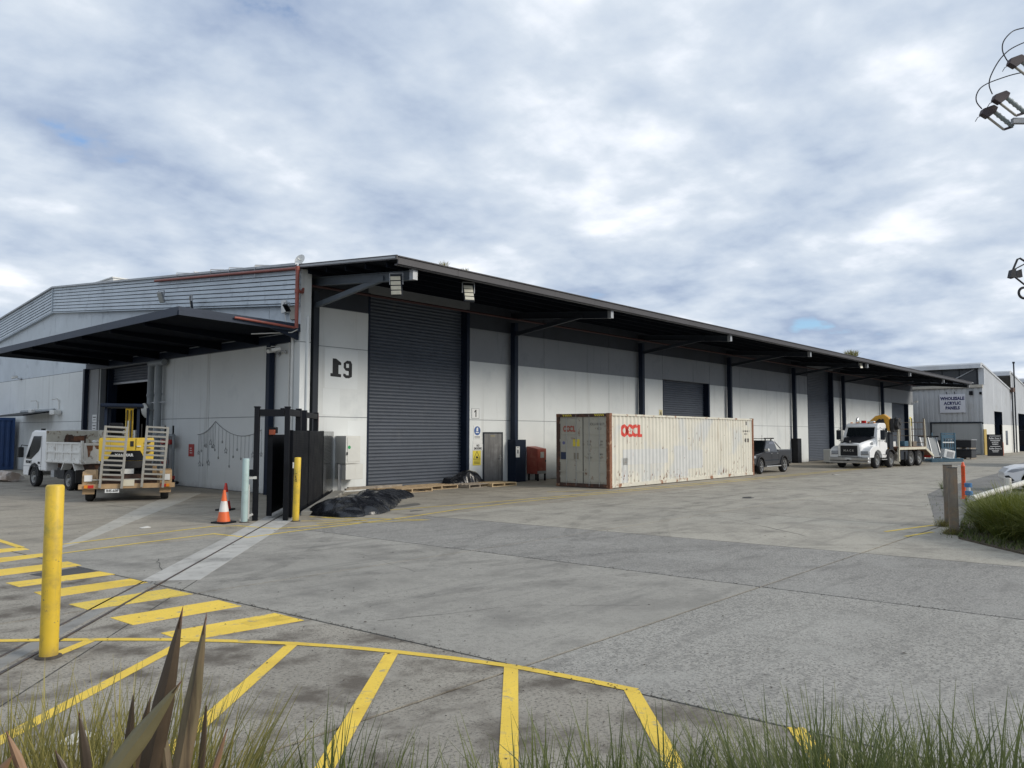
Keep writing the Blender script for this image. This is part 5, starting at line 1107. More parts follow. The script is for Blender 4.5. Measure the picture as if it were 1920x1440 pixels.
MB().box(-0.45, 0.45, -0.2, 0.25, 0.0, 0.65, RY(radians(12))).build('casing', M_sign, e, bevel=0.03); MB().box(-0.20, 0.32, -0.215, -0.2, 0.10, 0.52, RY(radians(12))).build('grille', M_galv, e)
e = thing('blue_pallet', 'low blue plastic pallets stacked behind the truck', 'pallet', (66.0, 15.3, 0), radians(-20))
for k in range(2): MB().box(-2.2, 1.6, -0.6, 0.5, 0.13*k+0.07, 0.13*k+0.12).build('deck', M_rack, e); MB().box(-2.2, 1.6, -0.55, -0.45, 0.13*k, 0.13*k+0.07).build('skid', M_rack, e)
e = thing('low_barrier', 'white concrete barrier blocks with posts before the second tall roller door', 'barrier', (58.2, 20.3, 0), radians(0))
for k in range(2): MB().box(-2.2+2.3*k, 0.0+2.3*k, -0.3, 0.3, 0.08, 1.0).build('block', mt('barrier_grey', (0.46, 0.47, 0.46), 0.7, var=0.07, scale=1, low=((0.25, 0.24, 0.22), 0.3)), e, bevel=0.03)
for x in (-0.1, 0.12, 2.0): MB().cyl((x, -0.35, 0.9), (x, -0.35, 2.35), 0.06, n=10).build('post', M_white, e, smooth=50)
for k in range(2): MB().box(-1.9+2.3*k, -0.3+2.3*k, -0.25, 0.25, 0.0, 0.08).build('foot', M_black, e)
# ================================================================== VEHICLES
M_tyre = mt('tyre_rubber', (0.018, 0.018, 0.019), 0.85, var=0.2, scale=6, c2=(0.032, 0.03, 0.028), c2_at=(0.55, 0.75), c2_scale=5)
M_rimg = mt('rim_grey', (0.30, 0.30, 0.29), 0.4, metal=0.4, var=0.15, scale=5, c2=(0.16, 0.14, 0.12), c2_at=(0.55, 0.7), c2_scale=7)
M_alloy = mt('alloy_rim', (0.55, 0.55, 0.55), 0.25, metal=0.8, var=0.08, scale=5)
M_chass = mt('chassis_black', (0.016, 0.016, 0.017), 0.65, var=0.2, scale=3)
M_vglass = mt('vehicle_glass', (0.012, 0.015, 0.017), 0.08, var=0.1, spec=0.6)
M_vwhite = mt('truck_white', (0.82, 0.82, 0.81), 0.3, var=0.03, scale=1.5, coat=0.4)
M_chrome = mt('polished_alloy', (0.62, 0.62, 0.61), 0.28, metal=0.7, var=0.08, scale=3)
M_lamp = mt('headlamp', (0.35, 0.37, 0.40), 0.1, var=0.2, scale=9, spec=0.7)
M_lampr = mt('tail_lamp_red', (0.45, 0.02, 0.015), 0.2, var=0.1); M_lampa = mt('indicator_amber', (0.65, 0.22, 0.02), 0.2, var=0.1)
def wheel(parent, x, y, R, w, out, rim=None, dish=True, steer=0.0, rr=0.6, spokes=0, tread=True):
    """out = +1: outer face towards +y local."""
    e = bpy.data.objects.new('wheel', None); col.objects.link(e); e.parent = parent
    e.matrix_local = T(x, y, R) @ RZ(steer) @ RX(-pi/2*out)       # local z = outward
    h = w/2
    MB().lathe([(R*rr, -h), (R*0.9, -h), (R*0.98, -h*0.7), (R, -h*0.35), (R, h*0.35), (R*0.98, h*0.7), (R*0.9, h), (R*rr, h*0.92), (R*rr, -h)], 28, cap=False).build('tyre', M_tyre, e, smooth=45)
    rm = rim or M_rimg
    if spokes:
        mb = MB().lathe([(R*rr, h*0.9), (R*rr*0.9, h*0.85), (R*rr*0.88, h*0.2)], 28, cap=False)
        for k in range(spokes):
            a = 2*pi*k/spokes; mb.bar((0.03*cos(a), 0.03*sin(a), h*0.82), (R*rr*0.9*cos(a), R*rr*0.9*sin(a), h*0.78), R*0.11, 0.03)
        mb.cyl((0, 0, h*0.5), (0, 0, h*0.88), R*0.14, n=14).build('rim', rm, e, smooth=40)
        MB().cyl((0, 0, h*0.15), (0, 0, h*0.2), R*rr*0.88, n=20).build('brake_disc', M_chass, e)
    else:
        z0 = h*0.9; zi = h*(0.15 if dish else 0.6)
        MB().lathe([(R*rr, z0), (R*rr*0.92, z0*0.95), (R*rr*0.80, zi), (R*rr*0.42, zi), (R*rr*0.36, zi+0.05), (R*rr*0.30, zi+0.09), (0.001, zi+0.09)], 24, cap=False).build('rim', rm, e, smooth=40)
        mb = MB()
        for k in range(8): a = 2*pi*k/8; mb.cyl((R*rr*0.58*cos(a), R*rr*0.58*sin(a), zi), (R*rr*0.58*cos(a), R*rr*0.58*sin(a), zi+0.03), R*0.035, n=6)
        mb.build('wheel_nuts', M_chass, e)['kind'] = 'stuff'
    return e

# ---------------- white bonneted crane truck (front towards the camera)
mk = thing('crane_truck', 'white bonneted flatbed truck with a folded yellow crane behind the cab', 'truck', (50.15, 16.33, 0), radians(174.5))
MW = 1.22
def mirror_pts(pts): return pts + [(x, -y, z) for x, y, z in reversed(pts)]
# bonnet: lofted sections from grille to windscreen base
secs = []
for x, hw, z0, z1, hwt in ((1.22, 0.66, 0.72, 1.42, 0.52), (1.15, 0.72, 0.70, 1.50, 0.58), (0.6, 0.80, 0.72, 1.62, 0.66), (0.0, 0.90, 0.85, 1.76, 0.78), (-0.32, 1.0, 0.95, 1.85, 0.88)):
    secs.append([Vector(p) for p in mirror_pts([(x, hw, z0), (x, hw, z1-0.22), (x, hw-0.04, z1-0.10), (x, hwt, z1-0.01), (x, hwt*0.5, z1+0.03)])])
bon = MB().ring_loft(secs).build('bonnet', M_vwhite, mk, smooth=40)
# black bonnet panel under the screen
pv = []
for x, z, hw in ((1.19, 1.465, 0.50), (0.98, 1.575, 0.52), (0.5, 1.675, 0.60), (0.0, 1.815, 0.76), (-0.30, 1.90, 0.84)): z += 0.02; pv += [(x, hw*1.12, z-0.05), (x, hw*0.5, z+0.012), (x, 0, z+0.03), (x, -hw*0.5, z+0.012), (x, -hw*1.12, z-0.05)]
MB().add(pv, [(i*5+j, i*5+j+1, (i+1)*5+j+1, (i+1)*5+j) for i in range(4) for j in range(4)]).build('bonnet_blackout', M_black, bon, smooth=40)
MB().box(1.20, 1.245, -0.62, 0.62, 0.72, 1.46).build('grille_surround', M_vwhite, bon, bevel=0.05)
gr = MB().box(1.235, 1.262, -0.52, 0.52, 0.76, 1.38).build('grille', M_chass, bon, bevel=0.02)
for k in range(7): MB().box(1.258, 1.280, -0.50, 0.50, 0.79+0.083*k, 0.812+0.083*k).build('grille_bar', M_char, bon)
text('MACK', 0.17, M_chrome, bon, T(1.285, 0, 1.07) @ RZ(pi/2) @ RX(pi/2), 'badge', 0.004, offset=0.004, space=1.6)
MB().frustum((1.05, 1.18, -0.02, 0.02), 1.56, (1.02, 1.10, -0.03, 0.03), 1.68).build('bonnet_ornament', M_chrome, bon)
for s in (-1, 1):
    # mudguard with arch
    P = [(1.18, 0.66), (1.18, 1.02), (0.95, 1.22), (0.62, 1.34), (0.2, 1.36), (-0.2, 1.30), (-0.45, 1.20), (-0.62, 1.05), (-0.66, 0.62), (-0.60, 0.62), (-0.56, 0.80), (-0.35, 1.03), (0, 1.12), (0.35, 1.03), (0.55, 0.82), (0.60, 0.66)]
    MB().prism(P, 'y', s*0.72, s*MW).build('mudguard', M_vwhite, mk, bevel=0.035)
    hl = MB().box(1.10, 1.205, s*0.70, s*1.12, 0.86, 1.06).build('headlight', M_lamp, mk, bevel=0.03); MB().box(1.09, 1.20, s*0.68, s*1.14, 0.84, 0.858).build('trim', M_chass, hl)
    MB().box(-0.02, 0.22, s*0.905, s*0.925, 1.42, 1.58).build('air_intake', M_galv, bon)
MB().box(1.02, 1.38, -1.20, 1.20, 0.48, 0.68).build('bumper', M_chrome, mk, bevel=0.03); MB().box(1.0, 1.34, -1.19, 1.19, 0.32, 0.465).build('bumper', M_chrome, mk, bevel=0.03); MB().box(1.0, 1.36, -1.15, 1.15, 0.462, 0.485).build('bumper_gap', M_chass, mk)
MB().box(1.381, 1.39, -0.20, 0.18, 0.53, 0.65).build('number_plate', M_sign, mk); MB().box(1.38, 1.40, -0.08, 0.08, 0.48, 0.54).build('tow_hole', M_chass, mk)
# cab
cs = []
for x, z0, z1, hb, ht in ((-0.34, 0.62, 1.84, 1.02, 1.02), (-0.345, 0.62, 1.86, 1.03, 1.02)): pass
cabp = [(-0.30, 0.62), (-0.30, 1.86), (-0.62, 2.56), (-0.70, 2.66), (-0.95, 2.73), (-1.70, 2.73), (-1.82, 2.66), (-1.84, 0.62)]
rings = []
for y, sh in ((-1.06, 0.0), (-1.02, 0.03), (1.02, 0.03), (1.06, 0.0)):
    rings.append([Vector((x, y*(1.0 if z < 1.9 else 0.93), z + (sh if z > 2.5 else 0))) for x, z in cabp])
cab = MB().ring_loft(rings).build('cab', M_vwhite, mk, bevel=0.03)
ws = [(-0.335, -0.86, 1.90), (-0.335, 0.86, 1.90), (-0.60, 0.82, 2.48), (-0.60, -0.82, 2.48)]
MB().add([(x+0.025, y, z+0.01) for x, y, z in ws] + [(x-0.02, y, z) for x, y, z in ws], [(0,1,2,3),(4,7,6,5),(0,4,5,1),(1,5,6,2),(2,6,7,3),(3,7,4,0)]).build('windscreen', M_vglass, cab)
MB().bar((-0.57, -0.9, 2.52), (-0.57, 0.9, 2.52), 0.12, 0.05).build('sun_visor', M_vwhite, cab)
for s in (-1, 1):
    MB().add([(-0.72, s*1.035, 1.88), (-1.42, s*1.035, 1.88), (-1.42, s*1.0, 2.50), (-0.86, s*1.0, 2.50), (-0.62, s*1.02, 2.10)], [(0,1,2,3,4)]).build('side_window', M_vglass, cab)
    dr_ = MB().box(-1.48, -0.62, s*1.058, s*1.075, 0.70, 1.86).build('door', M_vwhite, cab, bevel=0.012); MB().box(-1.42, -1.30, s*1.074, s*1.10, 1.62, 1.67).build('handle', M_chass, dr_)
    MB().box(-1.80, -1.55, s*1.05, s*1.07, 1.55, 2.45).build('sleeper_window', M_vglass, cab)
    m_ = MB().box(-0.42, -0.34, s*1.36-0.14, s*1.36+0.14, 1.72, 2.32).build('mirror', M_char, cab, bevel=0.03)
    MB().tube([(-0.45, s*1.0, 2.38), (-0.40, s*1.34, 2.40), (-0.40, s*1.40, 2.32)], 0.014, 6).build('mirror_arm', M_chass, m_); MB().tube([(-0.45, s*1.04, 1.66), (-0.40, s*1.36, 1.66), (-0.40, s*1.38, 1.74)], 0.014, 6).build('mirror_arm', M_chass, m_)
    MB().box(-1.45, -0.68, s*0.86, s*1.16, 0.50, 0.55).build('step', M_chrome, mk); MB().box(-1.40, -0.72, s*0.86, s*1.10, 0.80, 0.84).build('step', M_chrome, mk)
for y in (-0.7, -0.35, 0.35, 0.7): MB().box(-0.86, -0.74, y-0.05, y+0.05, 2.76, 2.81).build('clearance_lamp', M_lampa, cab)
MB().box(-1.1, -0.9, -0.15, 0.1, 2.76, 2.92).build('beacon', M_lampr, cab, bevel=0.02); MB().box(-1.1, -0.85, 0.25, 0.65, 2.76, 2.88).build('roof_lamp', M_white, cab, bevel=0.02)
MB().tube([(-1.9, -0.85, 1.0), (-1.9, -0.85, 2.85), (-1.95, -0.85, 3.0), (-2.08, -0.85, 3.08)], 0.075, 10).build('exhaust_stack', M_chrome, mk, smooth=50)
MB().box(-8.8, 0.9, -0.42, -0.30, 0.62, 0.86).build('chassis_rail', M_chass, mk); MB().box(-8.8, 0.9, 0.30, 0.42, 0.62, 0.86).build('chassis_rail', M_chass, mk)
for x, st in ((0.0, 0.06), (-2.05, 0.05)):
    for s in (-1, 1): wheel(mk, x, s*1.02, 0.50, 0.30, s, steer=st)
for x in (-5.15, -6.55):
    for s in (-1, 1): wheel(mk, x, s*1.06, 0.51, 0.30, s); wheel(mk, x, s*0.72, 0.51, 0.28, s)
    MB().cyl((x, -0.9, 0.51), (x, 0.9, 0.51), 0.09, n=10).build('axle', M_chass, mk)
for x in (0.0, -2.05): MB().cyl((x, -0.9, 0.48), (x, 0.9, 0.48), 0.07, n=10).build('axle', M_chass, mk)
for s in (-1, 1):
    P = [(-1.42, 0.80), (-1.48, 1.0), (-1.75, 1.14), (-2.05, 1.17), (-2.35, 1.14), (-2.62, 1.0), (-2.68, 0.80), (-2.62, 0.80), (-2.55, 0.95), (-2.32, 1.08), (-2.05, 1.11), (-1.78, 1.08), (-1.55, 0.95), (-1.48, 0.80)]
    MB().prism(P, 'y', s*0.84, s*1.18).build('axle_guard', M_chass, mk)
    MB().cyl((-3.3, s*0.78, 0.68), (-4.3, s*0.78, 0.68), 0.30, n=20).build('fuel_tank', M_chrome if s > 0 else M_chass, mk, smooth=50)
# crane
M_cry = mt('crane_yellow', (0.62, 0.32, 0.035), 0.45, var=0.08, scale=2, c2=(0.40, 0.20, 0.04), c2_at=(0.55, 0.75), c2_scale=5)
cr = MB().frustum((-2.75, -2.05, -0.45, 0.45), 0.88, (-2.65, -2.10, -0.32, 0.32), 1.45).build('crane_base', M_cry, mk, bevel=0.03)
MB().box(-2.6, -2.15, -0.95, 0.95, 0.98, 1.22).build('outrigger_beam', M_cry, cr)
MB().box(-2.62, -2.12, -0.28, 0.28, 1.45, 2.35).build('crane_column', M_chass, mk, bevel=0.03)
MB().prism([(-0.95, 2.40), (-0.65, 2.46), (0.25, 3.22), (0.75, 3.32), (1.05, 3.10), (1.08, 2.30), (0.80, 2.28), (0.72, 2.80), (0.30, 2.85), (-0.1, 2.60)], 'x', -2.42, -2.10).build('crane_boom', M_cry, mk, bevel=0.02)
MB().prism([(0.2, 2.75), (0.5, 3.05), (0.62, 2.95), (0.75, 3.05), (0.9, 2.5), (0.5, 2.45)], 'x', -2.09, -1.98).build('crane_link', M_chass, mk, bevel=0.02)
MB().box(-2.75, -2.1, 1.10, 1.35, 2.2, 3.05).build('crane_jib', M_chass, mk, bevel=0.05); MB().cyl((-2.5, 1.05, 2.7), (-2.5, 1.55, 2.7), 0.33, n=16).build('hose_reel', M_chass, mk, smooth=50)
for k in range(4): MB().tube([(-2.4, 0.9+0.1*k, 2.5), (-2.2, 1.3+0.06*k, 3.0+0.05*k), (-2.5, 1.6, 2.7), (-2.5, 1.3, 2.3)], 0.025, 6).build('hydraulic_hose', M_chass, mk)
for k in range(3): MB().bar((-2.35, 0.3+0.18*k, 1.1), (-2.35, 0.25+0.2*k, 2.3), 0.10, 0.12).build('hydraulic_ram', M_chass if k != 1 else M_rimg, mk)
MB().box(-2.75, -2.2, 0.55, 1.05, 1.0, 2.2).build('control_box', M_char, mk, bevel=0.02); MB().box(-2.9, -2.1, -1.1, -0.5, 1.0, 2.3).build('toolbox', M_chass, mk)
# tray
M_deck = mt('rusty_deck', (0.17, 0.085, 0.055), 0.85, var=0.25, scale=3, c2=(0.25, 0.16, 0.10), c2_at=(0.5, 0.7), c2_scale=5)
M_cream = mt('cream_steel', (0.60, 0.56, 0.44), 0.5, var=0.08, scale=2, c2=(0.35, 0.26, 0.17), c2_at=(0.6, 0.74), c2_scale=5)
MB().box(-7.5, -3.05, -1.2, 1.2, 1.16, 1.26).build('tray_deck', M_deck, mk)
for s in (-1, 1): MB().box(-7.6, -3.05, s*1.2, s*1.26, 1.08, 1.24).build('tray_rail', M_cream, mk)
MB().prism([(-7.6, 1.24), (-7.6, 1.08), (-8.9, 0.55), (-8.95, 0.62)], 'y', -1.2, 1.2).build('beaver_tail', M_deck, mk)
for s in (-1, 1): MB().bar((-7.55, s*1.23, 1.16), (-8.95, s*1.23, 0.60), 0.06, 0.14).build('tail_rail', M_cream, mk)
MB().box(-3.15, -3.05, 1.16, 1.27, 0.35, 3.05).build('headboard_post', M_cream, mk); MB().box(-3.15, -3.05, -1.27, -1.16, 0.95, 2.9).build('headboard_post', M_cream, mk)
MB().box(-5.2, -5.1, 1.14, 1.22, 1.26, 3.05, T(0, 0, 0)).build('stake', M_cream, mk)
MB().box(-5.2, -5.1, -1.22, -1.14, 1.26, 3.05).build('stake', M_cream, mk)
for x in (-7.6,):
    for y in (-1.15, -0.4, 0.4, 1.15): MB().box(x-0.03, x+0.03, y-0.03, y+0.03, 1.24, 3.15).build('rear_rack_bar', M_wpost, mk)
    for z in (1.5, 1.95, 2.4, 2.85): MB().box(x-0.02, x+0.02, -1.15, 1.15, z, z+0.04).build('rear_rack_bar', M_wpost, mk)
    for y in (-1.15, 1.15):
        MB().bar((x-0.08, y, 3.10), (x-0.30, y, 1.0), 0.07, 0.07).build('ramp_rail', M_cream, mk)
for k, (x, y, s_, m) in enumerate(((-4.3, 0.3, 0.3, M_white), (-5.8, 0.5, 0.32, M_rack), (-6.4, 0.2, 0.26, M_chass), (-7.0, 0.6, 0.3, M_wpost), (-5.0, -0.3, 0.34, M_white))):
    MB().box(x-s_, x+s_, y-s_*0.6, y+s_*0.6, 1.265, 1.265+s_*1.1).build('deck_load', m, mk, bevel=0.02)
MB().box(-4.75, -3.6, 0.85, 1.14, 0.45, 1.05).build('side_locker', M_char, mk, bevel=0.01)
for x in (-4.2, -5.85, -7.25): MB().box(x-0.02, x+0.02, 0.80, 1.22, 0.35, 0.95).build('mudflap', M_chass, mk)
MB().box(-8.9, -8.7, 0.7, 1.1, 0.5, 0.65).build('tail_light', M_lampr, mk)

# ---------------- dark grey ute
M_ute = mt('charcoal_car_paint', (0.022, 0.024, 0.028), 0.28, var=0.05, scale=2, coat=0.35, c2=(0.035, 0.036, 0.04), c2_at=(0.55, 0.8), c2_scale=3)
ut = thing('ute', 'charcoal dual-cab ute half hidden behind the container', 'ute', (38.75, 18.35, 0), radians(181))
# side profile with wheel arches, extruded in slices
def arch(cx, r, z0, n=8): return [(cx+r*cos(a), z0+r*sin(a)) for a in [pi*(i/n) for i in range(n+1)]]
fr = arch(0.0, 0.46, 0.42)[::1]; rr_ = arch(-3.08, 0.46, 0.42)
low = [(0.86, 0.52)] + [p for p in fr] + [(-2.55, 0.46)] + [p for p in rr_][0:] + [(-4.15, 0.62), (-4.22, 0.85), (-4.20, 1.22), (-2.38, 1.22), (-2.36, 1.14), (-0.62, 1.14), (-0.55, 1.13), (0.55, 1.02), (0.82, 0.92), (0.90, 0.70)]
body = MB().prism(low, 'y', -0.88, 0.88).build('body', M_ute, ut, bevel=0.035)
cabs = []
for y, k in ((-0.86, 0.0), (-0.80, 0.5), (-0.66, 1.0)): pass
rings = [[Vector(p) for p in ((-0.50, -0.84, 1.12), (-0.50, 0.84, 1.12), (-2.36, 0.84, 1.12), (-2.36, -0.84, 1.12))],
         [Vector(p) for p in ((-0.98, -0.74, 1.50), (-0.98, 0.74, 1.50), (-2.28, 0.74, 1.50), (-2.28, -0.74, 1.50))],
         [Vector(p) for p in ((-1.22, -0.66, 1.72), (-1.22, 0.66, 1.72), (-2.14, 0.66, 1.72), (-2.14, -0.66, 1.72))]]
gh = MB().ring_loft(rings).build('cabin', M_ute, ut, bevel=0.04)
for s in (-1, 1):
    MB().add([(-0.80, s*0.815, 1.20), (-1.40, s*0.815, 1.20), (-1.40, s*0.70, 1.64), (-1.24, s*0.70, 1.64)], [(0,1,2,3)]).build('front_window', M_vglass, gh)
    MB().add([(-1.46, s*0.815, 1.20), (-2.18, s*0.815, 1.20), (-2.06, s*0.70, 1.64), (-1.46, s*0.70, 1.64)], [(0,1,2,3)]).build('rear_window', mt('tinted_window', (0.10, 0.105, 0.13), 0.12, var=0.1), gh)
    MB().box(-0.72, -0.55, s*0.86, s*1.08, 1.14, 1.30).build('mirror', M_chrome, ut, bevel=0.03)
    for x in (-1.35, -2.15): MB().box(x-0.1, x+0.02, s*0.882, s*0.905, 1.02, 1.05).build('door_handle', M_chrome, body)
    MB().box(-1.43, -1.42, s*0.881, s*0.884, 0.5, 1.12).build('door_gap', M_chass, body); MB().box(-2.35, -2.34, s*0.881, s*0.884, 0.46, 1.2).build('door_gap', M_chass, body)
    MB().box(-2.45, -0.55, s*0.80, s*0.98, 0.34, 0.40).build('side_step', M_chrome, ut, bevel=0.015)
    MB().box(-2.4, -0.5, s*0.881, s*0.888, 0.66, 0.71).build('door_moulding', M_char, body)
    for cx in (0.0, -3.08):
        P = arch(cx, 0.52, 0.42); Q = arch(cx, 0.45, 0.42)[::-1]; MB().prism(P+Q, 'y', s*0.86, s*0.925).build('wheel_arch_flare', M_chass, body)
        wheel(ut, cx, s*0.80, 0.39, 0.25, s, M_alloy, spokes=6, rr=0.68, steer=0.12 if cx == 0 else 0)
    MB().box(-3.68, -3.66, s*0.72, s*0.92, 0.28, 0.62).build('mudflap', M_chass, ut)
    MB().tube([(-2.42, s*0.66, 1.22), (-2.40, s*0.60, 1.64), (-2.52, s*0.60, 1.66), (-3.05, s*0.70, 1.28)], 0.04, 8).build('sports_bar', M_chrome, ut, smooth=50)
    MB().box(-1.3, -1.22, s*0.58, s*0.62, 1.72, 1.80).build('rack_foot', M_chass, ut); MB().box(-2.05, -1.97, s*0.58, s*0.62, 1.72, 1.80).build('rack_foot', M_chass, ut)
    MB().box(0.55, 0.83, s*0.60, s*0.885, 0.80, 0.95).build('headlight', M_lamp, ut, bevel=0.03); MB().box(-4.235, -4.20, s*0.70, s*0.84, 0.85, 1.15).build('tail_light', M_lampr, ut)
for x in (-1.25, -1.6, -2.0): MB().box(x-0.05, x+0.05, -0.75, 0.75, 1.80, 1.83).build('roof_rack_bar', M_chass, ut)
MB().box(-2.2, -0.95, -0.70, -0.66, 1.83, 1.86).build('roof_rack_rail', M_chass, ut); MB().box(-2.2, -0.95, 0.66, 0.70, 1.83, 1.86).build('roof_rack_rail', M_chass, ut)
MB().add([(-0.56, -0.74, 1.16), (-0.56, 0.74, 1.16), (-1.16, 0.62, 1.66), (-1.16, -0.62, 1.66)], [(0,1,2,3)]).build('windscreen', M_vglass, gh).location = (0.035, 0, 0.02)
MB().box(-4.3, -4.15, -0.8, 0.8, 0.42, 0.62).build('rear_bumper', M_chass, ut, bevel=0.02); MB().box(0.82, 0.95, -0.8, 0.8, 0.42, 0.66).build('front_bumper', M_ute, ut, bevel=0.04); MB().box(-4.0, 0.7, -0.6, 0.6, 0.30, 0.46).build('underbody', M_chass, ut)
MB().cyl((-3.6, -0.6, 1.22), (-3.65, -0.6, 2.0), 0.008, n=5).build('aerial', M_chass, ut)

# ---------------- white tipper
M_tipw = mt('tipper_body_white', (0.70, 0.69, 0.65), 0.6, var=0.08, scale=2, c2=(0.25, 0.20, 0.15), c2_at=(0.60, 0.70), c2_scale=5, c3=(0.27, 0.13, 0.06), c3_at=(0.66, 0.74), c3_scale=1.6, streak=(0.36, 0.31, 0.25), streak_at=(0.6, 0.8), streak_scale=(7, 7, .6), speck=((0.16, 0.12, 0.09), 12.0, 0.66, 0.74))
tt = thing('tipper_truck', 'small white tipper truck with a scratched rusty tray by the gable door', 'truck', (11.22, 30.5, 0), radians(93.5))
HW = 0.95
cp = [(2.18, 0.62), (2.18, 2.02), (2.30, 2.14), (3.35, 2.16), (3.60, 2.06), (4.22, 1.18), (4.32, 0.95), (4.32, 0.40), (3.75, 0.40), (3.70, 0.62), (3.58, 0.80), (3.25, 0.90), (2.92, 0.80), (2.80, 0.62)]
tc_ = MB().prism(cp, 'y', -0.88, 0.88).build('cab', M_vwhite, tt, bevel=0.05)
for s in (-1, 1):
    MB().prism([(2.62, 1.95), (3.16, 1.95), (3.72, 1.13), (3.30, 1.05), (2.66, 1.42)] if False else [(2.66, 1.93), (3.36, 1.93), (4.05, 1.06), (3.55, 1.04), (2.85, 1.36), (2.70, 1.52)], 'y', s*0.881, s*0.889).build('side_window', M_vglass, tc_)
    text('PIT ART' if False else 'PITART', 0.15, M_black_flat, tc_, T(3.75, s*0.892, 0.93) @ (RZ(pi) if s > 0 else Matrix.Identity(4)) @ RX(pi/2), offset=0.004, space=1.15)
    MB().box(2.72, 2.86, s*0.885, s*0.905, 0.88, 0.96).build('door_handle', M_chass, tc_); MB().box(2.60, 2.61, s*0.885, s*0.89, 0.5, 1.95).build('door_gap', M_chass, tc_); MB().box(2.6, 4.28, s*0.882, s*0.888, 0.775, 0.79).build('body_crease', M_galv, tc_)
    P = arch(3.25, 0.47, 0.42); Q = arch(3.25, 0.40, 0.42)[::-1]; MB().prism(P+Q, 'y', s*0.84, s*0.905).build('wheel_arch_flare', M_chass, tc_)
    m_ = MB().box(4.2, 4.36, s*1.0-0.1, s*1.0+0.1, 1.10, 1.50).build('mirror', M_chass, tc_, bevel=0.03); MB().tube([(4.0, s*0.85, 1.55), (4.2, s*1.0, 1.58), (4.28, s*1.0, 1.48)], 0.015, 6).build('mirror_arm', M_chass, m_)
    wheel(tt, 3.25, s*0.78, 0.37, 0.22, s, M_rimg)
    wheel(tt, 0.0, s*0.86, 0.37, 0.20, s, M_rimg); wheel(tt, 0.0, s*0.62, 0.37, 0.20, s, M_rimg)
    MB().prism([(0.55, 0.72), (0.34, 0.98), (-0.34, 0.98), (-0.55, 0.72), (-0.60, 0.72), (-0.38, 1.02), (0.38, 1.02), (0.60, 0.72)], 'y', s*0.66, s*0.98).build('mudguard', M_tipw, tt)
    MB().box(-0.66, -0.63, s*0.62, s*0.98, 0.30, 0.75).build('mudflap', M_chass, tt)
MB().add([(3.62, -0.8, 2.03), (3.62, 0.8, 2.03), (4.21, 0.8, 1.2), (4.21, -0.8, 1.2)], [(0,1,2,3)]).build('windscreen', M_vglass, tc_).location = (0.02, 0, 0.012)
MB().box(3.30, 3.42, 0.5, 0.62, 2.16, 2.22).build('roof_lamp', M_chass, tc_)
MB().box(-1.0, 2.3, -0.40, -0.28, 0.52, 0.72).build('chassis_rail', M_chass, tt); MB().box(-1.0, 2.3, 0.28, 0.40, 0.52, 0.72).build('chassis_rail', M_chass, tt); MB().cyl((0, -0.7, 0.37), (0, 0.7, 0.37), 0.08, n=10).build('axle', M_chass, tt)
MB().box(0.75, 1.35, 0.45, 0.80, 0.38, 0.78).build('battery_box', M_chass, tt, bevel=0.02); MB().box(1.45, 1.75, 0.7, 0.86, 0.42, 0.68).build('step_plate', M_galv, tt); MB().box(0.3, 2.1, -0.85, -0.5, 0.40, 0.8).build('fuel_tank', M_chass, tt, bevel=0.03)
# tray: floor, tall headboard and far side, drop side with pressed panels, tailgate
MB().box(-1.0, 2.08, -HW, HW, 0.96, 1.04).build('tray_floor', M_tipw, tt); MB().box(-0.95, 2.05, -0.5, 0.5, 0.74, 0.955).build('tray_subframe', M_rustd, tt)
MB().box(2.06, 2.13, -HW, HW, 0.99, 2.17).build('headboard', M_vwhite, tt, bevel=0.012)
M_lining = mt('scratched_tray_lining', (0.56, 0.53, 0.45), 0.7, var=0.12, scale=3, c2=(0.22, 0.16, 0.11), c2_at=(0.55, 0.62), c2_scale=7, c2_detail=12, c3=(0.30, 0.20, 0.12), c3_at=(0.62, 0.70), c3_scale=2.2)
MB().box(-1.0, 2.04, -HW, -HW+0.05, 1.04, 2.16).build('far_side_board', M_lining, tt)
hb = MB().box(2.04, 2.058, -HW+0.05, HW-0.01, 1.04, 2.13).build('headboard_lining', M_lining, tt)
MB().prism([(0.30, 1.3), (0.32, 1.80), (0.27, 1.97), (0.05, 1.99), (-0.02, 1.93), (-0.38, 1.95), (-0.52, 1.99), (-0.47, 1.86), (-0.45, 1.3)], 'x', 2.036, 2.042).build('rust_patch', M_rustd, hb)
MB().box(2.03, 2.037, -0.40, -0.02, 1.76, 1.92).build('rust_patch', M_rust, hb)
ds = MB().box(-0.93, 2.0, HW-0.05, HW, 1.04, 1.70).build('drop_side', M_tipw, tt)
for z in (0.99, 1.33, 1.66): MB().box(-0.93, 2.0, HW, HW+0.035, z, z+0.06).build('side_rail', M_tipw, ds)
for k in range(5): x = -0.93+0.7*k; MB().box(x, x+0.10, HW, HW+0.03, 1.05, 1.70).build('side_rib', M_tipw, ds)
MB().box(-1.0, -0.94, HW-0.06, HW+0.02, 0.98, 1.78).build('tray_post', M_tipw, tt); MB().box(-1.0, -0.94, -HW-0.02, -HW+0.06, 0.98, 2.16).build('tray_post', M_tipw, tt)
tg = MB().box(-1.06, -1.01, -HW+0.07, HW-0.07, 1.0, 1.70).build('tailgate', M_tipw, tt); MB().box(-1.09, -1.06, -HW+0.1, HW-0.1, 1.62, 1.70).build('tailgate_rail', M_tipw, tg); MB().box(-1.09, -1.06, -HW+0.1, HW-0.1, 0.98, 1.05).build('tailgate_rail', M_tipw, tg); MB().prism([(0.82, 1.61), (0.60, 1.61), (0.62, 1.45), (0.68, 1.40), (0.71, 1.22), (0.76, 1.20), (0.78, 1.40)], 'x', -1.064, -1.058).build('rust_patch', M_rust, tg)
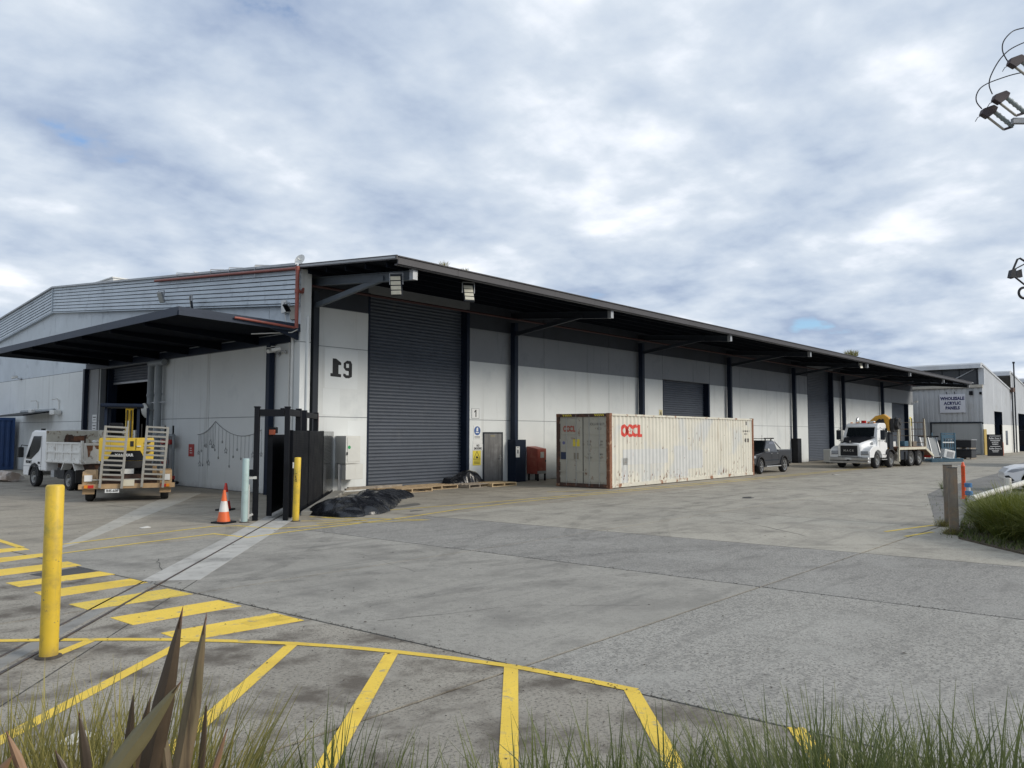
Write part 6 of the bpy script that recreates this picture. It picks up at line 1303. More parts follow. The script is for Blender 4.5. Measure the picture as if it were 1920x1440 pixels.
MB().prism([(0.56, 1.61), (0.20, 1.61), (0.24, 1.54), (0.36, 1.55), (0.42, 1.47), (0.50, 1.50)], 'x', -1.064, -1.058).build('rust_patch', M_rust, tg)
MB().cyl((-0.6, 0.3, 1.72), (-0.6, 0.3, 1.80), 0.12, n=12).build('bucket', M_white, tt)

# ---------------- plant trailer and excavator
M_tan = mt('trailer_tan_steel', (0.40, 0.27, 0.145), 0.6, var=0.1, scale=3, c2=(0.25, 0.17, 0.10), c2_at=(0.55, 0.72), c2_scale=5)
M_ramp = mt('ramp_alloy', (0.34, 0.325, 0.285), 0.42, metal=0.4, var=0.12, scale=3, c2=(0.27, 0.22, 0.16), c2_at=(0.56, 0.72), c2_scale=6)
tr = thing('plant_trailer', 'tan plant trailer with two raised loading ramps, rear towards the yard', 'trailer', (9.86, 24.35, 0), radians(66.5))
MB().box(0.0, 3.9, -0.80, 0.80, 0.52, 0.60).build('deck', M_rustd, tr)
MB().box(-0.06, 0.0, -1.08, 1.08, 0.40, 0.54).build('rear_beam', M_tan, tr); MB().box(-0.075, -0.06, -0.18, 0.18, 0.47, 0.66).build('light_board', M_cream, tr)
for s in (-1, 1):
    MB().box(0.0, 3.9, s*0.80, s*0.86, 0.46, 0.66).build('side_rail', M_tan, tr); MB().bar((3.9, s*0.8, 0.55), (5.1, 0, 0.50), 0.08, 0.10).build('drawbar', M_tan, tr)
    MB().box(0.05, 0.10, s*0.8, s*0.86, 0.66, 0.95).build('side_rail_end', M_tan, tr)
    for x in (0.62, 1.42): wheel(tr, x, s*1.03, 0.34, 0.22, s, M_rimg)
    gp_ = [(0.16, 0.50), (0.16, 0.66), (0.34, 0.86), (1.72, 0.86), (1.90, 0.66), (1.94, 0.66), (1.74, 0.90), (0.32, 0.90), (0.12, 0.68), (0.12, 0.50)]
    gm = MB().prism(gp_, 'y', s*0.87, s*1.22).build('mudguard', M_tan, tr); MB().box(0.06, 0.10, s*0.95, s*1.16, 0.62, 0.80).build('reflector_plate', M_sign, gm)
    MB().box(0.10, 0.12, s*0.88, s*1.20, 0.24, 0.84).build('mudflap', M_tan, tr)
    lb = MB().box(-0.03, 0.05, s*0.88, s*1.30, 0.40, 0.54).build('lamp_bracket', M_tan, tr); MB().box(-0.085, -0.061, s*0.90, s*1.05, 0.425, 0.515).build('brake_lamp', M_lampr, lb); MB().box(-0.085, -0.031, s*1.055, s*1.15, 0.425, 0.515).build('indicator', M_lampa, lb)
    # ramp standing upright
    rp = bpy.data.objects.new('ramp', None); col.objects.link(rp); rp.parent = tr; rp.matrix_local = T(-0.11, 0.44 if s > 0 else -0.68, 0.56) @ RY(radians(3.0)) @ RX(radians(3.2))
    for q in (-0.29, 0.29): MB().box(-0.045, 0.045, q-0.035, q+0.035, -0.15, 1.70).build('stile', M_ramp, rp, bevel=0.006)
    for k in range(12): z = 0.08+k*0.142; MB().box(-0.045, 0.02, -0.255, 0.255, z, z+0.055).build('rung', M_ramp, rp, bevel=0.006)
MB().cyl((-0.05, -0.95, 0.66), (-0.05, 0.95, 0.66), 0.025, n=8).build('hinge_rod', M_ramp, tr)
pl = MB().box(-0.075, -0.062, 0.22, 0.60, 0.28, 0.39).build('number_plate', M_sign, tr); text('R45-658', 0.10, M_black_flat, pl, T(-0.0765, 0.41, 0.335) @ RZ(-pi/2) @ RX(pi/2), 'plate_lettering', 0.001, offset=0.003, sx=0.9)
MB().box(3.2, 3.85, -0.8, 0.8, 0.60, 0.95).build('tool_bin', M_tan, tr, bevel=0.01); MB().box(0.25, 0.35, -0.8, 0.8, 0.60, 0.80).build('bump_stop', M_rustd, tr); MB().box(0.2, 0.55, -0.15, 0.2, 0.82, 0.96).build('loose_carton', M_white, tr)
M_exy = mt('excavator_yellow', (0.66, 0.45, 0.045), 0.4, var=0.06, scale=2, c2=(0.48, 0.32, 0.05), c2_at=(0.6, 0.78), c2_scale=5)
ex = thing('mini_excavator', 'yellow and black mini excavator with a canopy, loaded on the trailer', 'excavator', (9.86+1.9*cos(radians(66.5))-0.10, 24.35+1.9*sin(radians(66.5)), 0.60), radians(66.5))
for s in (-1, 1):
    y0, y1 = s*0.45, s*0.76; lo_, hi_ = -0.85, 0.85; n = 10
    P = [(lo_-0.2*sin(pi*i/n), 0.2-0.2*cos(pi*i/n)) for i in range(n+1)] + [(hi_+0.2*sin(pi*i/n), 0.2+0.2*cos(pi*i/n)) for i in range(n+1)]
    MB().prism(P, 'y', y0, y1).build('track', M_tyre, ex, bevel=0.02)
MB().box(-0.5, 0.5, -0.45, 0.45, 0.15, 0.42).build('undercarriage', M_chass, ex)
# counterweight: curved back
n = 16; ring = []
def cw(z, r, hw, xf=0.35):
    pts = [Vector((-0.62 - (r)*0 - 0.18*cos(pi*(i/n-0.5)) , hw*(-1+2*i/n), z)) for i in range(n+1)]
    return pts + [Vector((xf, hw, z)), Vector((xf, -hw, z))]
MB().ring_loft([cw(0.36, 0, 0.66), cw(0.40, 0, 0.70), cw(0.58, 0, 0.74)]).build('lower_bumper', M_chass, ex, smooth=40)
MB().ring_loft([cw(0.582, 0, 0.772), cw(1.22, 0, 0.785), cw(1.30, 0, 0.76)]).build('engine_cover', M_exy, ex, smooth=40)
mb = MB(); pts = []
for i in range(n+1):
    yy = 0.52*(-1+2*i/n); xx = -0.62-0.18*cos(pi*((yy/0.785+1)/2-0.5))-0.012; top = 0.90 if abs(yy) < 0.40 else 0.90-(abs(yy)-0.40)*2.2
    pts.append(((xx, yy, 0.59), (xx, yy, top)))
mb.add([p for q in pts for p in q], [(2*i, 2*i+2, 2*i+3, 2*i+1) for i in range(n)]).build('rear_black_panel', M_black, ex, smooth=40)
text('YANMAR', 0.12, M_sign, ex, T(-0.820, 0.06, 0.76) @ RZ(-pi/2) @ RX(pi/2), offset=0.006, extrude=0.002, space=1.05)
MB().box(-0.815, -0.79, -0.20, -0.10, 1.03, 1.20).build('cover_handle', M_chass, ex, bevel=0.02); MB().box(-0.80, -0.775, 0.45, 0.455, 0.92, 1.28).build('cover_seam', M_chass, ex); MB().box(-0.80, -0.76, -0.27, -0.265, 0.92, 1.28).build('cover_seam', M_chass, ex)
for k in range(4): MB().box(-0.775, -0.70, -0.68, -0.52, 0.84+0.1*k, 0.87+0.1*k).build('vent_slot', M_chass, ex)
for y, z in ((0.15, 1.02), (-0.35, 1.02)): MB().box(-0.806, -0.79, y-0.06, y+0.06, z, z+0.035).build('sticker', M_sign, ex)
for s in (-1, 1):
    MB().bar((-0.52, 0.16+s*0.46, 1.28), (-0.50, 0.16+s*0.46, 2.28), 0.08, 0.09).build('canopy_post', M_navy, ex); MB().bar((0.55, s*0.58, 0.7), (0.50, s*0.56, 2.28), 0.07, 0.07).build('canopy_post', M_navy, ex)
MB().box(-0.72, 0.66, -0.44, 0.78, 2.26, 2.38).build('canopy_roof', M_navy, ex, bevel=0.04)
MB().box(-0.35, 0.2, 0.1, 0.55, 1.30, 1.42).build('seat', M_black, ex, bevel=0.04); MB().box(-0.42, -0.30, 0.12, 0.52, 1.42, 1.78).build('seat_back', M_black, ex, bevel=0.05)
bm_ = MB().prism([(0.7, 0.7), (0.95, 0.75), (1.5, 1.9), (1.25, 2.35), (1.08, 2.30), (1.28, 1.85)], 'y', -0.12, 0.12).build('boom', M_exy, ex, bevel=0.02)
MB().prism([(1.18, 2.35), (1.34, 2.30), (1.9, 1.0), (1.75, 0.95)], 'y', -0.10, 0.10).build('dipper_arm', M_exy, ex, bevel=0.02); MB().cyl((0.8, 0, 1.1), (1.22, 0, 1.85), 0.05, n=10).build('boom_ram', M_chrome, ex, smooth=50)
for k in range(3): MB().tube([(0.75, -0.06+0.06*k, 1.0), (1.0, -0.06+0.06*k, 1.6), (1.14, -0.06+0.06*k, 2.28)], 0.018, 6).build('hydraulic_hose', M_exy if k == 1 else M_chass, ex)
MB().prism([(1.7, 0.95), (2.0, 0.9), (2.1, 0.4), (1.75, 0.25), (1.55, 0.45)], 'y', -0.2, 0.2).build('bucket', M_chass, ex, bevel=0.02); MB().box(1.05, 1.12, -0.75, 0.75, 0.0, 0.3).build('dozer_blade', M_exy, ex)
for y in (-0.3, -0.4): MB().cyl((0.1, y, 1.2), (0.05, y, 1.75), 0.02, n=6).build('control_lever', M_chass, ex)

# ---------------- white car nose at the right edge, and a dark truck's mirror
car = thing('white_car', 'white car parked nose-in at the right edge behind the grass', 'car', (34.3, 5.06, 0), radians(106))
cs_ = [(0.82, 0.36), (0.95, 0.48), (0.93, 0.68), (0.82, 0.80), (0.45, 0.93), (-0.55, 1.03), (-1.15, 1.42), (-1.6, 1.53), (-2.6, 1.52), (-3.35, 1.18), (-3.45, 0.9), (-3.42, 0.4)]
lowp = [(0.82, 0.30)] + arch(0.0, 0.42, 0.34) + arch(-2.62, 0.42, 0.34) + [(-3.40, 0.36)]
P = lowp + [(-3.46, 0.90), (-3.30, 1.02), (-0.60, 1.00), (0.40, 0.93), (0.78, 0.82), (0.93, 0.66), (0.95, 0.45)]
cb = MB().prism(P, 'y', -0.90, 0.90).build('body', mt('pearl_white_paint', (0.80, 0.80, 0.80), 0.28, var=0.02, coat=0.4), car, bevel=0.07, seg=3)
MB().frustum((-3.30, -0.55, -0.84, 0.84), 1.0, (-2.95, -1.35, -0.66, 0.66), 1.50).build('cabin', M_vglass, car, bevel=0.06); MB().box(-2.9, -1.4, -0.64, 0.64, 1.495, 1.54).build('roof', M_vwhite, car, bevel=0.03)
for s in (-1, 1):
    MB().prism([(0.86, 0.70), (0.70, 0.80), (0.10, 0.88), (0.30, 0.78), (0.66, 0.68)], 'y', s*0.70, s*0.908).build('headlight', M_lamp, car, bevel=0.012)
    MB().prism([(0.93, 0.56), (0.80, 0.58), (0.62, 0.40), (0.70, 0.36), (0.86, 0.42)], 'y', s*0.72, s*0.905).build('fog_lamp_recess', M_chass, car)
    for cx in (0.0, -2.62): wheel(car, cx, s*0.80, 0.35, 0.22, s, M_alloy, spokes=5, rr=0.7)
    MB().box(-0.75, -0.55, s*0.9, s*1.06, 0.98, 1.12).build('mirror', M_vwhite, car, bevel=0.04)
MB().box(-3.2, 0.75, -0.7, 0.7, 0.22, 0.40).build('underbody', M_chass, car)
vt = thing('parked_truck', 'dark truck mirror and red flank just inside the right edge', 'truck', (60.2, 7.45, 0), radians(174))
MB().box(-2.2, 0.9, -1.1, 1.1, 0.45, 1.25).build('lower_cab', mt('truck_red', (0.35, 0.03, 0.03), 0.4, coat=0.3), vt, bevel=0.08); MB().frustum((-2.2, 0.85, -1.08, 1.08), 1.25, (-2.2, 0.4, -0.95, 0.95), 2.6).build('upper_cab', M_vglass, vt, bevel=0.06)
for s in (-1, 1):
    MB().box(0.6, 0.8, s*1.55-0.28, s*1.55+0.28, 1.35, 2.35).build('mirror', M_black, vt, bevel=0.04); MB().tube([(0.4, s*0.9, 2.3), (0.7, s*1.5, 2.42)], 0.03, 6).build('mirror_arm', M_chass, vt)
    wheel(vt, 0.0, s*0.95, 0.48, 0.28, s); wheel(vt, -4.0, s*0.95, 0.48, 0.28, s)
MB().box(-6.0, -2.3, -1.2, 1.2, 0.9, 3.2).build('load_box', M_vwhite, vt, bevel=0.03); MB().box(-6.0, 0.5, -0.4, 0.4, 0.5, 0.88).build('chassis', M_chass, vt)
# ================================================================== POWER POLE
M_pwood = mt('pole_timber', (0.16, 0.13, 0.105), 0.85, var=0.2, scale=3, streak=(0.09, 0.075, 0.06), streak_at=(0.5, 0.7), streak_scale=(16, 16, 0.6))
M_porc = mt('grey_insulator', (0.27, 0.31, 0.31), 0.35, var=0.1, scale=6)
M_cap = mt('fuse_hood', (0.055, 0.04, 0.045), 0.6, var=0.15, scale=6)
M_cable = mt('black_cable', (0.02, 0.02, 0.024), 0.6)
pole = thing('power_pole', 'timber power pole off the right edge, its fuse gear and cable loops reaching in', 'power pole', (20.62, 2.52, 0), radians(-48.1))
PS = 86.0
def pp(u, v, y=0.0):
    t = (720-v)/1463.06; cp, sp_ = cos(_pit), sin(_pit); fwd = 17.0; dz = fwd*(t*cp+sp_)/(cp-t*sp_); cz = fwd*cp+dz*sp_
    return ((u-960)/1463.06*cz - 11.89, y, CAM_H+dz)
MB().cyl((0.18, 0, 0), (0.18, 0, 12.6), 0.17, 0.13, n=18).build('shaft', M_pwood, pole, smooth=50)
MB().box(-0.62, 1.2, 0.10, 0.2, 9.05, 9.17).build('crossarm', M_galv, pole); MB().box(-0.15, 1.4, -0.2, -0.1, 11.4, 11.55).build('crossarm', M_pwood, pole)
for k, (u, v, y) in enumerate(((1896, 118, -0.15), (1878, 178, 0.05), (1868, 196, 0.3))):
    a = bpy.data.objects.new('fuse_cutout', None); col.objects.link(a); a.parent = pole
    c = Vector(pp(u, v, y))
    def q(du, dv): return (c.x+du/PS, c.z-dv/PS)
    MB().prism([q(-15, 6), q(-11, -4), q(10, -12), (q(18, -7)), q(14, 2), q(-2, 14)], 'y', c.y-0.07, c.y+0.07).build('hood', M_cap, a, bevel=0.015)
    p0 = Vector((*q(10, -2)[:1], c.y, q(10, -2)[1])); p1 = p0 + Vector((38/PS, 0, -32/PS))
    mb = MB().cyl(p0, p1, 0.046, n=12)
    for t in (0.3, 0.5, 0.7, 0.9): pm = p0.lerp(p1, t); dd = (p1-p0).normalized(); mb.cyl(pm-dd*0.02, pm+dd*0.02, 0.056, n=12)
    mb.build('insulator', M_porc, a, smooth=40)
    p2 = Vector((q(-2, 10)[0], c.y, q(-2, 10)[1])); p3 = p2 + Vector((32/PS, 0, -26/PS)); MB().cyl(p2, p3, 0.026, n=10).build('fuse_tube', mt('fuse_tube', (0.36, 0.34, 0.29), 0.5), a, smooth=40)
    MB().bar(p3, p1, 0.03, 0.05).build('lower_bracket', M_cap, a)
    MB().tube([(q(-12, 8)[0], c.y, q(-12, 8)[1]), (q(-20, 12)[0], c.y, q(-20, 12)[1]), (q(-25, 20)[0], c.y, q(-25, 20)[1])], 0.008, 5).build('pull_ring', M_cable, a)
def arc(pts, nm='cable_loop'):
    P = [Vector(pp(*p)) for p in pts]; out = []
    for i in range(len(P)-1):                  # Catmull-Rom
        a, b, c, d_ = P[max(i-1, 0)], P[i], P[i+1], P[min(i+2, len(P)-1)]
        for k in range(6):
            t = k/6; out.append(0.5*((2*b)+(c-a)*t+(2*a-5*b+4*c-d_)*t*t+(3*b-a-3*c+d_)*t**3))
    out.append(P[-1]); MB().tube(out, 0.013, 6).build(nm, M_cable, pole, smooth=60)
arc([(1882, 118, -0.15), (1873, 100, -0.15), (1874, 82, -0.15), (1890, 63, -0.1), (1912, 51, 0), (1950, 46, 0), (1985, 60, 0)])
arc([(1864, 172, 0.05), (1858, 155, 0.05), (1862, 135, 0.05), (1880, 104, 0.05), (1905, 83, 0.05), (1945, 70, 0), (1985, 75, 0)])
arc([(1857, 191, 0.3), (1847, 178, 0.3), (1847, 163, 0.3), (1858, 148, 0.3), (1886, 135, 0.3), (1930, 125, 0.2), (1985, 130, 0)])
# low gear with a ring
sw = bpy.data.objects.new('service_clamp', None); col.objects.link(sw); sw.parent = pole
def qq(u, v): return (pp(u, v)[0], pp(u, v)[2])
MB().prism([qq(1896, 504), qq(1904, 502), qq(1903, 517), qq(1900, 520), qq(1893, 518)], 'y', -0.06, 0.06).build('clamp_body', M_cable, sw)
MB().prism([qq(1912, 504), qq(1920, 501), qq(1922, 516), qq(1910, 516)], 'y', 0.05, 0.15).build('clamp_body', M_cable, sw)
MB().tube([pp(1901, 503), pp(1909, 484), pp(1914, 482), pp(1930, 492), pp(1980, 505)], 0.022, 6).build('bracket_arm', M_cable, sw); MB().tube([pp(1903, 503), pp(1935, 486)], 0.014, 6).build('bracket_arm', M_cable, sw); MB().tube([pp(1903, 516), pp(1922, 531), pp(1960, 540)], 0.02, 6).build('bracket_arm', M_cable, sw)
MB().tube([(pp(1922, 547)[0]+0.12*cos(2*pi*i/20), 0, pp(1922, 547)[2]+0.12*sin(2*pi*i/20)) for i in range(21)], 0.028, 8).build('cable_coil', M_cable, sw, smooth=60)

# ================================================================== PLANTS
def leaf_mat(name, c, c2, rough=0.55, trans=0.25):
    m = bpy.data.materials.new(name); m.use_nodes = True; nt = m.node_tree; N = nt.nodes; L = nt.links; bs = N['Principled BSDF']
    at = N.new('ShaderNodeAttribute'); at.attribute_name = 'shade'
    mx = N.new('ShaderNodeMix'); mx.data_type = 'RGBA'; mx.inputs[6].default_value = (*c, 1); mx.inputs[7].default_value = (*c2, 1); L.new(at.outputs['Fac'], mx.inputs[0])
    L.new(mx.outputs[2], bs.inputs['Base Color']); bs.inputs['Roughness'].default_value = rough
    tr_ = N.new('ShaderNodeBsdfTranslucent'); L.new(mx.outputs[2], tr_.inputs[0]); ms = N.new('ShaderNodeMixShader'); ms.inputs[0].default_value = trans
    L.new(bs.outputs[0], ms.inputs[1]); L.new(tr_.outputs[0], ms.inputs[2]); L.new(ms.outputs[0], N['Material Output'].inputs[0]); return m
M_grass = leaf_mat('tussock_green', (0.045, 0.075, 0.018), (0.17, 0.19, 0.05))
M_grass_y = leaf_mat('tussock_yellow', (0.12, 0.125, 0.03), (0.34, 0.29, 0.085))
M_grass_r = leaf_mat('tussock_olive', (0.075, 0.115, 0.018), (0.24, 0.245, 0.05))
def tuft(name, n, r0, h, spread, width, mat, seed, droop=0.35, seg=4, hvar=0.35, parent=None):
    """blades = tapered strips that leave the crown, lean out and droop."""
    r = random.Random(seed); vs = []; fs = []; sh = []
    for b in range(n):
        a = r.uniform(0, 2*pi); k = sqrt(r.random()); x0, y0 = r0*k*cos(a), r0*k*sin(a)
        az = a + r.gauss(0, 1.1); lean = spread*(0.25+0.75*k)*r.uniform(0.4, 1.25); ln = h*r.uniform(1-hvar, 1.08); dr_ = droop*r.uniform(0.3, 1.4)*lean
        w = width*r.uniform(0.7, 1.25); px_, py_ = -sin(az+r.gauss(0, 0.5)), cos(az+r.gauss(0, 0.5)); s_ = r.random()**1.5
        o = len(vs); x, y, z = x0, y0, 0.0; th = lean*0.5
        for i in range(seg+1):
            t = i/seg; ww = w*(1-t**2.4)*0.5 + 0.0004
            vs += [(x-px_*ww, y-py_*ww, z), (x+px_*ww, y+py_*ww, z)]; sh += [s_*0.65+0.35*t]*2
            th += (lean*0.5+dr_)*1.6/seg*(0.5+t); st = ln/seg
            x += st*sin(th)*cos(az); y += st*sin(th)*sin(az); z = max(0.01, z+st*cos(th))
        fs += [(o+2*i, o+2*i+1, o+2*i+3, o+2*i+2) for i in range(seg)]
    me = bpy.data.meshes.new(name); me.from_pydata(vs, [], fs); me.materials.append(mat)
    at = me.attributes.new('shade', 'FLOAT', 'POINT'); at.data.foreach_set('value', sh)
    for p in me.polygons: p.use_smooth = True
    return me
FW = Vector((0.7446, 0.6675)); RT = Vector((0.6675, -0.7446))
def gpos(u, dep): p = FW*dep + RT*((u-960)/1463*dep); return (p.x, p.y)
# bed behind the rusty posts
mounds = [(19.0, 3.45, 0.85, 0.78), (17.9, 2.95, 0.9, 1.02), (17.1, 2.15, 0.85, 0.95), (18.6, 2.3, 0.9, 1.05), (19.9, 2.8, 0.85, 0.85), (16.2, 1.25, 0.8, 0.95), (17.6, 1.2, 0.9, 1.05), (21.6, 3.5, 0.8, 0.6), (20.5, 2.0, 0.9, 1.0)]
names = ['leftmost of the olive grass mounds beside the rusty posts', 'second olive grass mound from the rusty posts, at the bed edge', 'olive grass mound spilling on the concrete at the right edge', 'tall olive grass mound in the middle of the right bed', 'olive grass mound at the back of the right bed',
         'olive grass mound just outside the right edge, nearest the road', 'olive grass mound at the right edge behind the front row', 'small olive grass mound near the blue-capped rail', 'olive grass mound furthest right in the bed']
for k, (x, y, r, h) in enumerate(mounds):
    e = thing('tussock_grass', names[k], 'grass clump', (x, y, 0.03), k*1.3, 'grass mounds in the right bed')
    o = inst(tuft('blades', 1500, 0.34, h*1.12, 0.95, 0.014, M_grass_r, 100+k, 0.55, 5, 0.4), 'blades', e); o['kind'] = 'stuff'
# short grass of the right bed
vs = []; r = random.Random(4); me = None
def short_grass(name, pts_fn, n, h, w, mat, seed):
    r = random.Random(seed); vs = []; fs = []; sh = []
    for b in range(n):
        x, y = pts_fn(r); a = r.uniform(0, 2*pi); hh = h*r.uniform(0.4, 1.2); ww = w*r.uniform(0.7, 1.2); o = len(vs); lx, ly = r.gauss(0, 0.4)*hh, r.gauss(0, 0.4)*hh
        vs += [(x-ww*cos(a), y-ww*sin(a), 0.02), (x+ww*cos(a), y+ww*sin(a), 0.02), (x+lx, y+ly, 0.02+hh)]; fs.append((o, o+1, o+2)); s_ = r.random(); sh += [s_*0.5, s_*0.5, s_]
    me = bpy.data.meshes.new(name); me.from_pydata(vs, [], fs); me.materials.append(mat); at = me.attributes.new('shade', 'FLOAT', 'POINT'); at.data.foreach_set('value', sh)
    o = inst(me, name); o['kind'] = 'stuff'; return o
def inpoly(pt, poly):
    x, y = pt; c = False; n = len(poly)
    for i in range(n):
        (x1, y1), (x2, y2) = poly[i], poly[i-1]
        if (y1 > y) != (y2 > y) and x < (x2-x1)*(y-y1)/(y2-y1)+x1: c = not c
    return c
BED = [(20.0,4.32),(17.45,3.82),(16.6,3.1),(15.75,2.35),(14.2,0.6),(13.2,-1.5),(17,-3),(24,-1),(31,3.9),(29.3,6.2),(24.5,5.1)]
def bedpt(r):
    while True:
        p = (r.uniform(13, 31), r.uniform(-3, 6.2))
        if inpoly(p, BED): return p
tag(short_grass('ground_cover', bedpt, 26000, 0.11, 0.012, M_grass, 11), 'short green grass covering the right-hand bed', 'grass')
def edgept(r):
    t = r.random(); a, b = ((20.2, 4.7), (29.6, 7.3)) if r.random() < 0.5 else ((17.3, 3.9), (20.2, 4.5)); return (a[0]+(b[0]-a[0])*t+r.gauss(0, 0.12), a[1]+(b[1]-a[1])*t+r.gauss(0, 0.12))
tag(short_grass('edge_weeds', edgept, 140, 0.06, 0.008, M_grass, 12), 'dry weeds along the concrete edge by the posts', 'weeds')
for k, (x, y, s_) in enumerate(((18.15, 4.1, 0.2), (19.6, 4.6, 0.22), (33.0, 7.6, 0.5), (29.0, 6.6, 0.4))):
    e = thing('weed_clump', ('dry weed clump at the foot of the nearer rusty post', 'dry weed clump at the foot of the further rusty post', 'low weed clump on the asphalt near the white car', 'small weed clump behind the orange marker post')[k], 'weeds', (x, y, 0.0), k)
    o = inst(tuft('stems', 160, 0.16, s_, 1.2, 0.007, M_grass_y if k < 2 else M_grass, 300+k, 0.4, 3), 'stems', e); o['kind'] = 'stuff'
# tussocks of the near bed, along the bottom of the view
row = []
for k in range(9): row.append((-70 + k*52 + random.uniform(-18, 18), random.uniform(2.5, 2.9)))
for k in range(15): row.append((400 + k*60 + random.uniform(-18, 18), random.uniform(2.75, 3.2)))
for u_ in (1340, 1440, 1530, 1610, 1690, 1770, 1860, 1950): row.append((u_ + random.uniform(-20, 20), random.uniform(2.7, 3.0)))
rr2 = random.Random(21)
for k, (u, dep) in enumerate(row):
    x, y = gpos(u, dep)
    left = u < 370; right = u > 1300
    h = 1.08 if left else (0.93 if right else 0.80); h *= rr2.uniform(0.94, 1.06)
    h += (2.95-dep)*(-0.30)*0.5
    e = thing('tussock_grass', ('yellow-green tussock in the near bed, among the flax leaves' if left else ('dense green tussock in the near bed at the lower right' if right else 'sparse green tussock in the near bed along the bottom middle')), 'grass clump', (x, y, 0.08), rr2.uniform(0, 6), 'tussocks in the near bed')
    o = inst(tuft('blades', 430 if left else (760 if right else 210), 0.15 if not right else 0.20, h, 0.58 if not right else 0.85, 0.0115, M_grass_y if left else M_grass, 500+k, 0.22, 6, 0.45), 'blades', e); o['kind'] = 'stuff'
# flax: stiff folded leaves
M_flax = mt('flax_leaf', (0.18, 0.135, 0.08), 0.42, var=0.15, scale=6, c2=(0.15, 0.135, 0.07), c2_at=(0.5, 0.75), c2_scale=4, streak=(0.055, 0.04, 0.03), streak_at=(0.5, 0.7), streak_scale=(40, 40, 2))
M_flax_d = mt('flax_leaf_dark', (0.09, 0.065, 0.043), 0.42, var=0.2, scale=6, streak=(0.09, 0.06, 0.035), streak_at=(0.55, 0.75), streak_scale=(40, 40, 2))
M_flax_g = mt('flax_leaf_olive', (0.19, 0.165, 0.085), 0.42, var=0.12, scale=6, c2=(0.17, 0.15, 0.085), c2_at=(0.5, 0.75), c2_scale=4)
M_flax_b = mt('flax_leaf_dry', (0.27, 0.16, 0.09), 0.6, var=0.15, scale=6)
M_flax_tip = mt('flax_tip_dry', (0.20, 0.09, 0.06), 0.6, var=0.2, scale=20)
def pxyz(u, v, dep):
    p = FW*dep + RT*((u-960)/1463*dep); return Vector((p.x, p.y, CAM_H-(v-813)/1463*dep))
flax = thing('flax_plant', 'flax plant with stiff upright bronze leaves in the lower left corner', 'flax', (1.02, 2.28, 0.1))
B0 = Vector((1.02, 2.28, 0.1))
def flax_leaf(tip, low, wpx, dep, mat, twist=0.0, fold=0.45):
    Tp, Lo = pxyz(*tip, dep), pxyz(*low, dep)
    root = Lo + (Lo-Tp)*((Lo.z-0.1)/max(0.05, Tp.z-Lo.z)); root = root.lerp(Vector((B0.x, B0.y, 0.1)), 0.35)
    C = [root.lerp(Lo, t/5) for t in range(5)] + [Lo.lerp(Tp, t/9) for t in range(10)]
    wl = wpx/1463*dep; n = len(C); vs = []; side0 = Vector((RT.x, RT.y, 0)); fw3 = Vector((FW.x, FW.y, 0))
    L0 = (Lo-Tp).length
    for i, p in enumerate(C):
        s = (Tp-p).length/L0                       # 0 at tip, 1 at frame edge
        w = wl*0.62*min(1.0, s*1.7)**0.8*(1.0 if s < 1 else max(0.55, 1.15-0.15*s)); ax = (Tp-root).normalized()
        sd = (side0-ax*side0.dot(ax)).normalized(); nr = ax.cross(sd); a = twist
        sd2 = sd*cos(a)+nr*sin(a); nr2 = nr*cos(a)-sd*sin(a)
        vs += [p-sd2*w*0.5+nr2*w*fold*0.5, p-sd2*w*0.25+nr2*w*fold*0.28, p, p+sd2*w*0.25+nr2*w*fold*0.28, p+sd2*w*0.5+nr2*w*fold*0.5]
    fs = [(5*i+j, 5*i+j+1, 5*i+6+j, 5*i+5+j) for i in range(n-1) for j in range(4)]
    vl = [v-B0 for v in vs]
    mb = MB().add(vl, fs); o = mb.build('leaf', mat, flax, smooth=38)
    sm = o.modifiers.new('thickness', 'SOLIDIFY'); sm.thickness = 0.004
    tv = vl[-10:]; MB().add([v*1.0 for v in tv[:5]] + [tv[7] + (tv[7]-tv[2])*0.35], [(0,1,5),(1,2,5),(2,3,5),(3,4,5)]).build('leaf_tip', M_flax_tip, o)
    return o
flax_leaf((352, 1140), (297, 1440), 62, 2.28, M_flax_d, 0.25, 0.5)
flax_leaf((396, 1152), (352, 1440), 56, 2.22, M_flax, -0.1, 0.5)
flax_leaf((352, 1270), (228, 1440), 62, 2.12, M_flax_g, 0.1, 0.4)
flax_leaf((267, 1292), (258, 1440), 26, 2.35, M_flax_d, 0.3)
flax_leaf((168, 1325), (184, 1440), 36, 2.2, M_flax_d, -0.2, 0.5)
flax_leaf((37, 1358), (72, 1440), 30, 2.15, M_flax_b, 0.2, 0.5)
flax_leaf((440, 1352), (412, 1440), 20, 2.25, M_flax_b, -0.3, 0.6)
flax_leaf((299, 1295), (268, 1440), 30, 2.4, M_flax_d, 0.2)
flax_leaf((186, 1426), (176, 1470), 20, 2.1, M_flax_b, 0.0)
flax_leaf((50, 1400), (20, 1440), 26, 2.12, M_flax_b, 0.2)
flax_leaf((60, 1418), (58, 1470), 26, 2.05, M_flax_d, 0.1)
flax_leaf((318, 1330), (335, 1440), 30, 2.3, M_flax, 0.4)
flax_leaf((232, 1372), (215, 1440), 26, 2.25, M_flax_g, -0.3)
flax_leaf((128, 1392), (150, 1440), 24, 2.15, M_flax_d, 0.2)
flax_leaf((402, 1310), (392, 1440), 22, 2.38, M_flax_d, -0.4)
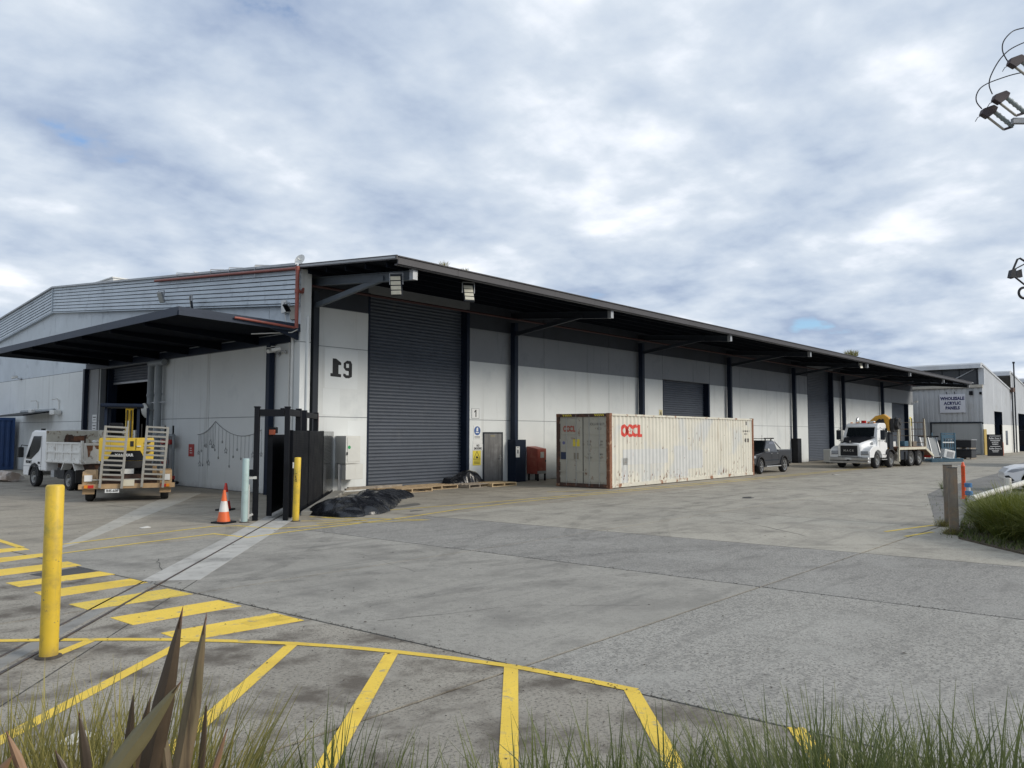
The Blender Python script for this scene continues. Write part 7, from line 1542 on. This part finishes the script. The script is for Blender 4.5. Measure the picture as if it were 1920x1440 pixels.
# weeds on the roof edge
for k, (x, s_) in enumerate(((16.2, 0.22), (17.1, 0.16), (52.5, 0.5))):
    e = thing('roof_weeds', ('tiny grass tuft on the awning roof near the corner', 'second tiny grass tuft on the awning roof edge', 'dry bushy weed far along the awning roof')[k], 'weeds', (x, 17.35, roof_z(17.35)), 0)
    o = inst(tuft('stems', 60 if k < 2 else 220, 0.12 if k < 2 else 0.4, s_, 0.7, 0.012 if k < 2 else 0.02, M_grass_y, 700+k, 0.2, 3), 'stems', e); o['kind'] = 'stuff'

# ================================================================== LITTER
rl = random.Random(31)
lm = bpy.data.meshes.new('leaf_litter'); vs = []; fs = []
for k in range(900):
    if k < 260: t = rl.random(); y = 2.0+9*t; x = 5.66-0.081*y+rl.gauss(0, 0.03)
    elif k < 420: t = rl.random(); y = 1.5+9*t; x = 10.46-0.061*y+rl.gauss(0, 0.04)
    elif k < 620: x, y = rl.uniform(1.5, 7), rl.uniform(2.5, 9)
    else: x, y = rl.uniform(3, 40), rl.uniform(0, 20)
    s = rl.uniform(0.006, 0.02)*(1.6 if k > 620 else 1); a = rl.uniform(0, 6.3); o = len(vs)
    vs += [(x+s*cos(a), y+s*sin(a), 0.006), (x-s*0.4*sin(a), y+s*0.4*cos(a), 0.012), (x-s*cos(a), y-s*sin(a), 0.006), (x+s*0.4*sin(a), y-s*0.4*cos(a), 0.008)]; fs.append((o, o+1, o+2, o+3))
lm.from_pydata(vs, [], fs); lm.materials.append(M_dark_litter); o = inst(lm, 'leaf_litter'); o['kind'] = 'stuff'; o['label'] = 'scattered leaf crumbs and grit on the concrete'; o['category'] = 'litter'
for k, (x, y, s, a, lb) in enumerate(((2.05, 5.75, 0.10, 0.4, 'flat white carton scrap on the hatched area behind the flax'), (7.4, 17.3, 0.10, 0.2, 'small white paper scrap on the yard near the trailer'), (40.6, 14.3, 0.22, 0.9, 'pale scrap on the yard in front of the crane truck'), (58.5, 12.6, 0.2, 0.3, 'white scrap on the yard behind the crane truck'))):
    p = MB().add([(-s, -s*0.6, 0.006), (s, -s*0.6, 0.012), (s*0.9, s*0.6, 0.03), (-s, s*0.55, 0.01), (-s, -s*0.6, 0.003), (s, -s*0.6, 0.003), (s*0.9, s*0.6, 0.003), (-s, s*0.55, 0.003)], [(0,1,2,3),(4,7,6,5),(0,4,5,1),(1,5,6,2),(2,6,7,3),(3,7,4,0)]).build('paper_scrap', M_litter)
    p.location = (x, y, 0.002); p.rotation_euler = (0, 0, a); tag(p, lb, 'litter')
